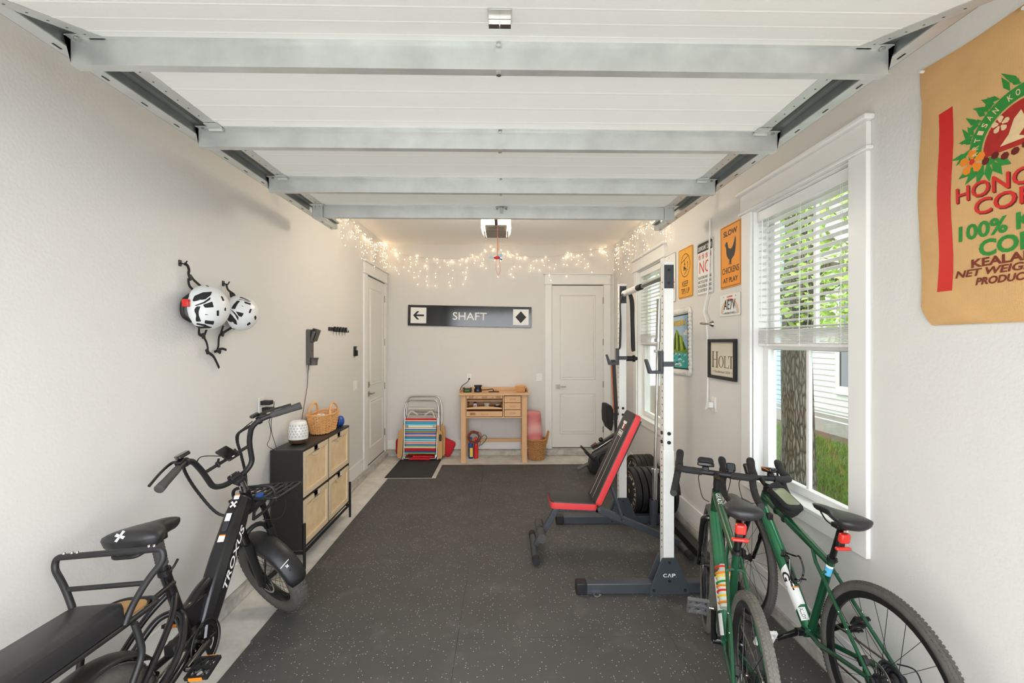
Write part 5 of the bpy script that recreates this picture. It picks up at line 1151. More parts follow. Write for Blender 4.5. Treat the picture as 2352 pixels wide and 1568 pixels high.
for k, (a, l) in enumerate(((200,.07),(225,.075),(250,.07),(275,.07),(300,.07),(325,.06),(180,.055))):
    bu, bv = cu_-.15+k*.012, cv_-.035; d = (math.cos(R(a)), math.sin(R(a))); n_ = (-d[1], d[0])
    flat([(bu,bv),(bu+d[0]*l*.5+n_[0]*.014,bv+d[1]*l*.5+n_[1]*.014),(bu+d[0]*l,bv+d[1]*l),(bu+d[0]*l*.5-n_[0]*.014,bv+d[1]*l*.5-n_[1]*.014)], 'green_print', 'leaf', .0017, 1)
random.seed(3)
for k in range(26):   # foliage ragged along the arch, thicker at the top
    a = random.uniform(60,178); r_ = .178; bu, bv = cu_+r_*math.cos(R(a)), cv_+r_*math.sin(R(a)); l = random.uniform(.03,.07)*(1.5 if a < 110 else 1); aa = R(a+random.uniform(-50,50)); d = (math.cos(aa), math.sin(aa)); n_ = (-d[1], d[0])
    flat([(bu,bv),(bu+d[0]*l*.4+n_[0]*.010,bv+d[1]*l*.4+n_[1]*.010),(bu+d[0]*l,bv+d[1]*l),(bu+d[0]*l*.4-n_[0]*.010,bv+d[1]*l*.4-n_[1]*.010)], 'green_print', 'palm_leaf', .0015, 1)
for k in range(9): flat(circ(.013,7,cu_-.12+k*.03,cv_-.03+.008*math.sin(k*2)), 'dark_red_print', 'coffee_bean', .002, 1)
for i, c in enumerate('ARTISAN KONA ROASTERS'):
    if c != ' ':
        a = R(178-i*8.8); o = text(sk_, c, 'cream_print', 0, 0, .013, .021, 0, fr=Matrix.Rotation(a-PI/2, 3, 'Z'), bold=.012)
        for v in o.data.vertices: v.co.x += cu_+.156*math.cos(a); v.co.y += cv_+.156*math.sin(a)
        drape(o, .002)
for s, m, z, w, h, b, sh in (('HONOLULU','red_print',2.232,.44,.055,.012,0), ('COFFEE','red_print',2.170,.31,.055,.012,0), ('100% KONA','green_print',2.090,.42,.056,.03,0), ('COFFEE','green_print',2.024,.28,.058,.035,0), ('KEALAKEKUA','brown_print',1.976,.33,.030,.03,0), ('NET WEIGHT 100 LBS','brown_print',1.944,.44,.026,.025,.2), ('PRODUCT OF USA','brown_print',1.911,.30,.026,.03,.2)):
    drape(text(sk_, s, m, cu_-.005, z-1.765, w, h, 0, bold=b, shear=sh), .0016)
    if m == 'red_print': drape(text(sk_, s, 'dark_red_print', cu_-.001, z-1.765-.004, w, h, 0, bold=b, shear=sh), .0012)
for u, v in ((.02,1.01),(.38,1.0),(.75,1.01)): MB().cyl((u,v,.004), (u,v,.022), .006, n=10).build('pin', 'white_plastic', sk_)
# ------------------------------------------------------------------ bicycles
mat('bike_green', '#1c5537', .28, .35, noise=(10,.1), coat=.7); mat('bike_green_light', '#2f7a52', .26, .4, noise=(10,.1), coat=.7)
mat('tyre', '#69665f', .85, noise=(30,.2), bump=(90,.9,.004)); mat('tyre_dark', '#55524e', .85, noise=(30,.25), bump=(90,.9,.004)); mat('rim', '#262627', .35, .3, noise=(10,.1)); mat('spoke', '#3a3a3c', .3, .8)
mat('bar_tape', '#2d2c2c', .85, noise=(60,.2), bump=(120,.4,.001)); mat('saddle_black', '#29282a', .42, noise=(25,.08), coat=.1); mat('pedal_metal', '#8a8a8c', .3, .7); mat('lens_red', '#e3342b', .2, noise=(20,.1), coat=.5)
def bike_frame(loc, hd, ln):
    return Matrix.Translation(loc) @ Matrix.Rotation(-R(hd), 4, 'Z') @ Matrix.Rotation(R(ln), 4, 'Y')
def wheel(par, T, Rw, rt, ty='tyre', spokes=24, rimh=.022, hubw=.05, rotor=.07, rotor_x=-.035, lab=None, knob=True):
    """wheel in the local y-z plane of T, axle at T's origin"""
    w = MB(T).torus(Rw-rt, rt, ax='X', n=64, m=12).build('tyre', ty, par)
    if knob:
        kb = MB(T); n = 140
        for k in range(n):
            a = 2*PI*(k+.5)/n
            for x, rr in ((-rt*.62, rt*.78), (0, rt*1.0), (rt*.62, rt*.78)):
                q = Matrix.Rotation(a, 4, 'X'); c = q @ V((x, 0, Rw-rt+rr)); kb.cbox(c, (rt*.36, .0095, .0022), q)
        z = kb.build('tread', ty, w, smooth=False); z['kind'] = 'stuff'
    rr = Rw-2*rt-.002
    MB(T).lathe([(rr+.006,-rt*.55),(rr+.004,-rt*.62),(rr-rimh,-.006),(rr-rimh,.006),(rr+.004,rt*.62),(rr+.006,rt*.55)], 64, ax='X', closed=True).build('rim', 'rim', par)
    MB(T).cyl((-hubw,0,0), (hubw,0,0), .009).lathe([(.009,-hubw*.8),(.024,-hubw*.75),(.024,-hubw*.65),(.014,-hubw*.5),(.014,hubw*.5),(.024,hubw*.65),(.024,hubw*.75),(.009,hubw*.8)], 20, ax='X').build('hub', 'black', par)
    for k in range(spokes):
        s = 1 if k % 2 else -1; a = 2*PI*k/spokes; b = a+(.42 if (k//2) % 2 else -.42)
        p = (s*hubw*.68, .022*math.cos(b), .022*math.sin(b)); q = (s*.003, (rr-rimh+.002)*math.cos(a), (rr-rimh+.002)*math.sin(a))
        MB(T).tube([p, q], .0011, 4, cap=False).build('spoke', 'spoke', par)
    if rotor:
        m = MB(T).lathe([(rotor-.012,rotor_x),(rotor,rotor_x),(rotor,rotor_x+.002),(rotor-.012,rotor_x+.002)], 36, ax='X', closed=True)
        for k in range(6):
            a = PI*k/3; m.tube([(rotor_x+.001,.02*math.cos(a),.02*math.sin(a)),(rotor_x+.001,(rotor-.008)*math.cos(a+.4),(rotor-.008)*math.sin(a+.4))], .003, 4)
        m.build('brake_rotor', 'steel', par)
    return w
def saddle(par, T, L_, wr, m='saddle_black', th=.045, nose=.02, name='saddle', dome=.012):
    rings = []; N_ = 18
    for i in range(N_+1):
        f = i/N_; y = -L_*.5+L_*f
        w = nose+(wr-nose)*(1/(1+math.exp((f-.42)*13))); e = min(1, f*9+.18)*min(1, (1-f)*10+.2); w *= e**.5
        top = .012*math.cos((f-.15)*3.2)-.006*(f > .8)*(f-.8)*5; b = -th*(.55+.45*(1-f))
        rings.append([(w*math.cos(t), y, top+(dome*(1.3-f) if math.sin(t) > 0 else -b)*math.sin(t)*e**.5) for t in [2*PI*k/16 for k in range(16)]])
    o = MB(T).loft(rings).build(name, m, par, ang=80); return o
def pedal(par, T, m, ref=None):
    """platform pedal in local x(out)-y plane"""
    p = MB(T)
    for a, b in (((0,-.048,-.008),(.095,-.04,.008)), ((0,.04,-.008),(.095,.048,.008)), ((0,-.04,-.008),(.008,.04,.008)), ((.087,-.04,-.008),(.095,.04,.008)), ((.0,-.007,-.007),(.09,.007,.007))): p.box(a, b)
    for s in (-1, 1):
        for u in (.01, .05):
            a, b = V((u,s*.006,0)), V((u+.035,s*.042,0)); p.tube([a, b], .004, 5); p.tube([V((u+.035,s*.006,0)), V((u,s*.042,0))], .004, 5)
        for u in (.012, .048, .084): p.cyl((u,s*.044,-.013), (u,s*.044,.013), .002, n=6)
    o = p.build('pedal', m, par)
    if ref:
        for s in (-1, 1): MB(T).box((.02,s*.049,-.007), (.075,s*.052,.007)).build('reflector', ref, o)
    return o
def gravel_bike(label, loc, hd, ln, Rw, wb, bbz, sad, ht, stem_up, steer, crank, barw, extras, pedm, ty):
    t = tag(empty('gravel_bike', (0,0,0)), label, 'bicycle', 'green gravel bikes by the window'); t.matrix_world = bike_frame(loc, hd, ln)
    I = Matrix(); HA = R(71.5); ax_ = V((0,-math.cos(HA),math.sin(HA))); n = V((0,math.sin(HA),math.cos(HA)))
    ra = V((0,0,Rw)); fa = V((0,wb,Rw)); bb = V((0,.43,bbz)); P0 = fa-n*.048; crown = P0+ax_*.385; hb_ = crown+ax_*.012; htop = hb_+ax_*ht
    sp = V((0,sad[0]-.03,sad[1]-.055)); sd = (sp-bb).normalized(); stt = bb+sd*((sp-bb).length-.17)
    G_ = 'bike_green'
    fr = lambda a, b, r0, r1, nm, m=G_, k=12: MB().tube([a, b], [r0, r1], k).build(nm, m, t)
    fr(bb-sd*.01, stt, .0185, .0165, 'seat_tube'); fr(hb_-ax_*.012, htop+ax_*.004, .0225, .0215, 'head_tube')
    tt0 = htop-ax_*.02; MB().tube([tt0, tt0.lerp(stt-sd*.03,.5)+V((0,0,-.004)), stt-sd*.03], [.024,.021,.016], 12).build('top_tube', G_, t)
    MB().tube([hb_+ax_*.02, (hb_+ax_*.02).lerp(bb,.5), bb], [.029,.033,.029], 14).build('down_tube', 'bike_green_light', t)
    MB().cyl((-.036,bb.y,bb.z), (.036,bb.y,bb.z), .0235, n=18).build('bottom_bracket', G_, t)
    ttj = tt0.lerp(stt-sd*.03, .80)
    for s in (-1, 1):
        MB().tube([V((s*.012,bb.y-.015,bb.z)), V((s*.032,bb.y-.10,bb.z+.005)), V((s*.062,.03,Rw-.004)), V((s*.066,0,Rw))], [.013,.011,.009,.010], 10).build('chainstay', G_, t)
        MB().tube([V((s*.066,0,Rw+.004)), V((s*.066,0,Rw+.004)).lerp(V((s*.026,ttj.y,ttj.z-.008)),.88), V((s*.012,ttj.y,ttj.z-.008))], .0082, 10).build('seatstay', G_, t)
        MB().cyl((s*.066-.006,0,Rw), (s*.066+.006,0,Rw), .016, n=14).build('dropout', 'black', t)
        for f in (.45, .62): MB().sph(V((s*.066,0,Rw)).lerp(V((s*.026,ttj.y,ttj.z)), f*.75)+V((s*.006,-.004,.002)), .004, 8, 6).build('eyelet_bolt', 'steel', t)
    pbr = V((0,0,Rw)).lerp(V((0,ttj.y,ttj.z)), .76); xbr = .066+(.026-.066)*.76*.88
    MB().tube(spline([(-xbr,pbr.y,pbr.z),(-xbr*.5,pbr.y+.004,pbr.z+.012),(xbr*.5,pbr.y+.004,pbr.z+.012),(xbr,pbr.y,pbr.z)], 4), .006, 8).build('stay_bridge', G_, t)
    # seat post, clamp, saddle
    MB().tube([stt-sd*.03, sp], .0136, 14).build('seat_post', 'black_gloss', t); MB().cyl(stt-sd*.012, stt+sd*.006, .0205, n=18).cyl(stt+V((0,-.03,0)), stt+V((0,-.018,0)), .006).build('seat_clamp', 'black', t)
    so = saddle(t, Matrix.Translation((0,sad[0],sad[1])) @ Matrix.Rotation(R(4),4,'X'), .29, .078)
    for s in (-1, 1): MB().tube(spline([(s*.028,sad[0]-.115,sad[1]-.028),(s*.022,sad[0]-.06,sad[1]-.05),(s*.02,sad[0]+.03,sad[1]-.05),(s*.008,sad[0]+.10,sad[1]-.018)], 5), .0035, 6).build('saddle_rail', 'black', so)
    MB().cbox((0,sad[0]-.02,sad[1]-.05), (.05,.045,.022)).build('rail_clamp', 'black', t, bevel=.004)
    # steering assembly
    B_ = Matrix(((1,0,0,0),(0,n.y,ax_.y,0),(0,n.z,ax_.z,0),(0,0,0,1))); SF = Matrix.Translation(htop) @ B_ @ Matrix.Rotation(R(steer), 4, 'Z')
    L_ = (htop-P0).length
    for s in (-1, 1): MB(SF).tube(spline([(s*.012,.0,-L_+.375),(s*.04,.004,-L_+.37),(s*.052,.010,-L_+.33),(s*.054,.03,-L_+.15),(s*.055,.048,-L_)], 6), [.019]*6+[.018]*6+[.016]*6+[.011]*7, 10).build('fork_blade', 'black_gloss', t)
    MB(SF).cyl((0,0,-L_+.36), (0,0,-L_+.41), .022).build('fork_crown', 'black_gloss', t)
    WF = SF @ Matrix.Translation((0,.048,-L_)) @ Matrix.Rotation(-(PI/2-HA), 4, 'X')
    wheel(t, WF, Rw, .0205, ty); wheel(t, Matrix.Translation((0,0,Rw)), Rw, .0205, ty, rotor_x=-.04)
    MB(SF).cyl((0,0,0), (0,0,stem_up), .0175, n=16).build('spacers', 'black', t); MB(SF).cyl((0,0,stem_up), (0,0,stem_up+.042), .0195, n=16).tube([(0,.0,stem_up+.02),(0,.075,stem_up+.022)], .0165, 12).build('stem', 'black', t); MB(SF).cyl((0,0,stem_up+.042), (0,0,stem_up+.047), .016, n=16).build('top_cap', 'black_gloss', t)
    BF = SF @ Matrix.Translation((0,.08,stem_up+.022)) @ Matrix.Rotation(-(PI/2-HA)-R(2), 4, 'X')
    MB(BF).tube([(-.09,0,0),(.09,0,0)], .0155, 14).build('handlebar', 'black', t)
    for s in (-1, 1):
        P = spline([(s*.075,0,0),(s*(barw-.035),.0,.0),(s*(barw-.008),.012,.0),(s*barw,.05,-.002),(s*(barw+.003),.085,-.022),(s*(barw+.008),.088,-.062),(s*(barw+.016),.052,-.105),(s*(barw+.022),-.01,-.122),(s*(barw+.026),-.065,-.126)], 6)
        rr = [.0188+.0009*((i % 3) == 0) for i in range(len(P))]; MB(BF).tube(P, rr, 12).build('bar_tape', 'bar_tape', t)
        MB(BF).cyl(P[-1], P[-1]+V((0,-.004,0)), .0165).cyl(P[-1]+V((0,-.003,0)), P[-1]+V((0,-.006,0)), .006).build('end_plug', 'black', t)
        MB(BF).tube(spline([(s*barw,.035,.004),(s*barw,.075,.014),(s*(barw-.002),.112,.036),(s*(barw-.004),.135,.066),(s*(barw-.005),.132,.082)], 5), [q*1.2 for q in [.016,.0175,.0185,.019,.019,.019,.0185,.018,.0175,.0175,.0175,.0175,.018,.0185,.0185,.0185,.018,.017,.0155,.012,.006]][:21], 12).build('brake_hood', 'black_matte', t)
        MB(BF).tube(spline([(s*(barw-.002),.125,.045),(s*barw,.145,.01),(s*(barw+.004),.135,-.04),(s*(barw+.01),.12,-.085)], 5), .0065, 8).build('brake_lever', 'black', t)
        MB().tube(spline([BF @ V((s*.06,.02,-.01)), BF @ V((s*.085,.085,-.05)), BF @ V((s*.06,.075,-.16)), SF @ V((s*.03,.03,-.10))], 8), .0024, 6).build('brake_cable', 'black', t)
    # drivetrain
    cx = .055
    MB(Matrix.Translation((cx,bb.y,bb.z))).lathe([(.058,-.002),(.084,-.002),(.084,.002),(.058,.002)], 42, ax='X', closed=True).build('chainring', 'black', t)
    for k in range(4): a = PI/2*k+.6; MB(Matrix.Translation((cx,bb.y,bb.z))).tube([(0,.01*math.cos(a),.01*math.sin(a)),(0,.068*math.cos(a),.068*math.sin(a))], .008, 6).build('chainring_arm', 'black', t)
    for j in range(7):
        r_ = .026+j*.007; MB(Matrix.Translation((.044-j*.0042,0,Rw))).lathe([(r_-.008,-.0008),(r_,-.0008),(r_,.0008),(r_-.008,.0008)], 30, ax='X', closed=True).build('sprocket', 'black' if j % 2 else 'charcoal', t)
    ch = MB(); 
    for a, b in ((V((.052,bb.y,bb.z+.084)), V((.034,0,Rw+.05))), (V((.052,bb.y,bb.z-.084)), V((.034,.02,Rw-.125)))):
        d = b-a; m_ = int(d.length/.0127)
        for k in range(m_): p = a.lerp(b, (k+.5)/m_); ch.cbox(p, (.007 if k % 2 else .005,.0115,.007), Matrix.Rotation(math.atan2(d.z, d.y), 4, 'X'))
    z = ch.build('chain', 'nickel', t); z['kind'] = 'stuff'
    MB().cbox((.055,-.005,Rw-.035), (.022,.05,.03)).tube([(.04,.0,Rw-.05),(.038,.03,Rw-.13)], .008, 6).cyl((.032,.0,Rw-.06), (.044,.0,Rw-.06), .02).cyl((.032,.03,Rw-.13), (.044,.03,Rw-.13), .02).build('derailleur', 'black', t, bevel=.002)
    MB().tube(spline([(.06,-.02,Rw-.02),(.07,-.075,Rw+.02),(.068,-.05,Rw+.075),(.06,.02,Rw+.05)], 6), .0028, 6).build('shift_cable', 'black', t)
    MB().cbox((-.046,.06,Rw+.035), (.02,.05,.035), Euler((R(-40),0,0))).build('rear_caliper', 'black', t, bevel=.004); MB(WF).cbox((-.036,-.055,.05), (.02,.04,.045)).build('front_caliper', 'black', t, bevel=.004)
    for s, a in ((-1, crank), (1, crank+180)):
        e = bb+V((s*.075, .172*math.cos(R(a)), .172*math.sin(R(a)))); MB().tube([V((s*.062,bb.y,bb.z)), V((s*.066,bb.y,bb.z)).lerp(e,.5), e], [.016,.0125,.0125], 10).cyl((s*.03,bb.y,bb.z), (s*.07,bb.y,bb.z), .018).build('crank_arm', 'black_gloss', t)
        MB().cyl(e, e+V((s*.03,0,0)), .006).build('pedal_axle', 'steel', t)
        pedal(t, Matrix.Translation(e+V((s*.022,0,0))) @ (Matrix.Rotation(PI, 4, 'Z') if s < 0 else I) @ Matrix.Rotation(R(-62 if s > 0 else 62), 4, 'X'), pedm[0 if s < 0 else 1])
    # lights under the saddle
    lp = stt+sd*.10
    MB().cbox(lp+V((0,-.04,.028)), (.044,.028,.046), Euler((R(12),0,0))).build('tail_light', 'lens_red', t, bevel=.008); MB().cbox(lp+V((0,-.035,-.022)), (.07,.02,.016)).build('tail_light', 'lens_red', t, bevel=.007); MB().cbox(lp+V((0,-.018,.0)), (.03,.02,.05)).build('light_bracket', 'black', t, bevel=.003)
    extras(t, dict(bb=bb, hb=hb_, htop=htop, stt=stt, sd=sd, tt0=tt0, BF=BF, SF=SF, ax=ax_, n=n))
    return t
def decal(t, a, b, f0, f1, off, w, m, name='decal', thick=.0012, skew=0, rad=.0337):
    """thin sticker along the tube a-b, pushed out by vector off, width w across"""
    a, b = V(a), V(b); d = (b-a).normalized(); o = V(off); o = (o-d*o.dot(d)); k = o.length; o.normalize(); c = d.cross(o)
    k = rad; L_ = (b-a).length; M = Matrix(((d.x,c.x,o.x,0),(d.y,c.y,o.y,0),(d.z,c.z,o.z,0),(0,0,0,1))); T = Matrix.Translation(a+o*k) @ M
    n_ = 6; rr = k  # wraps round the tube
    mb = MB(T); rows = []
    for i in range(n_+1):
        th = (i/n_-.5)*w/rr; rows.append([(L_*f0+skew*(i/n_-.5), rr*math.sin(th), rr*math.cos(th)-rr), (L_*f1+skew*(i/n_-.5), rr*math.sin(th), rr*math.cos(th)-rr)])
    mb.loft(rows, closed=False, cap=False); return mb.build(name, m, t), T, L_
def tube_text(t, s, m, a, b, f, off, w, h, flip=False, bold=.01, rad=.0341):
    a, b = V(a), V(b); d = (b-a).normalized(); o = V(off); o = (o-d*o.dot(d)); k = rad; o.normalize(); c = o.cross(d)
    if flip: d, c = -d, -c
    ob = text(t, s, m, 0, 0, w, h, 0, bold=bold); me = ob.data; base = a.lerp(b, f)
    for v in me.vertices:
        x, y, z = v.co; th = y/k; v.co = base+d*x+c*(k*math.sin(th))+o*(k*math.cos(th)+z*.5)
    return ob
def exA(t, g):
    BF = g['BF']
    MB(BF @ Matrix.Translation((-.055,.035,.05))).cbox((0,0,0), (.085,.05,.05)).build('handlebar_light', 'black_matte', t, bevel=.018, seg=3); MB(BF @ Matrix.Translation((-.055,.01,.042))).cbox((0,0,0), (.09,.02,.022)).build('light_cap', 'black_gloss', t, bevel=.006); MB(BF).cbox((-.055,.005,.014), (.036,.03,.036)).build('light_clamp', 'black', t, bevel=.006)
    MB(BF @ Matrix.Translation((.075,.02,.04)) @ Matrix.Rotation(R(55),4,'X')).prism(rrect(.05,.05,.012), -.006, .006).build('cycle_computer', 'black_gloss', t, bevel=.002); MB(BF @ Matrix.Translation((.075,.016,.042)) @ Matrix.Rotation(R(55),4,'X')).prism(rrect(.036,.034,.004), .004, .0068).build('computer_screen', 'charcoal', t); MB(BF).cbox((.075,.01,.018), (.02,.02,.03)).build('computer_mount', 'black', t)
    a, b = g['tt0'], g['stt']-g['sd']*.03
    tube_text(t, 'GRADE', 'white_print', a, b, .17, (-.0,0,.0238), .10, .024, rad=.0243)
    d0, d1 = g['hb']+g['ax']*.02, g['bb']
    # bottle wrapped in bright elastic on the down tube
    dd = (d1-d0).normalized(); up_ = V((0,1,0))-dd*dd.y; up_ = -(V((0,0,-1))-dd*(-dd.z)); up_.normalize()
    c0 = d0.lerp(d1,.48)+up_*.066; c1 = d0.lerp(d1,.80)+up_*.066
    mat('bottle_clear', '#dfe6da', .25, noise=(12,.2)); bo = MB().tube([c0+dd*.0, c0.lerp(c1,.12), c0.lerp(c1,.2), c1], [.016,.02,.034,.034], 16).build('water_bottle', 'bottle_clear', t)
    random.seed(12)
    for k, m in enumerate(('red_plastic','orange_print','yellow_print','green_print','orange_print','red_plastic','yellow_print','orange_print')):
        x = dd.cross(up_); P = []
        ph = random.uniform(0,6); tl = random.uniform(-.5,.5)
        for i in range(14):
            th = 2*PI*i/14; P.append(c0.lerp(c1,.10+k*.11+.09*math.sin(th+ph)*tl)+(x*math.cos(th)+up_*math.sin(th))*.0365)
        MB().tube(P, .005, 6, closed=True).build('elastic_cord', m, bo)
    decal(t, d0, d1, .55, .80, (-.027,0,.0215), .04, 'white_print'); decal(t, d0, d1, .82, .97, (-.026,0,.019), .03, 'white_print')
    MB().tube([d0.lerp(d1,.5)+up_*.03, d0.lerp(d1,.75)+up_*.03], .008, 6).build('bottle_cage', 'black', t)
def exB(t, g):
    BF = g['BF']
    MB(BF @ Matrix.Translation((.06,.03,.045)) @ Matrix.Rotation(R(-8),4,'X')).cbox((0,0,0), (.045,.095,.03)).build('handlebar_light', 'black_gloss', t, bevel=.008); MB(BF @ Matrix.Translation((.06,.03,.05))).cbox((-.0235,0,.0), (.002,.085,.006)).build('light_stripe', 'orange_print', t); MB(BF).cbox((.06,.008,.018), (.03,.03,.03)).build('light_clamp', 'black', t, bevel=.005)
    MB(BF @ Matrix.Translation((-.06,.02,.04)) @ Matrix.Rotation(R(50),4,'X')).prism(rrect(.055,.075,.008), -.006, .006).build('cycle_computer', 'black', t, bevel=.002); MB(BF @ Matrix.Translation((-.06,.016,.042)) @ Matrix.Rotation(R(50),4,'X')).prism(rrect(.042,.05,.004), .004, .0068).build('computer_screen', 'grey_plastic', t)
    a, b = g['tt0'], g['stt']-g['sd']*.03; d = (b-a).normalized(); up_ = (V((0,0,1))-d*d.z).normalized(); x = V((1,0,0))
    # top tube phone bag
    M = Matrix(((x.x,-d.x,up_.x,0),(x.y,-d.y,up_.y,0),(x.z,-d.z,up_.z,0),(0,0,0,1))); T = Matrix.Translation(a.lerp(b,.30)+up_*.025) @ M
    bg_ = MB(T); S_ = [(.028,.075,0),(.036,.088,.02),(.048,.098,.055),(.048,.098,.072),(.042,.09,.078)]
    bg_.loft([[(u, v, z) for u, v in rrect(2*w, 2*l, min(w,.03), 5)] for w, l, z in S_]); bo = bg_.build('phone_bag', 'black_matte', t, ang=50)
    glass('bag_window', '#9aa08c'); mat('bag_film', '#6e7264', .12, noise=(10,.35), coat=.8); MB(T).prism(rrect(.072,.15,.015), .078, .0795).build('clear_window', 'bag_film', bo)
    MB(T).tube([(u, v, .06) for u, v in rrect(.0985,.198,.03,5)], .003, 6, closed=True).build('zip', 'black_gloss', bo); MB(T).loft([[(-.046+.092*i/8,.088-.012*math.sin(PI*i/8)*0, .078+.0*i), (-.046+.092*i/8,.096,.078+.028*math.sin(PI*i/8))] for i in range(9)], closed=False, cap=False).build('sun_visor', 'black_matte', bo)
    MB(T).torus(.027, .004, (0,.03,-.026), 'Y', 20, 6).torus(.027, .004, (0,-.04,-.026), 'Y', 20, 6).build('strap', 'black', bo)
    d0, d1 = g['hb']+g['ax']*.02, g['bb']; off = (-.0275,.0,.0205)
    decal(t, d0, d1, .54, .84, off, .05, 'white_print', skew=.03); tube_text(t, 'GT', 'black_print', d0, d1, .645, (-.028,0,.021), .09, .040, bold=.03); decal(t, d0, d1, .70, .82, (-.006,0,.0335), .03, 'white_print', rad=.0341); decal(t, d0, d1, .69, .70, (-.006,0,.0338), .03, 'orange_print', rad=.0345)
    decal(t, d0, d1, .84, .93, (-.015,0,.0295), .04, 'white_print'); tube_text(t, 'ALLOY', 'black_print', d0, d1, .885, (-.0155,0,.0302), .05, .018)
    s0, s1 = g['bb'], g['stt']; decal(t, s0, s1, .80, .90, (-.012,-.0125,0), .034, 'cyan_print', rad=.0185); decal(t, s0, s1, .90, .925, (-.012,-.0125,0), .034, 'white_print', rad=.0185)
    dd = (d1-d0).normalized(); u2 = (V((0,0,1))-dd*dd.z).normalized()
    k0 = d0.lerp(d1,.42)+u2*.03; cg = MB()
    for s in (-1, 1): cg.tube(spline([k0+dd*.0+u2*.0, k0+dd*.03+u2*.03+x*s*.036, k0+dd*.05+u2*.075+x*s*.03, k0+dd*.11+u2*.05+x*s*.036, k0+dd*.15+u2*.01+x*s*.02, k0+dd*.15], 5), .0045, 6)
    cg.tube([k0-dd*.01, k0+dd*.16], .009, 6); cg.tube([k0+dd*.15+u2*.05-x*.03, k0+dd*.15+u2*.06, k0+dd*.15+u2*.05+x*.03], .0045, 6); cg.build('bottle_cage', 'black_gloss', t)
    MB().cbox(g['hb']+V((0,-.075,-.02)), (.03,.03,.05)).build('strap_tail', 'black', t, bevel=.006)
gravel_bike('green gravel bike with a bright elastic-wrapped bottle, standing clear of the wall', (.942, 1.714, .0125), 15.5, 1.2, .35, 1.032, .273, (.30,.975), .165, .035, -5, 103, .195, exA, ('pedal_metal','black'), 'tyre')
gravel_bike('green gravel bike with a black top tube phone bag, nearest the window wall', (1.505, 1.77, .0125), -1.1, 1.7, .35, 1.031, .269, (.285,.905), .115, .02, -4, -42, .175, exB, ('white_plastic','black'), 'tyre_dark')  # left pedal coloured white for the glare on it, not white plastic
# ------------------------------------------------------------------ cargo e-bike
mat('ebike_black', '#211f22', .3, .3, noise=(14,.1), coat=.5); mat('ebike_satin', '#262627', .42, .1, noise=(14,.1)); mat('tan_board', '#c79a63', .6, noise=(10,.15)); mat('fat_tyre', '#57544f', .85, noise=(30,.25), bump=(60,.8,.004))
eb = tag(empty('electric_bike', (0,0,0)), 'black fat-tyre cargo e-bike with padded rear rack leaning by the wall', 'bicycle'); eb.matrix_world = bike_frame((-1.38, 2.0, .0125), 1.5, -5)
t = eb; ER = .27; HA = R(68); ax_ = V((0,-math.cos(HA),math.sin(HA))); n_ = V((0,math.sin(HA),math.cos(HA))); HT = V((0,.558,.869)); BBp = V((0,.07,.335)); RA = V((0,-.41,ER))
tb_ = lambda nm, P, r_, m='ebike_black', k=12, par=t: MB().tube(P, r_, k).build(nm, m, par)
# main tube: broad battery tube
pth = [(.105,.318,.038,.038),(.15,.352,.046,.052),(.215,.44,.050,.060),(.34,.60,.051,.062),(.46,.745,.049,.058),(.535,.832,.042,.044)]
rings = []
for i, (y, z, hx, hz) in enumerate(pth):
    a = V((0,*pth[max(0,i-1)][:2])); b = V((0,*pth[min(len(pth)-1,i+1)][:2])); d = (b-a).normalized(); u = V((0,-d.z,d.y)); c = V((0,y,z))
    rings.append([c+V((hx*px,0,0))+u*hz*pz for px, pz in ((1,.35),(.62,1),(-.62,1),(-1,.35),(-1,-.5),(-.7,-1),(.7,-1),(1,-.5))])
MB().loft(rings).build('main_tube', 'ebike_black', t, bevel=.008, ang=25)
tb_('head_tube', [HT-ax_*.13, HT-ax_*.002], .027); tb_('seat_tube', [BBp, V((0,-.035,.71))], .0215); tb_('seat_tube_collar', [V((0,-.033,.70)), V((0,-.038,.725))], .026, 'black'); tb_('quick_release', spline([(.02,-.05,.71),(.045,-.045,.73),(.05,-.02,.755)]), .005, 'black')
tb_('seat_post', [V((0,-.037,.71)), V((0,-.062,.865))], .0175, 'black'); MB().tube([V((0,-.044,.745)).lerp(V((0,-.06,.85)), k/16) for k in range(17)], [.0215+.002*(k % 2) for k in range(17)], 14).build('post_boot', 'rubber_grey', t)
MB().cyl((-.045,.07,.335), (.045,.07,.335), .03, n=18).build('bottom_bracket', 'ebike_black', t)
MB().tube(spline([(0,.02,.505),(0,.08,.50),(0,.15,.53),(0,.21,.545)]), [.022]*19, 12).build('cross_tube', 'ebike_black', t); MB().prism([(.03,.40),(.16,.40),(.20,.50),(.01,.50)], -.016, .016, 'X').build('frame_web', 'ebike_black', t, bevel=.006)
for s in (-1, 1):
    tb_('chainstay', spline([(s*.03,.04,.335),(s*.065,-.10,.315),(s*.075,-.28,.28),(s*.075,-.41,.27)]), .0145); tb_('seatstay', spline([(s*.018,-.012,.60),(s*.06,-.10,.535),(s*.078,-.25,.42),(s*.078,-.40,.29)]), .0125)
    tb_('side_rail', spline([(s*.02,.0,.515),(s*.06,-.03,.50),(s*.095,-.10,.43),(s*.10,-.20,.365),(s*.095,-.41,.30)]), .014); tb_('rack_leg', spline([(s*.115,-.33,.665),(s*.115,-.315,.60),(s*.112,-.31,.53),(s*.10,-.36,.43),(s*.09,-.41,.30)]), .0115, 'ebike_satin')
    MB().cbox((s*.085,-.41,.275), (.012,.05,.05)).cyl((s*.08,-.41,.27), (s*.105,-.41,.27), .011, n=8).build('dropout', 'black', t, bevel=.004)
tb_('rack_stay', [V((.03,-.03,.66)), V((.05,-.20,.66))], .011); 
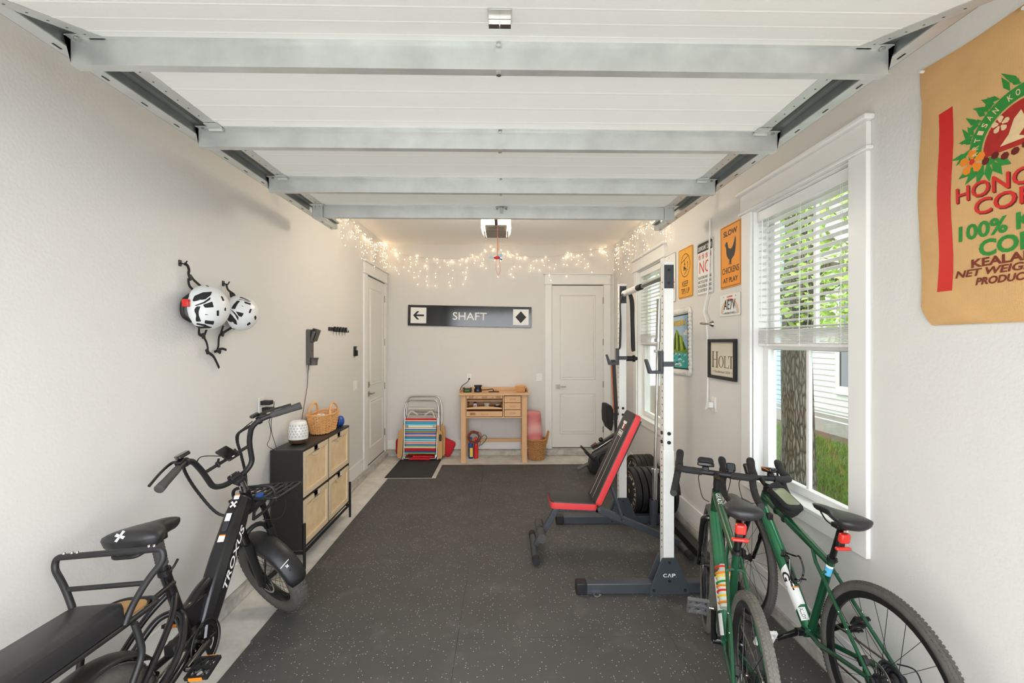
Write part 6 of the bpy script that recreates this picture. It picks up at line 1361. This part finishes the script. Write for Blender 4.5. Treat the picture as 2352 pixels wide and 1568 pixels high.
# rear wheel with hub motor and mudguard
def fat_wheel(T, motor):
    wheel(t, T, ER, .047, 'fat_tyre', spokes=36 if not motor else 28, rimh=.012, hubw=.055, rotor=.085, rotor_x=-.055, knob=False)
    if motor: MB(T).lathe([(.0,-.05),(.07,-.05),(.09,-.035),(.09,.035),(.07,.05),(0,.05)], 30, ax='X').build('hub_motor', 'black', t)
    kb = MB(T); n = 44
    for k in range(n):
        for x, rr, o in ((-.03,.037,.5),(-.011,.0465,0),(.011,.0465,.5),(.03,.037,0)):
            q = Matrix.Rotation(2*PI*(k+o)/n, 4, 'X'); kb.cbox(q @ V((x,0,ER-.047+rr)), (.014,.024,.004), q)
    z = kb.build('tread', 'fat_tyre', t, smooth=False); z['kind'] = 'stuff'
fat_wheel(Matrix.Translation(RA), True)
def guard(T, a0, a1, name, hw=.062, r0=ER+.028, n=18, m='ebike_satin'):
    rows = []
    for i in range(n+1):
        a = R(a0+(a1-a0)*i/n); row = []
        e = 1 if 0 < i < n else .8
        for k in range(9):
            th = (k/8-.5)*2; x = hw*e*th; r_ = r0-.022*th*th; row.append((x, r_*math.cos(a), r_*math.sin(a)))
        rows.append(row)
    o = MB(T).loft(rows, closed=False, cap=False).build(name, m, t, ang=60); o.modifiers.new('thick', 'SOLIDIFY').thickness = .003; return o
guard(Matrix.Translation(RA), 30, 172, 'rear_mudguard')
# rear rack, cushion, hoop
lp = [(-.085,-.95,.668),(-.095,-.36,.668),(-.09,-.20,.668),(-.06,-.165,.668),(.06,-.165,.668),(.09,-.20,.668),(.095,-.36,.668),(.085,-.95,.668)]
tb_('rack_loop', fillet(lp, .04), .0105, 'ebike_satin'); MB().prism(rrect(.15,.74,.05,5,0,-.56), .672, .680).build('deck_board', 'tan_board', t); 
for y in (-.30,-.50,-.70,-.90): tb_('rack_rung', [(-.09,y,.668),(.09,y,.668)], .007, 'ebike_satin')
cu2 = MB(); P = rrect(.205, .64, .03, 4, 0, -.655)
cu2.loft([[(u*(1), v, .682) for u, v in P], [(u, v, .69) for u, v in P], [(u, v, .73) for u, v in P], [(u*.94, v*1.0+.0, .745) for u, v in P], [(u*.72, (v+.655)*.93-.655, .756) for u, v in P]]); cu2.build('seat_cushion', 'saddle_black', t, ang=35)
hp = [(-.098,-.35,.672),(-.105,-.325,.72),(-.15,-.305,.80),(-.205,-.285,.865),(-.20,-.28,.905),(.20,-.28,.905),(.205,-.285,.865),(.15,-.305,.80),(.105,-.325,.72),(.098,-.35,.672)]
tb_('hoop', fillet(hp, .05, 6), .0115, 'ebike_satin', 14); tb_('hoop_crossbar', [(-.145,-.306,.795),(.145,-.306,.795)], .009, 'ebike_satin')
for x in (-.17,-.14,-.12,.15,.17): MB().cyl((x,-.28,.912), (x,-.28,.922), .005, n=8).build('hoop_bolt', 'steel', t)
# saddle
so = saddle(t, Matrix.Translation((0,-.085,.915)) @ Matrix.Rotation(R(5),4,'X'), .27, .118, 'saddle_black', .075, .038, dome=.030)
tb_('saddle_loop', fillet([(-.055,-.13,.885),(-.055,-.22,.86),(.055,-.22,.86),(.055,-.13,.885)], .03), .008, 'black'); MB().cbox((0,-.075,.872), (.07,.07,.03)).build('saddle_clamp', 'black', t, bevel=.006)
def xmark(T, w, par, m='white_print'):
    for s in (-1, 1):
        MB(T @ Matrix.Rotation(R(45*s),4,'Z')).prism([(-w*.14,-w*.5),(w*.14,-w*.5),(w*.10,0),(w*.14,w*.5),(-w*.14,w*.5),(-w*.10,0)], 0, .0015).build('x_logo', m, par, smooth=False)
from mathutils.bvhtree import BVHTree
bv = BVHTree.FromPolygons([v.co for v in so.data.vertices], [tuple(p.vertices) for p in so.data.polygons])
hit, nrm, _, _ = bv.ray_cast(V((-.015,-.5,1.06)), V((0,.31,-.13)).normalized())
if hit: xmark(Matrix.Translation(hit+nrm*.001) @ nrm.to_track_quat('Z', 'Y').to_matrix().to_4x4() @ Matrix.Rotation(R(28),4,'Z'), .042, so)
# steering assembly
B_ = Matrix(((1,0,0,0),(0,n_.y,ax_.y,0),(0,n_.z,ax_.z,0),(0,0,0,1))); SF = Matrix.Translation(HT) @ B_ @ Matrix.Rotation(R(62), 4, 'Z')
FLn = .664; stb = lambda nm, P, r_, m='black', k=12: MB(SF).tube(P, r_, k).build(nm, m, t)
for s in (-1, 1):
    stb('fork_stanchion', [(s*.072,.012,-.11),(s*.072,.03,-.38)], .0165, 'black_gloss'); stb('fork_lower', [(s*.072,.028,-.34),(s*.072,.045,-FLn-.005)], [.0235,.021], 'ebike_satin'); MB(SF).cyl((s*.085,.045,-FLn), (s*.062,.045,-FLn), .012).cbox((s*.072,.05,-FLn), (.018,.05,.05)).build('fork_dropout', 'black', t, bevel=.004)
    MB(SF).cyl((s*.072,.012,-.095), (s*.072,.012,-.112), .021, n=16).build('fork_cap', 'blue' if s > 0 else 'black', t)
MB(SF).cbox((0,.012,-.135), (.185,.045,.04)).build('fork_crown', 'ebike_satin', t, bevel=.01); MB(SF).tube(arc((0,.06,-.36),.072,0,PI,10,'Y'), .014, 10).build('fork_arch', 'ebike_satin', t)
WF = SF @ Matrix.Translation((0,.045,-FLn)) @ Matrix.Rotation(-(PI/2-HA), 4, 'X')
fat_wheel(WF, False); gd_ = guard(WF, 52, 188, 'front_mudguard')
for s in (-1, 1): MB(WF).tube([(s*.06,-.02,.0),(s*.06,-.19,.17)], .0045, 6).build('mudguard_stay', 'black', t)
GT_ = WF @ Matrix.Rotation(R(163),4,'X') @ Matrix.Translation((0,ER+.029,0)) @ Matrix.Rotation(R(-90),4,'X') @ Matrix.Rotation(R(180),4,'Z')
xmark(GT_ @ Matrix.Translation((.018,0,0)), .02, gd_); MB(GT_ @ Matrix.Rotation(R(8),4,'Z')).box((-.012,-.024,0), (.05,-.020,.0015)).build('mudguard_text', 'white_print', gd_)
for x in (-.03,.02): MB(GT_).cyl((x,.03,-.002), (x,.03,.002), .004).build('guard_bolt', 'black', gd_)
MB(SF).cyl((0,0,0), (0,0,.06), .019, n=16).build('steerer_spacer', 'chrome', t); MB(SF).cbox((0,.03,.06), (.05,.085,.036)).cyl((-.03,.05,.072), (.03,.05,.072), .023, n=16).build('stem', 'black', t, bevel=.006)
for x in (-.018,.018): MB(SF).cyl((x,.04,.09), (x,.04,.10), .004, n=8).build('stem_bolt', 'steel', t)
zb, yb = .06, .05
bar_pts = lambda s: [(0,yb,zb),(s*.06,yb,zb),(s*.115,yb+.0,zb+.03),(s*.135,yb+.0,zb+.16),(s*.165,yb-.02,zb+.245),(s*.215,yb-.055,zb+.275),(s*.36,yb-.16,zb+.285)]
stb('handlebar', [V(p) for p in fillet(bar_pts(-1)[::-1]+bar_pts(1)[1:], .045, 6)], .0145, 'ebike_satin', 14); stb('bar_crossbrace', [(-.132,yb,zb+.135),(.132,yb,zb+.135)], .009, 'ebike_satin')
for s in (-1, 1):
    a, b = V((s*.255,yb-.083,zb+.2785)), V((s*.385,yb-.178,zb+.2865)); d = b-a
    MB(SF).tube([a.lerp(b, k/8) for k in range(9)], [.0165,.018,.0185,.0185,.019,.019,.0195,.021,.0215], 14).tube([b, b+d*.01], [.0215,.016], 14).build('grip', 'rubber_grey', t)
    MB(SF).cbox((s*.225,yb-.05,zb+.282), (.045,.032,.03), Euler((0,0,R(-36*s)))).build('control_housing', 'black', t, bevel=.006)
    MB(SF).tube(spline([(s*.215,yb-.02,zb+.275),(s*.24,yb+.01,zb+.272),(s*.31,yb-.03,zb+.275),(s*.385,yb-.09,zb+.278)], 5), .007, 8).build('brake_lever', 'black_gloss', t)
    MB(SF).cyl((s*.195,yb-.04,zb+.266), (s*.21,yb-.05,zb+.27), .022, n=14).build('lever_clamp', 'black', t)
MB(SF @ Matrix.Translation((-.205,yb-.05,zb+.312)) @ Matrix.Rotation(R(-15),4,'X')).prism(rrect(.06,.05,.012), -.008, .010).build('control_pad', 'black_gloss', t, bevel=.004); MB(SF @ Matrix.Translation((.195,yb-.03,zb+.30))).prism(rrect(.05,.03,.01), -.006, .008).build('gear_display', 'black_gloss', t, bevel=.004)
DS = SF @ Matrix.Translation((.0,yb-.02,zb+.175)) @ Matrix.Rotation(R(14),4,'X'); MB(DS).prism(rrect(.066,.115,.008), -.005, .005).build('display', 'black_gloss', t, bevel=.003); MB(DS).box((-.006,-.05,.005), (.006,-.044,.0056)).build('display_mark', 'white_print', t)
for s in (-1, 1): MB(SF).torus(.013, .005, (s*.055,yb,zb+.135), 'X', 16, 6).tube([(s*.055,yb,zb+.14),(s*.045,yb-.01,zb+.168)], .006, 6).build('display_clamp', 'black', t)
# cables from the bars into the frame
for pts, r_ in (([(-.18,yb,zb+.25),(-.17,yb+.09,zb+.16),(-.15,yb+.10,zb+.0),(-.12,yb+.05,zb-.16),(-.06,yb-.02,zb-.20)], .0075), ([(.17,yb,zb+.24),(.13,yb+.09,zb+.18),(.11,yb+.08,zb+.06),(.09,yb+.07,zb-.06),(.03,yb+.03,zb-.17)], .0075)):
    P = spline(pts, 14); MB(SF).tube(P, [r_*(1+.14*(i % 2)) for i in range(len(P))], 8).build('cable_sleeve', 'black', t)
MB(SF).tube(spline([(-.02,yb-.02,zb+.17),(-.10,yb+.03,zb+.21),(-.135,yb+.04,zb+.17)], 6), .0028, 6).build('display_cable', 'black', t); MB(SF).tube(spline([(.19,yb,zb+.26),(.13,yb+.06,zb+.20),(.10,yb+.06,zb+.10)], 6), .0028, 6).build('brake_cable', 'black', t)
# front rack (fixed to the frame)
rk2 = lambda nm, P, r_=.0085: MB().tube(P, r_, 10).build(nm, 'ebike_satin', t)
FZ = .785
rk2('front_rack_frame', fillet([(-.14,.64,FZ),(-.14,.93,FZ),(.14,.93,FZ),(.14,.64,FZ),(-.14,.64,FZ)], .035), .009)
for x in (-.09,-.045,0,.045,.09): rk2('front_rack_slat', [(x,.64,FZ),(x,.93,FZ)], .0065)
for y in (.70,.78,.86): rk2('front_rack_rung', [(-.14,y,FZ-.004),(.14,y,FZ-.004)], .0055)
rk2('front_rack_hoop', fillet([(-.12,.655,FZ-.02),(-.12,.635,FZ+.075),(.12,.635,FZ+.075),(.12,.655,FZ-.02)], .05), .009)
for s in (-1, 1): rk2('front_rack_strut', [(s*.05,.92,FZ),(s*.03,.68,.70),(0,.62,.68)], .009)
MB().cyl((0,.90,.735), (0,.985,.735), .026, .038, n=18).build('headlight', 'black', t); MB().cyl((0,.985,.735), (0,.988,.735), .035, n=18).build('headlight_lens', 'chrome', t)
MB().tube(spline([(.02,.92,.725),(.05,.88,.66),(.06,.78,.62),(.03,.66,.66)], 6), .003, 6).build('headlight_cable', 'black', t)
# drivetrain
cx = .068; CT = Matrix.Translation((cx,.07,.335))
MB(CT).lathe([(.066,-.002),(.09,-.002),(.09,.002),(.066,.002)], 44, ax='X', closed=True).build('chainring', 'black_gloss', t); MB(CT).torus(.094, .004, (.006,0,0), 'X', 40, 6).build('chain_guard', 'black', t)
for k in range(5): a = 2*PI*k/5; MB(CT).tube([(0,.012*math.cos(a),.012*math.sin(a)),(0,.07*math.cos(a),.07*math.sin(a))], .01, 6).build('chainring_arm', 'black_gloss', t)
ch = MB()
for a, b in ((V((cx,.07,.335+.086)), V((.055,-.41,.27+.04))), (V((cx,.07,.335-.086)), V((.055,-.40,.27-.07)))):
    d = b-a; m_ = int(d.length/.0127)
    for k in range(m_): ch.cbox(a.lerp(b, (k+.5)/m_), (.007 if k % 2 else .005,.0115,.0075), Matrix.Rotation(math.atan2(d.z, d.y), 4, 'X'))
z = ch.build('chain', 'nickel', t); z['kind'] = 'stuff'
for j in range(5): r_ = .026+j*.008; MB(Matrix.Translation((.066-j*.005,-.41,.27))).lathe([(r_-.009,-.0008),(r_,-.0008),(r_,.0008),(r_-.009,.0008)], 28, ax='X', closed=True).build('sprocket', 'charcoal', t)
for s, a in ((1, 183), (-1, 3)):
    e = V((s*.10, .07+.16*math.cos(R(a)), .335+.16*math.sin(R(a)))); MB().tube([V((s*.08,.07,.335)), e], [.017,.014], 10).cyl((s*.045,.07,.335), (s*.09,.07,.335), .02).build('crank_arm', 'black_gloss', t)
    MB().cyl(e, e+V((s*.03,0,0)), .006).build('pedal_axle', 'steel', t); pedal(t, Matrix.Translation(e+V((s*.022,0,0))) @ (Matrix.Rotation(PI, 4, 'Z') if s < 0 else Matrix()) @ Matrix.Rotation(R(15), 4, 'X'), 'black', 'orange_print')
MB().tube(spline([(-.05,-.06,.30),(-.10,-.05,.16),(-.13,-.04,.015)]), .011, 8).build('kickstand', 'black', t); MB().cbox((.03,-.05,.40), (.05,.07,.045)).build('controller_box', 'black', t, bevel=.008)
# decals
d0, d1 = V((0,.215,.44)), V((0,.46,.745))
o = text(t, 'TROXUS', 'white_print', 0, 0, .30, .034, 0, shear=.25, bold=.01); dd = (d1-d0).normalized(); uu = V((0,-dd.z,dd.y))
for v in o.data.vertices: x, y, z = v.co; v.co = d0.lerp(d1,.52)+dd*x+uu*(y-.006)+V((.0520+z,0,0))
up_ = lambda f, T0=None: Matrix.Translation(d0.lerp(d1, f)+uu*.0625) @ Matrix(((1,0,0,0),(0,dd.y,uu.y,0),(0,dd.z,uu.z,0),(0,0,0,1)))
xmark(Matrix.Translation(V((0,.498,.79))+uu*.054) @ up_(0).to_3x3().to_4x4(), .04, t)
MB(up_(.97)).box((-.014,-.02,0), (.014,.02,.0012)).build('sticker', 'white_print', t); MB(up_(.90)).prism(rrect(.03,.09,.014), 0, .0008).build('name_plate', 'charcoal', t); MB(up_(.70)).box((-.016,-.018,0), (.016,.012,.0012)).build('warning_sticker', 'white_print', t); MB(up_(.70)).box((-.016,.012,0), (.016,.018,.0013)).build('warning_sticker_band', 'orange_print', t)
MB(Matrix.Translation(V((0,.525,.822))+uu*.0475) @ up_(0).to_3x3().to_4x4()).box((-.014,-.012,0), (.014,.008,.0012)).build('warning_sticker', 'white_print', t); MB(Matrix.Translation(V((0,.525,.822))+uu*.0475) @ up_(0).to_3x3().to_4x4()).box((-.014,.008,0), (.014,.013,.0013)).build('warning_sticker_band', 'orange_print', t)
# ------------------------------------------------------------------ outside
plate('ground', (-14, -16, -.16), (-1.95, 16, -.06), 'driveway')
struct(MB().box((-1.95, -16, -.14), (1.95, Y0-.06, -.02)).build('driveway', 'driveway', smooth=False))
mat('soil', '#5a4a36', .95, noise=(14,.4), bump=(40,.6,.01)); mat('grass', '#6f8a3a', .9, noise=(30,.35)); mat('siding_white', '#bcbbb2', .7, noise=(6,.05)); mat('siding_blue', '#8fa9c0', .7, noise=(6,.05)); mat('leaf', '#b3d266', .6, noise=(3,.35)); mat('foundation', '#8d8a80', .9, noise=(8,.2))
def bark():
    m = mat('bark', '#6f675c', .95, noise=(10,.4), stretch=(1,1,.2)); N, L = nodes(m); b = N['Principled BSDF']; tc = N['Texture Coordinate']
    mp = N.new('ShaderNodeMapping'); mp.inputs['Scale'].default_value = (42,42,7); L.new(tc.outputs['Object'], mp.inputs[0]); vo = N.new('ShaderNodeTexVoronoi'); vo.feature = 'DISTANCE_TO_EDGE'; L.new(mp.outputs[0], vo.inputs['Vector']); vo.inputs['Scale'].default_value = 1
    bp = N.new('ShaderNodeBump'); bp.inputs['Strength'].default_value = 1; bp.inputs['Distance'].default_value = .03; L.new(vo.outputs['Distance'], bp.inputs['Height']); L.new(bp.outputs[0], b.inputs['Normal'])
    r = N.new('ShaderNodeValToRGB'); r.color_ramp.elements[1].position = .25; r.color_ramp.elements[0].color = (*lin('#3b352d'), 1); r.color_ramp.elements[1].color = (*lin('#8d8577'), 1); L.new(vo.outputs['Distance'], r.inputs[0]); L.new(r.outputs[0], b.inputs['Base Color'])
bark()
struct(MB().box((XR+.16, -16, -.16), (6.15, 18, -.03)).build('lawn_bed', 'soil', smooth=False))
random.seed(17); gm = MB()
for k in range(14000):
    y = random.uniform(3.4, 9.6); x = random.uniform(max(1.9, y*.56), min(5.7, y*.80)); h = random.uniform(.04,.10); a = random.uniform(0, PI); w = .006; lx, ly = random.uniform(-.03,.03), random.uniform(-.03,.03)
    gm.add([(x-w*math.cos(a),y-w*math.sin(a),-.031),(x+w*math.cos(a),y+w*math.sin(a),-.031),(x+lx,y+ly,-.03+h)], [(0,1,2)])
o = gm.build('grass', 'grass', smooth=False); tag(o, 'short green grass growing between the garage and the neighbouring house', 'grass'); o['kind'] = 'stuff'
def house(label, y0, y1, m, win, left=False):
    t = thing('neighbour_house', label, 'house', (6.2, y0, -.06)); L_ = y1-y0
    if left: t.matrix_world = Matrix.Translation((-5.4, y1, -.06)) @ Matrix.Rotation(PI, 4, 'Z')  # the added house, unseen, blocks sky from the left
    MB().box((.03,0,0), (5,L_,6.2)).build('wall_core', 'foundation', t); MB().box((.0,0,0), (.05,L_,.42)).build('foundation', 'foundation', t)
    me = MB().prism([(.03,0),(-.002,0),(-.006,.004),(.022,.112),(.03,.112)], 0, L_, 'Y').mesh('clapboard', m, smooth=False)
    for k in range(52): obj('clapboard', me, t).location = (0,0,.26+k*.108)
    for y in ((0, .1), (L_-.1, L_)): MB().box((-.02,y[0],.4), (.03,y[1],6.0)).build('corner_board', 'siding_white', t)
    if win:
        a, b, z0, z1 = win; w = MB().box((-.025,a-.1,z0-.12), (.03,b+.1,z0)).box((-.025,a-.1,z1), (.03,b+.1,z1+.14)).box((-.025,a-.1,z0), (.03,a,z1)).box((-.025,b,z0), (.03,b+.1,z1)).build('window_trim', 'siding_white', t); MB().box((-.006,a,z0), (.02,b,z1)).build('window_pane', 'black_gloss', w); MB().box((-.05,a-.13,z0-.15), (.03,b+.13,z0-.12)).build('window_sill', 'siding_white', w)
    MB().prism([(-.5,6.1),(5.5,6.1),(2.5,8.2)], 0, L_, 'Y').build('roof', 'foundation', t)
    return t
house('neighbouring house with white clapboards seen through the window', -3.0, 9.5, 'siding_white', (10.35, 11.25, .95, 2.5))
house('invented pale blue clapboard house beyond the tree trunk', 9.62, 18.0, 'siding_blue', None)  # invented house, supplies a blue band that looks like reflected sky
added_house = house('added unseen clapboard house blocking sky light on the far side of the garage', -6.0, 8.0, 'siding_white', None, True)  # added out of view to even the daylight on both side walls
added_house['kind'] = 'structure'; del added_house['category']
tr_ = thing('yard_tree', 'rough-barked tree standing outside the near window', 'tree', (3.22, 4.92, -.05))
MB().tube([(0,0,0),(0,0,.15),(.01,.0,.6),(.0,.02,1.6),(.03,0,2.8),(.05,.04,4.0)], [.24,.185,.16,.15,.145,.12], 20).build('trunk', 'bark', tr_)
random.seed(31); lv = MB()
for k in range(9):
    a = 2*PI*k/9+random.uniform(-.3,.3); z = random.uniform(2.1,3.6); e = V((math.cos(a)*random.uniform(.5,.95), math.sin(a)*random.uniform(.8,2.0), z+random.uniform(-.2,.8)))
    MB().tube(spline([(0,0,z-.3), V((0,0,z)).lerp(e,.45)+V((0,0,.12)), e], 5), [.04*(1-i/12)+.006 for i in range(11)], 6).build('branch', 'bark', tr_)
def leaf(p, s):
    a, b, c = [random.uniform(-1,1) for _ in range(3)]; d = V((a,b,c*.6)).normalized(); u = d.cross(V((random.uniform(-1,1),random.uniform(-1,1),random.uniform(-1,1)))).normalized(); n = d.cross(u)
    lv.add([p, p+d*s*.45+u*s*.3+n*s*.08, p+d*s, p+d*s*.45-u*s*.3+n*s*.08], [(0,1,2,3)])
for k in range(430):
    c = V((max(-.78, min(1.3, random.gauss(.08,.65))), max(-1.9, min(2.4, random.gauss(0,1.0))), random.uniform(1.85,4.4)))
    for j in range(18): leaf(c+V((random.gauss(0,.13),random.gauss(0,.13),random.gauss(0,.10))), random.uniform(.05,.10))
o = lv.build('foliage', 'leaf', tr_, smooth=False); o['kind'] = 'stuff'
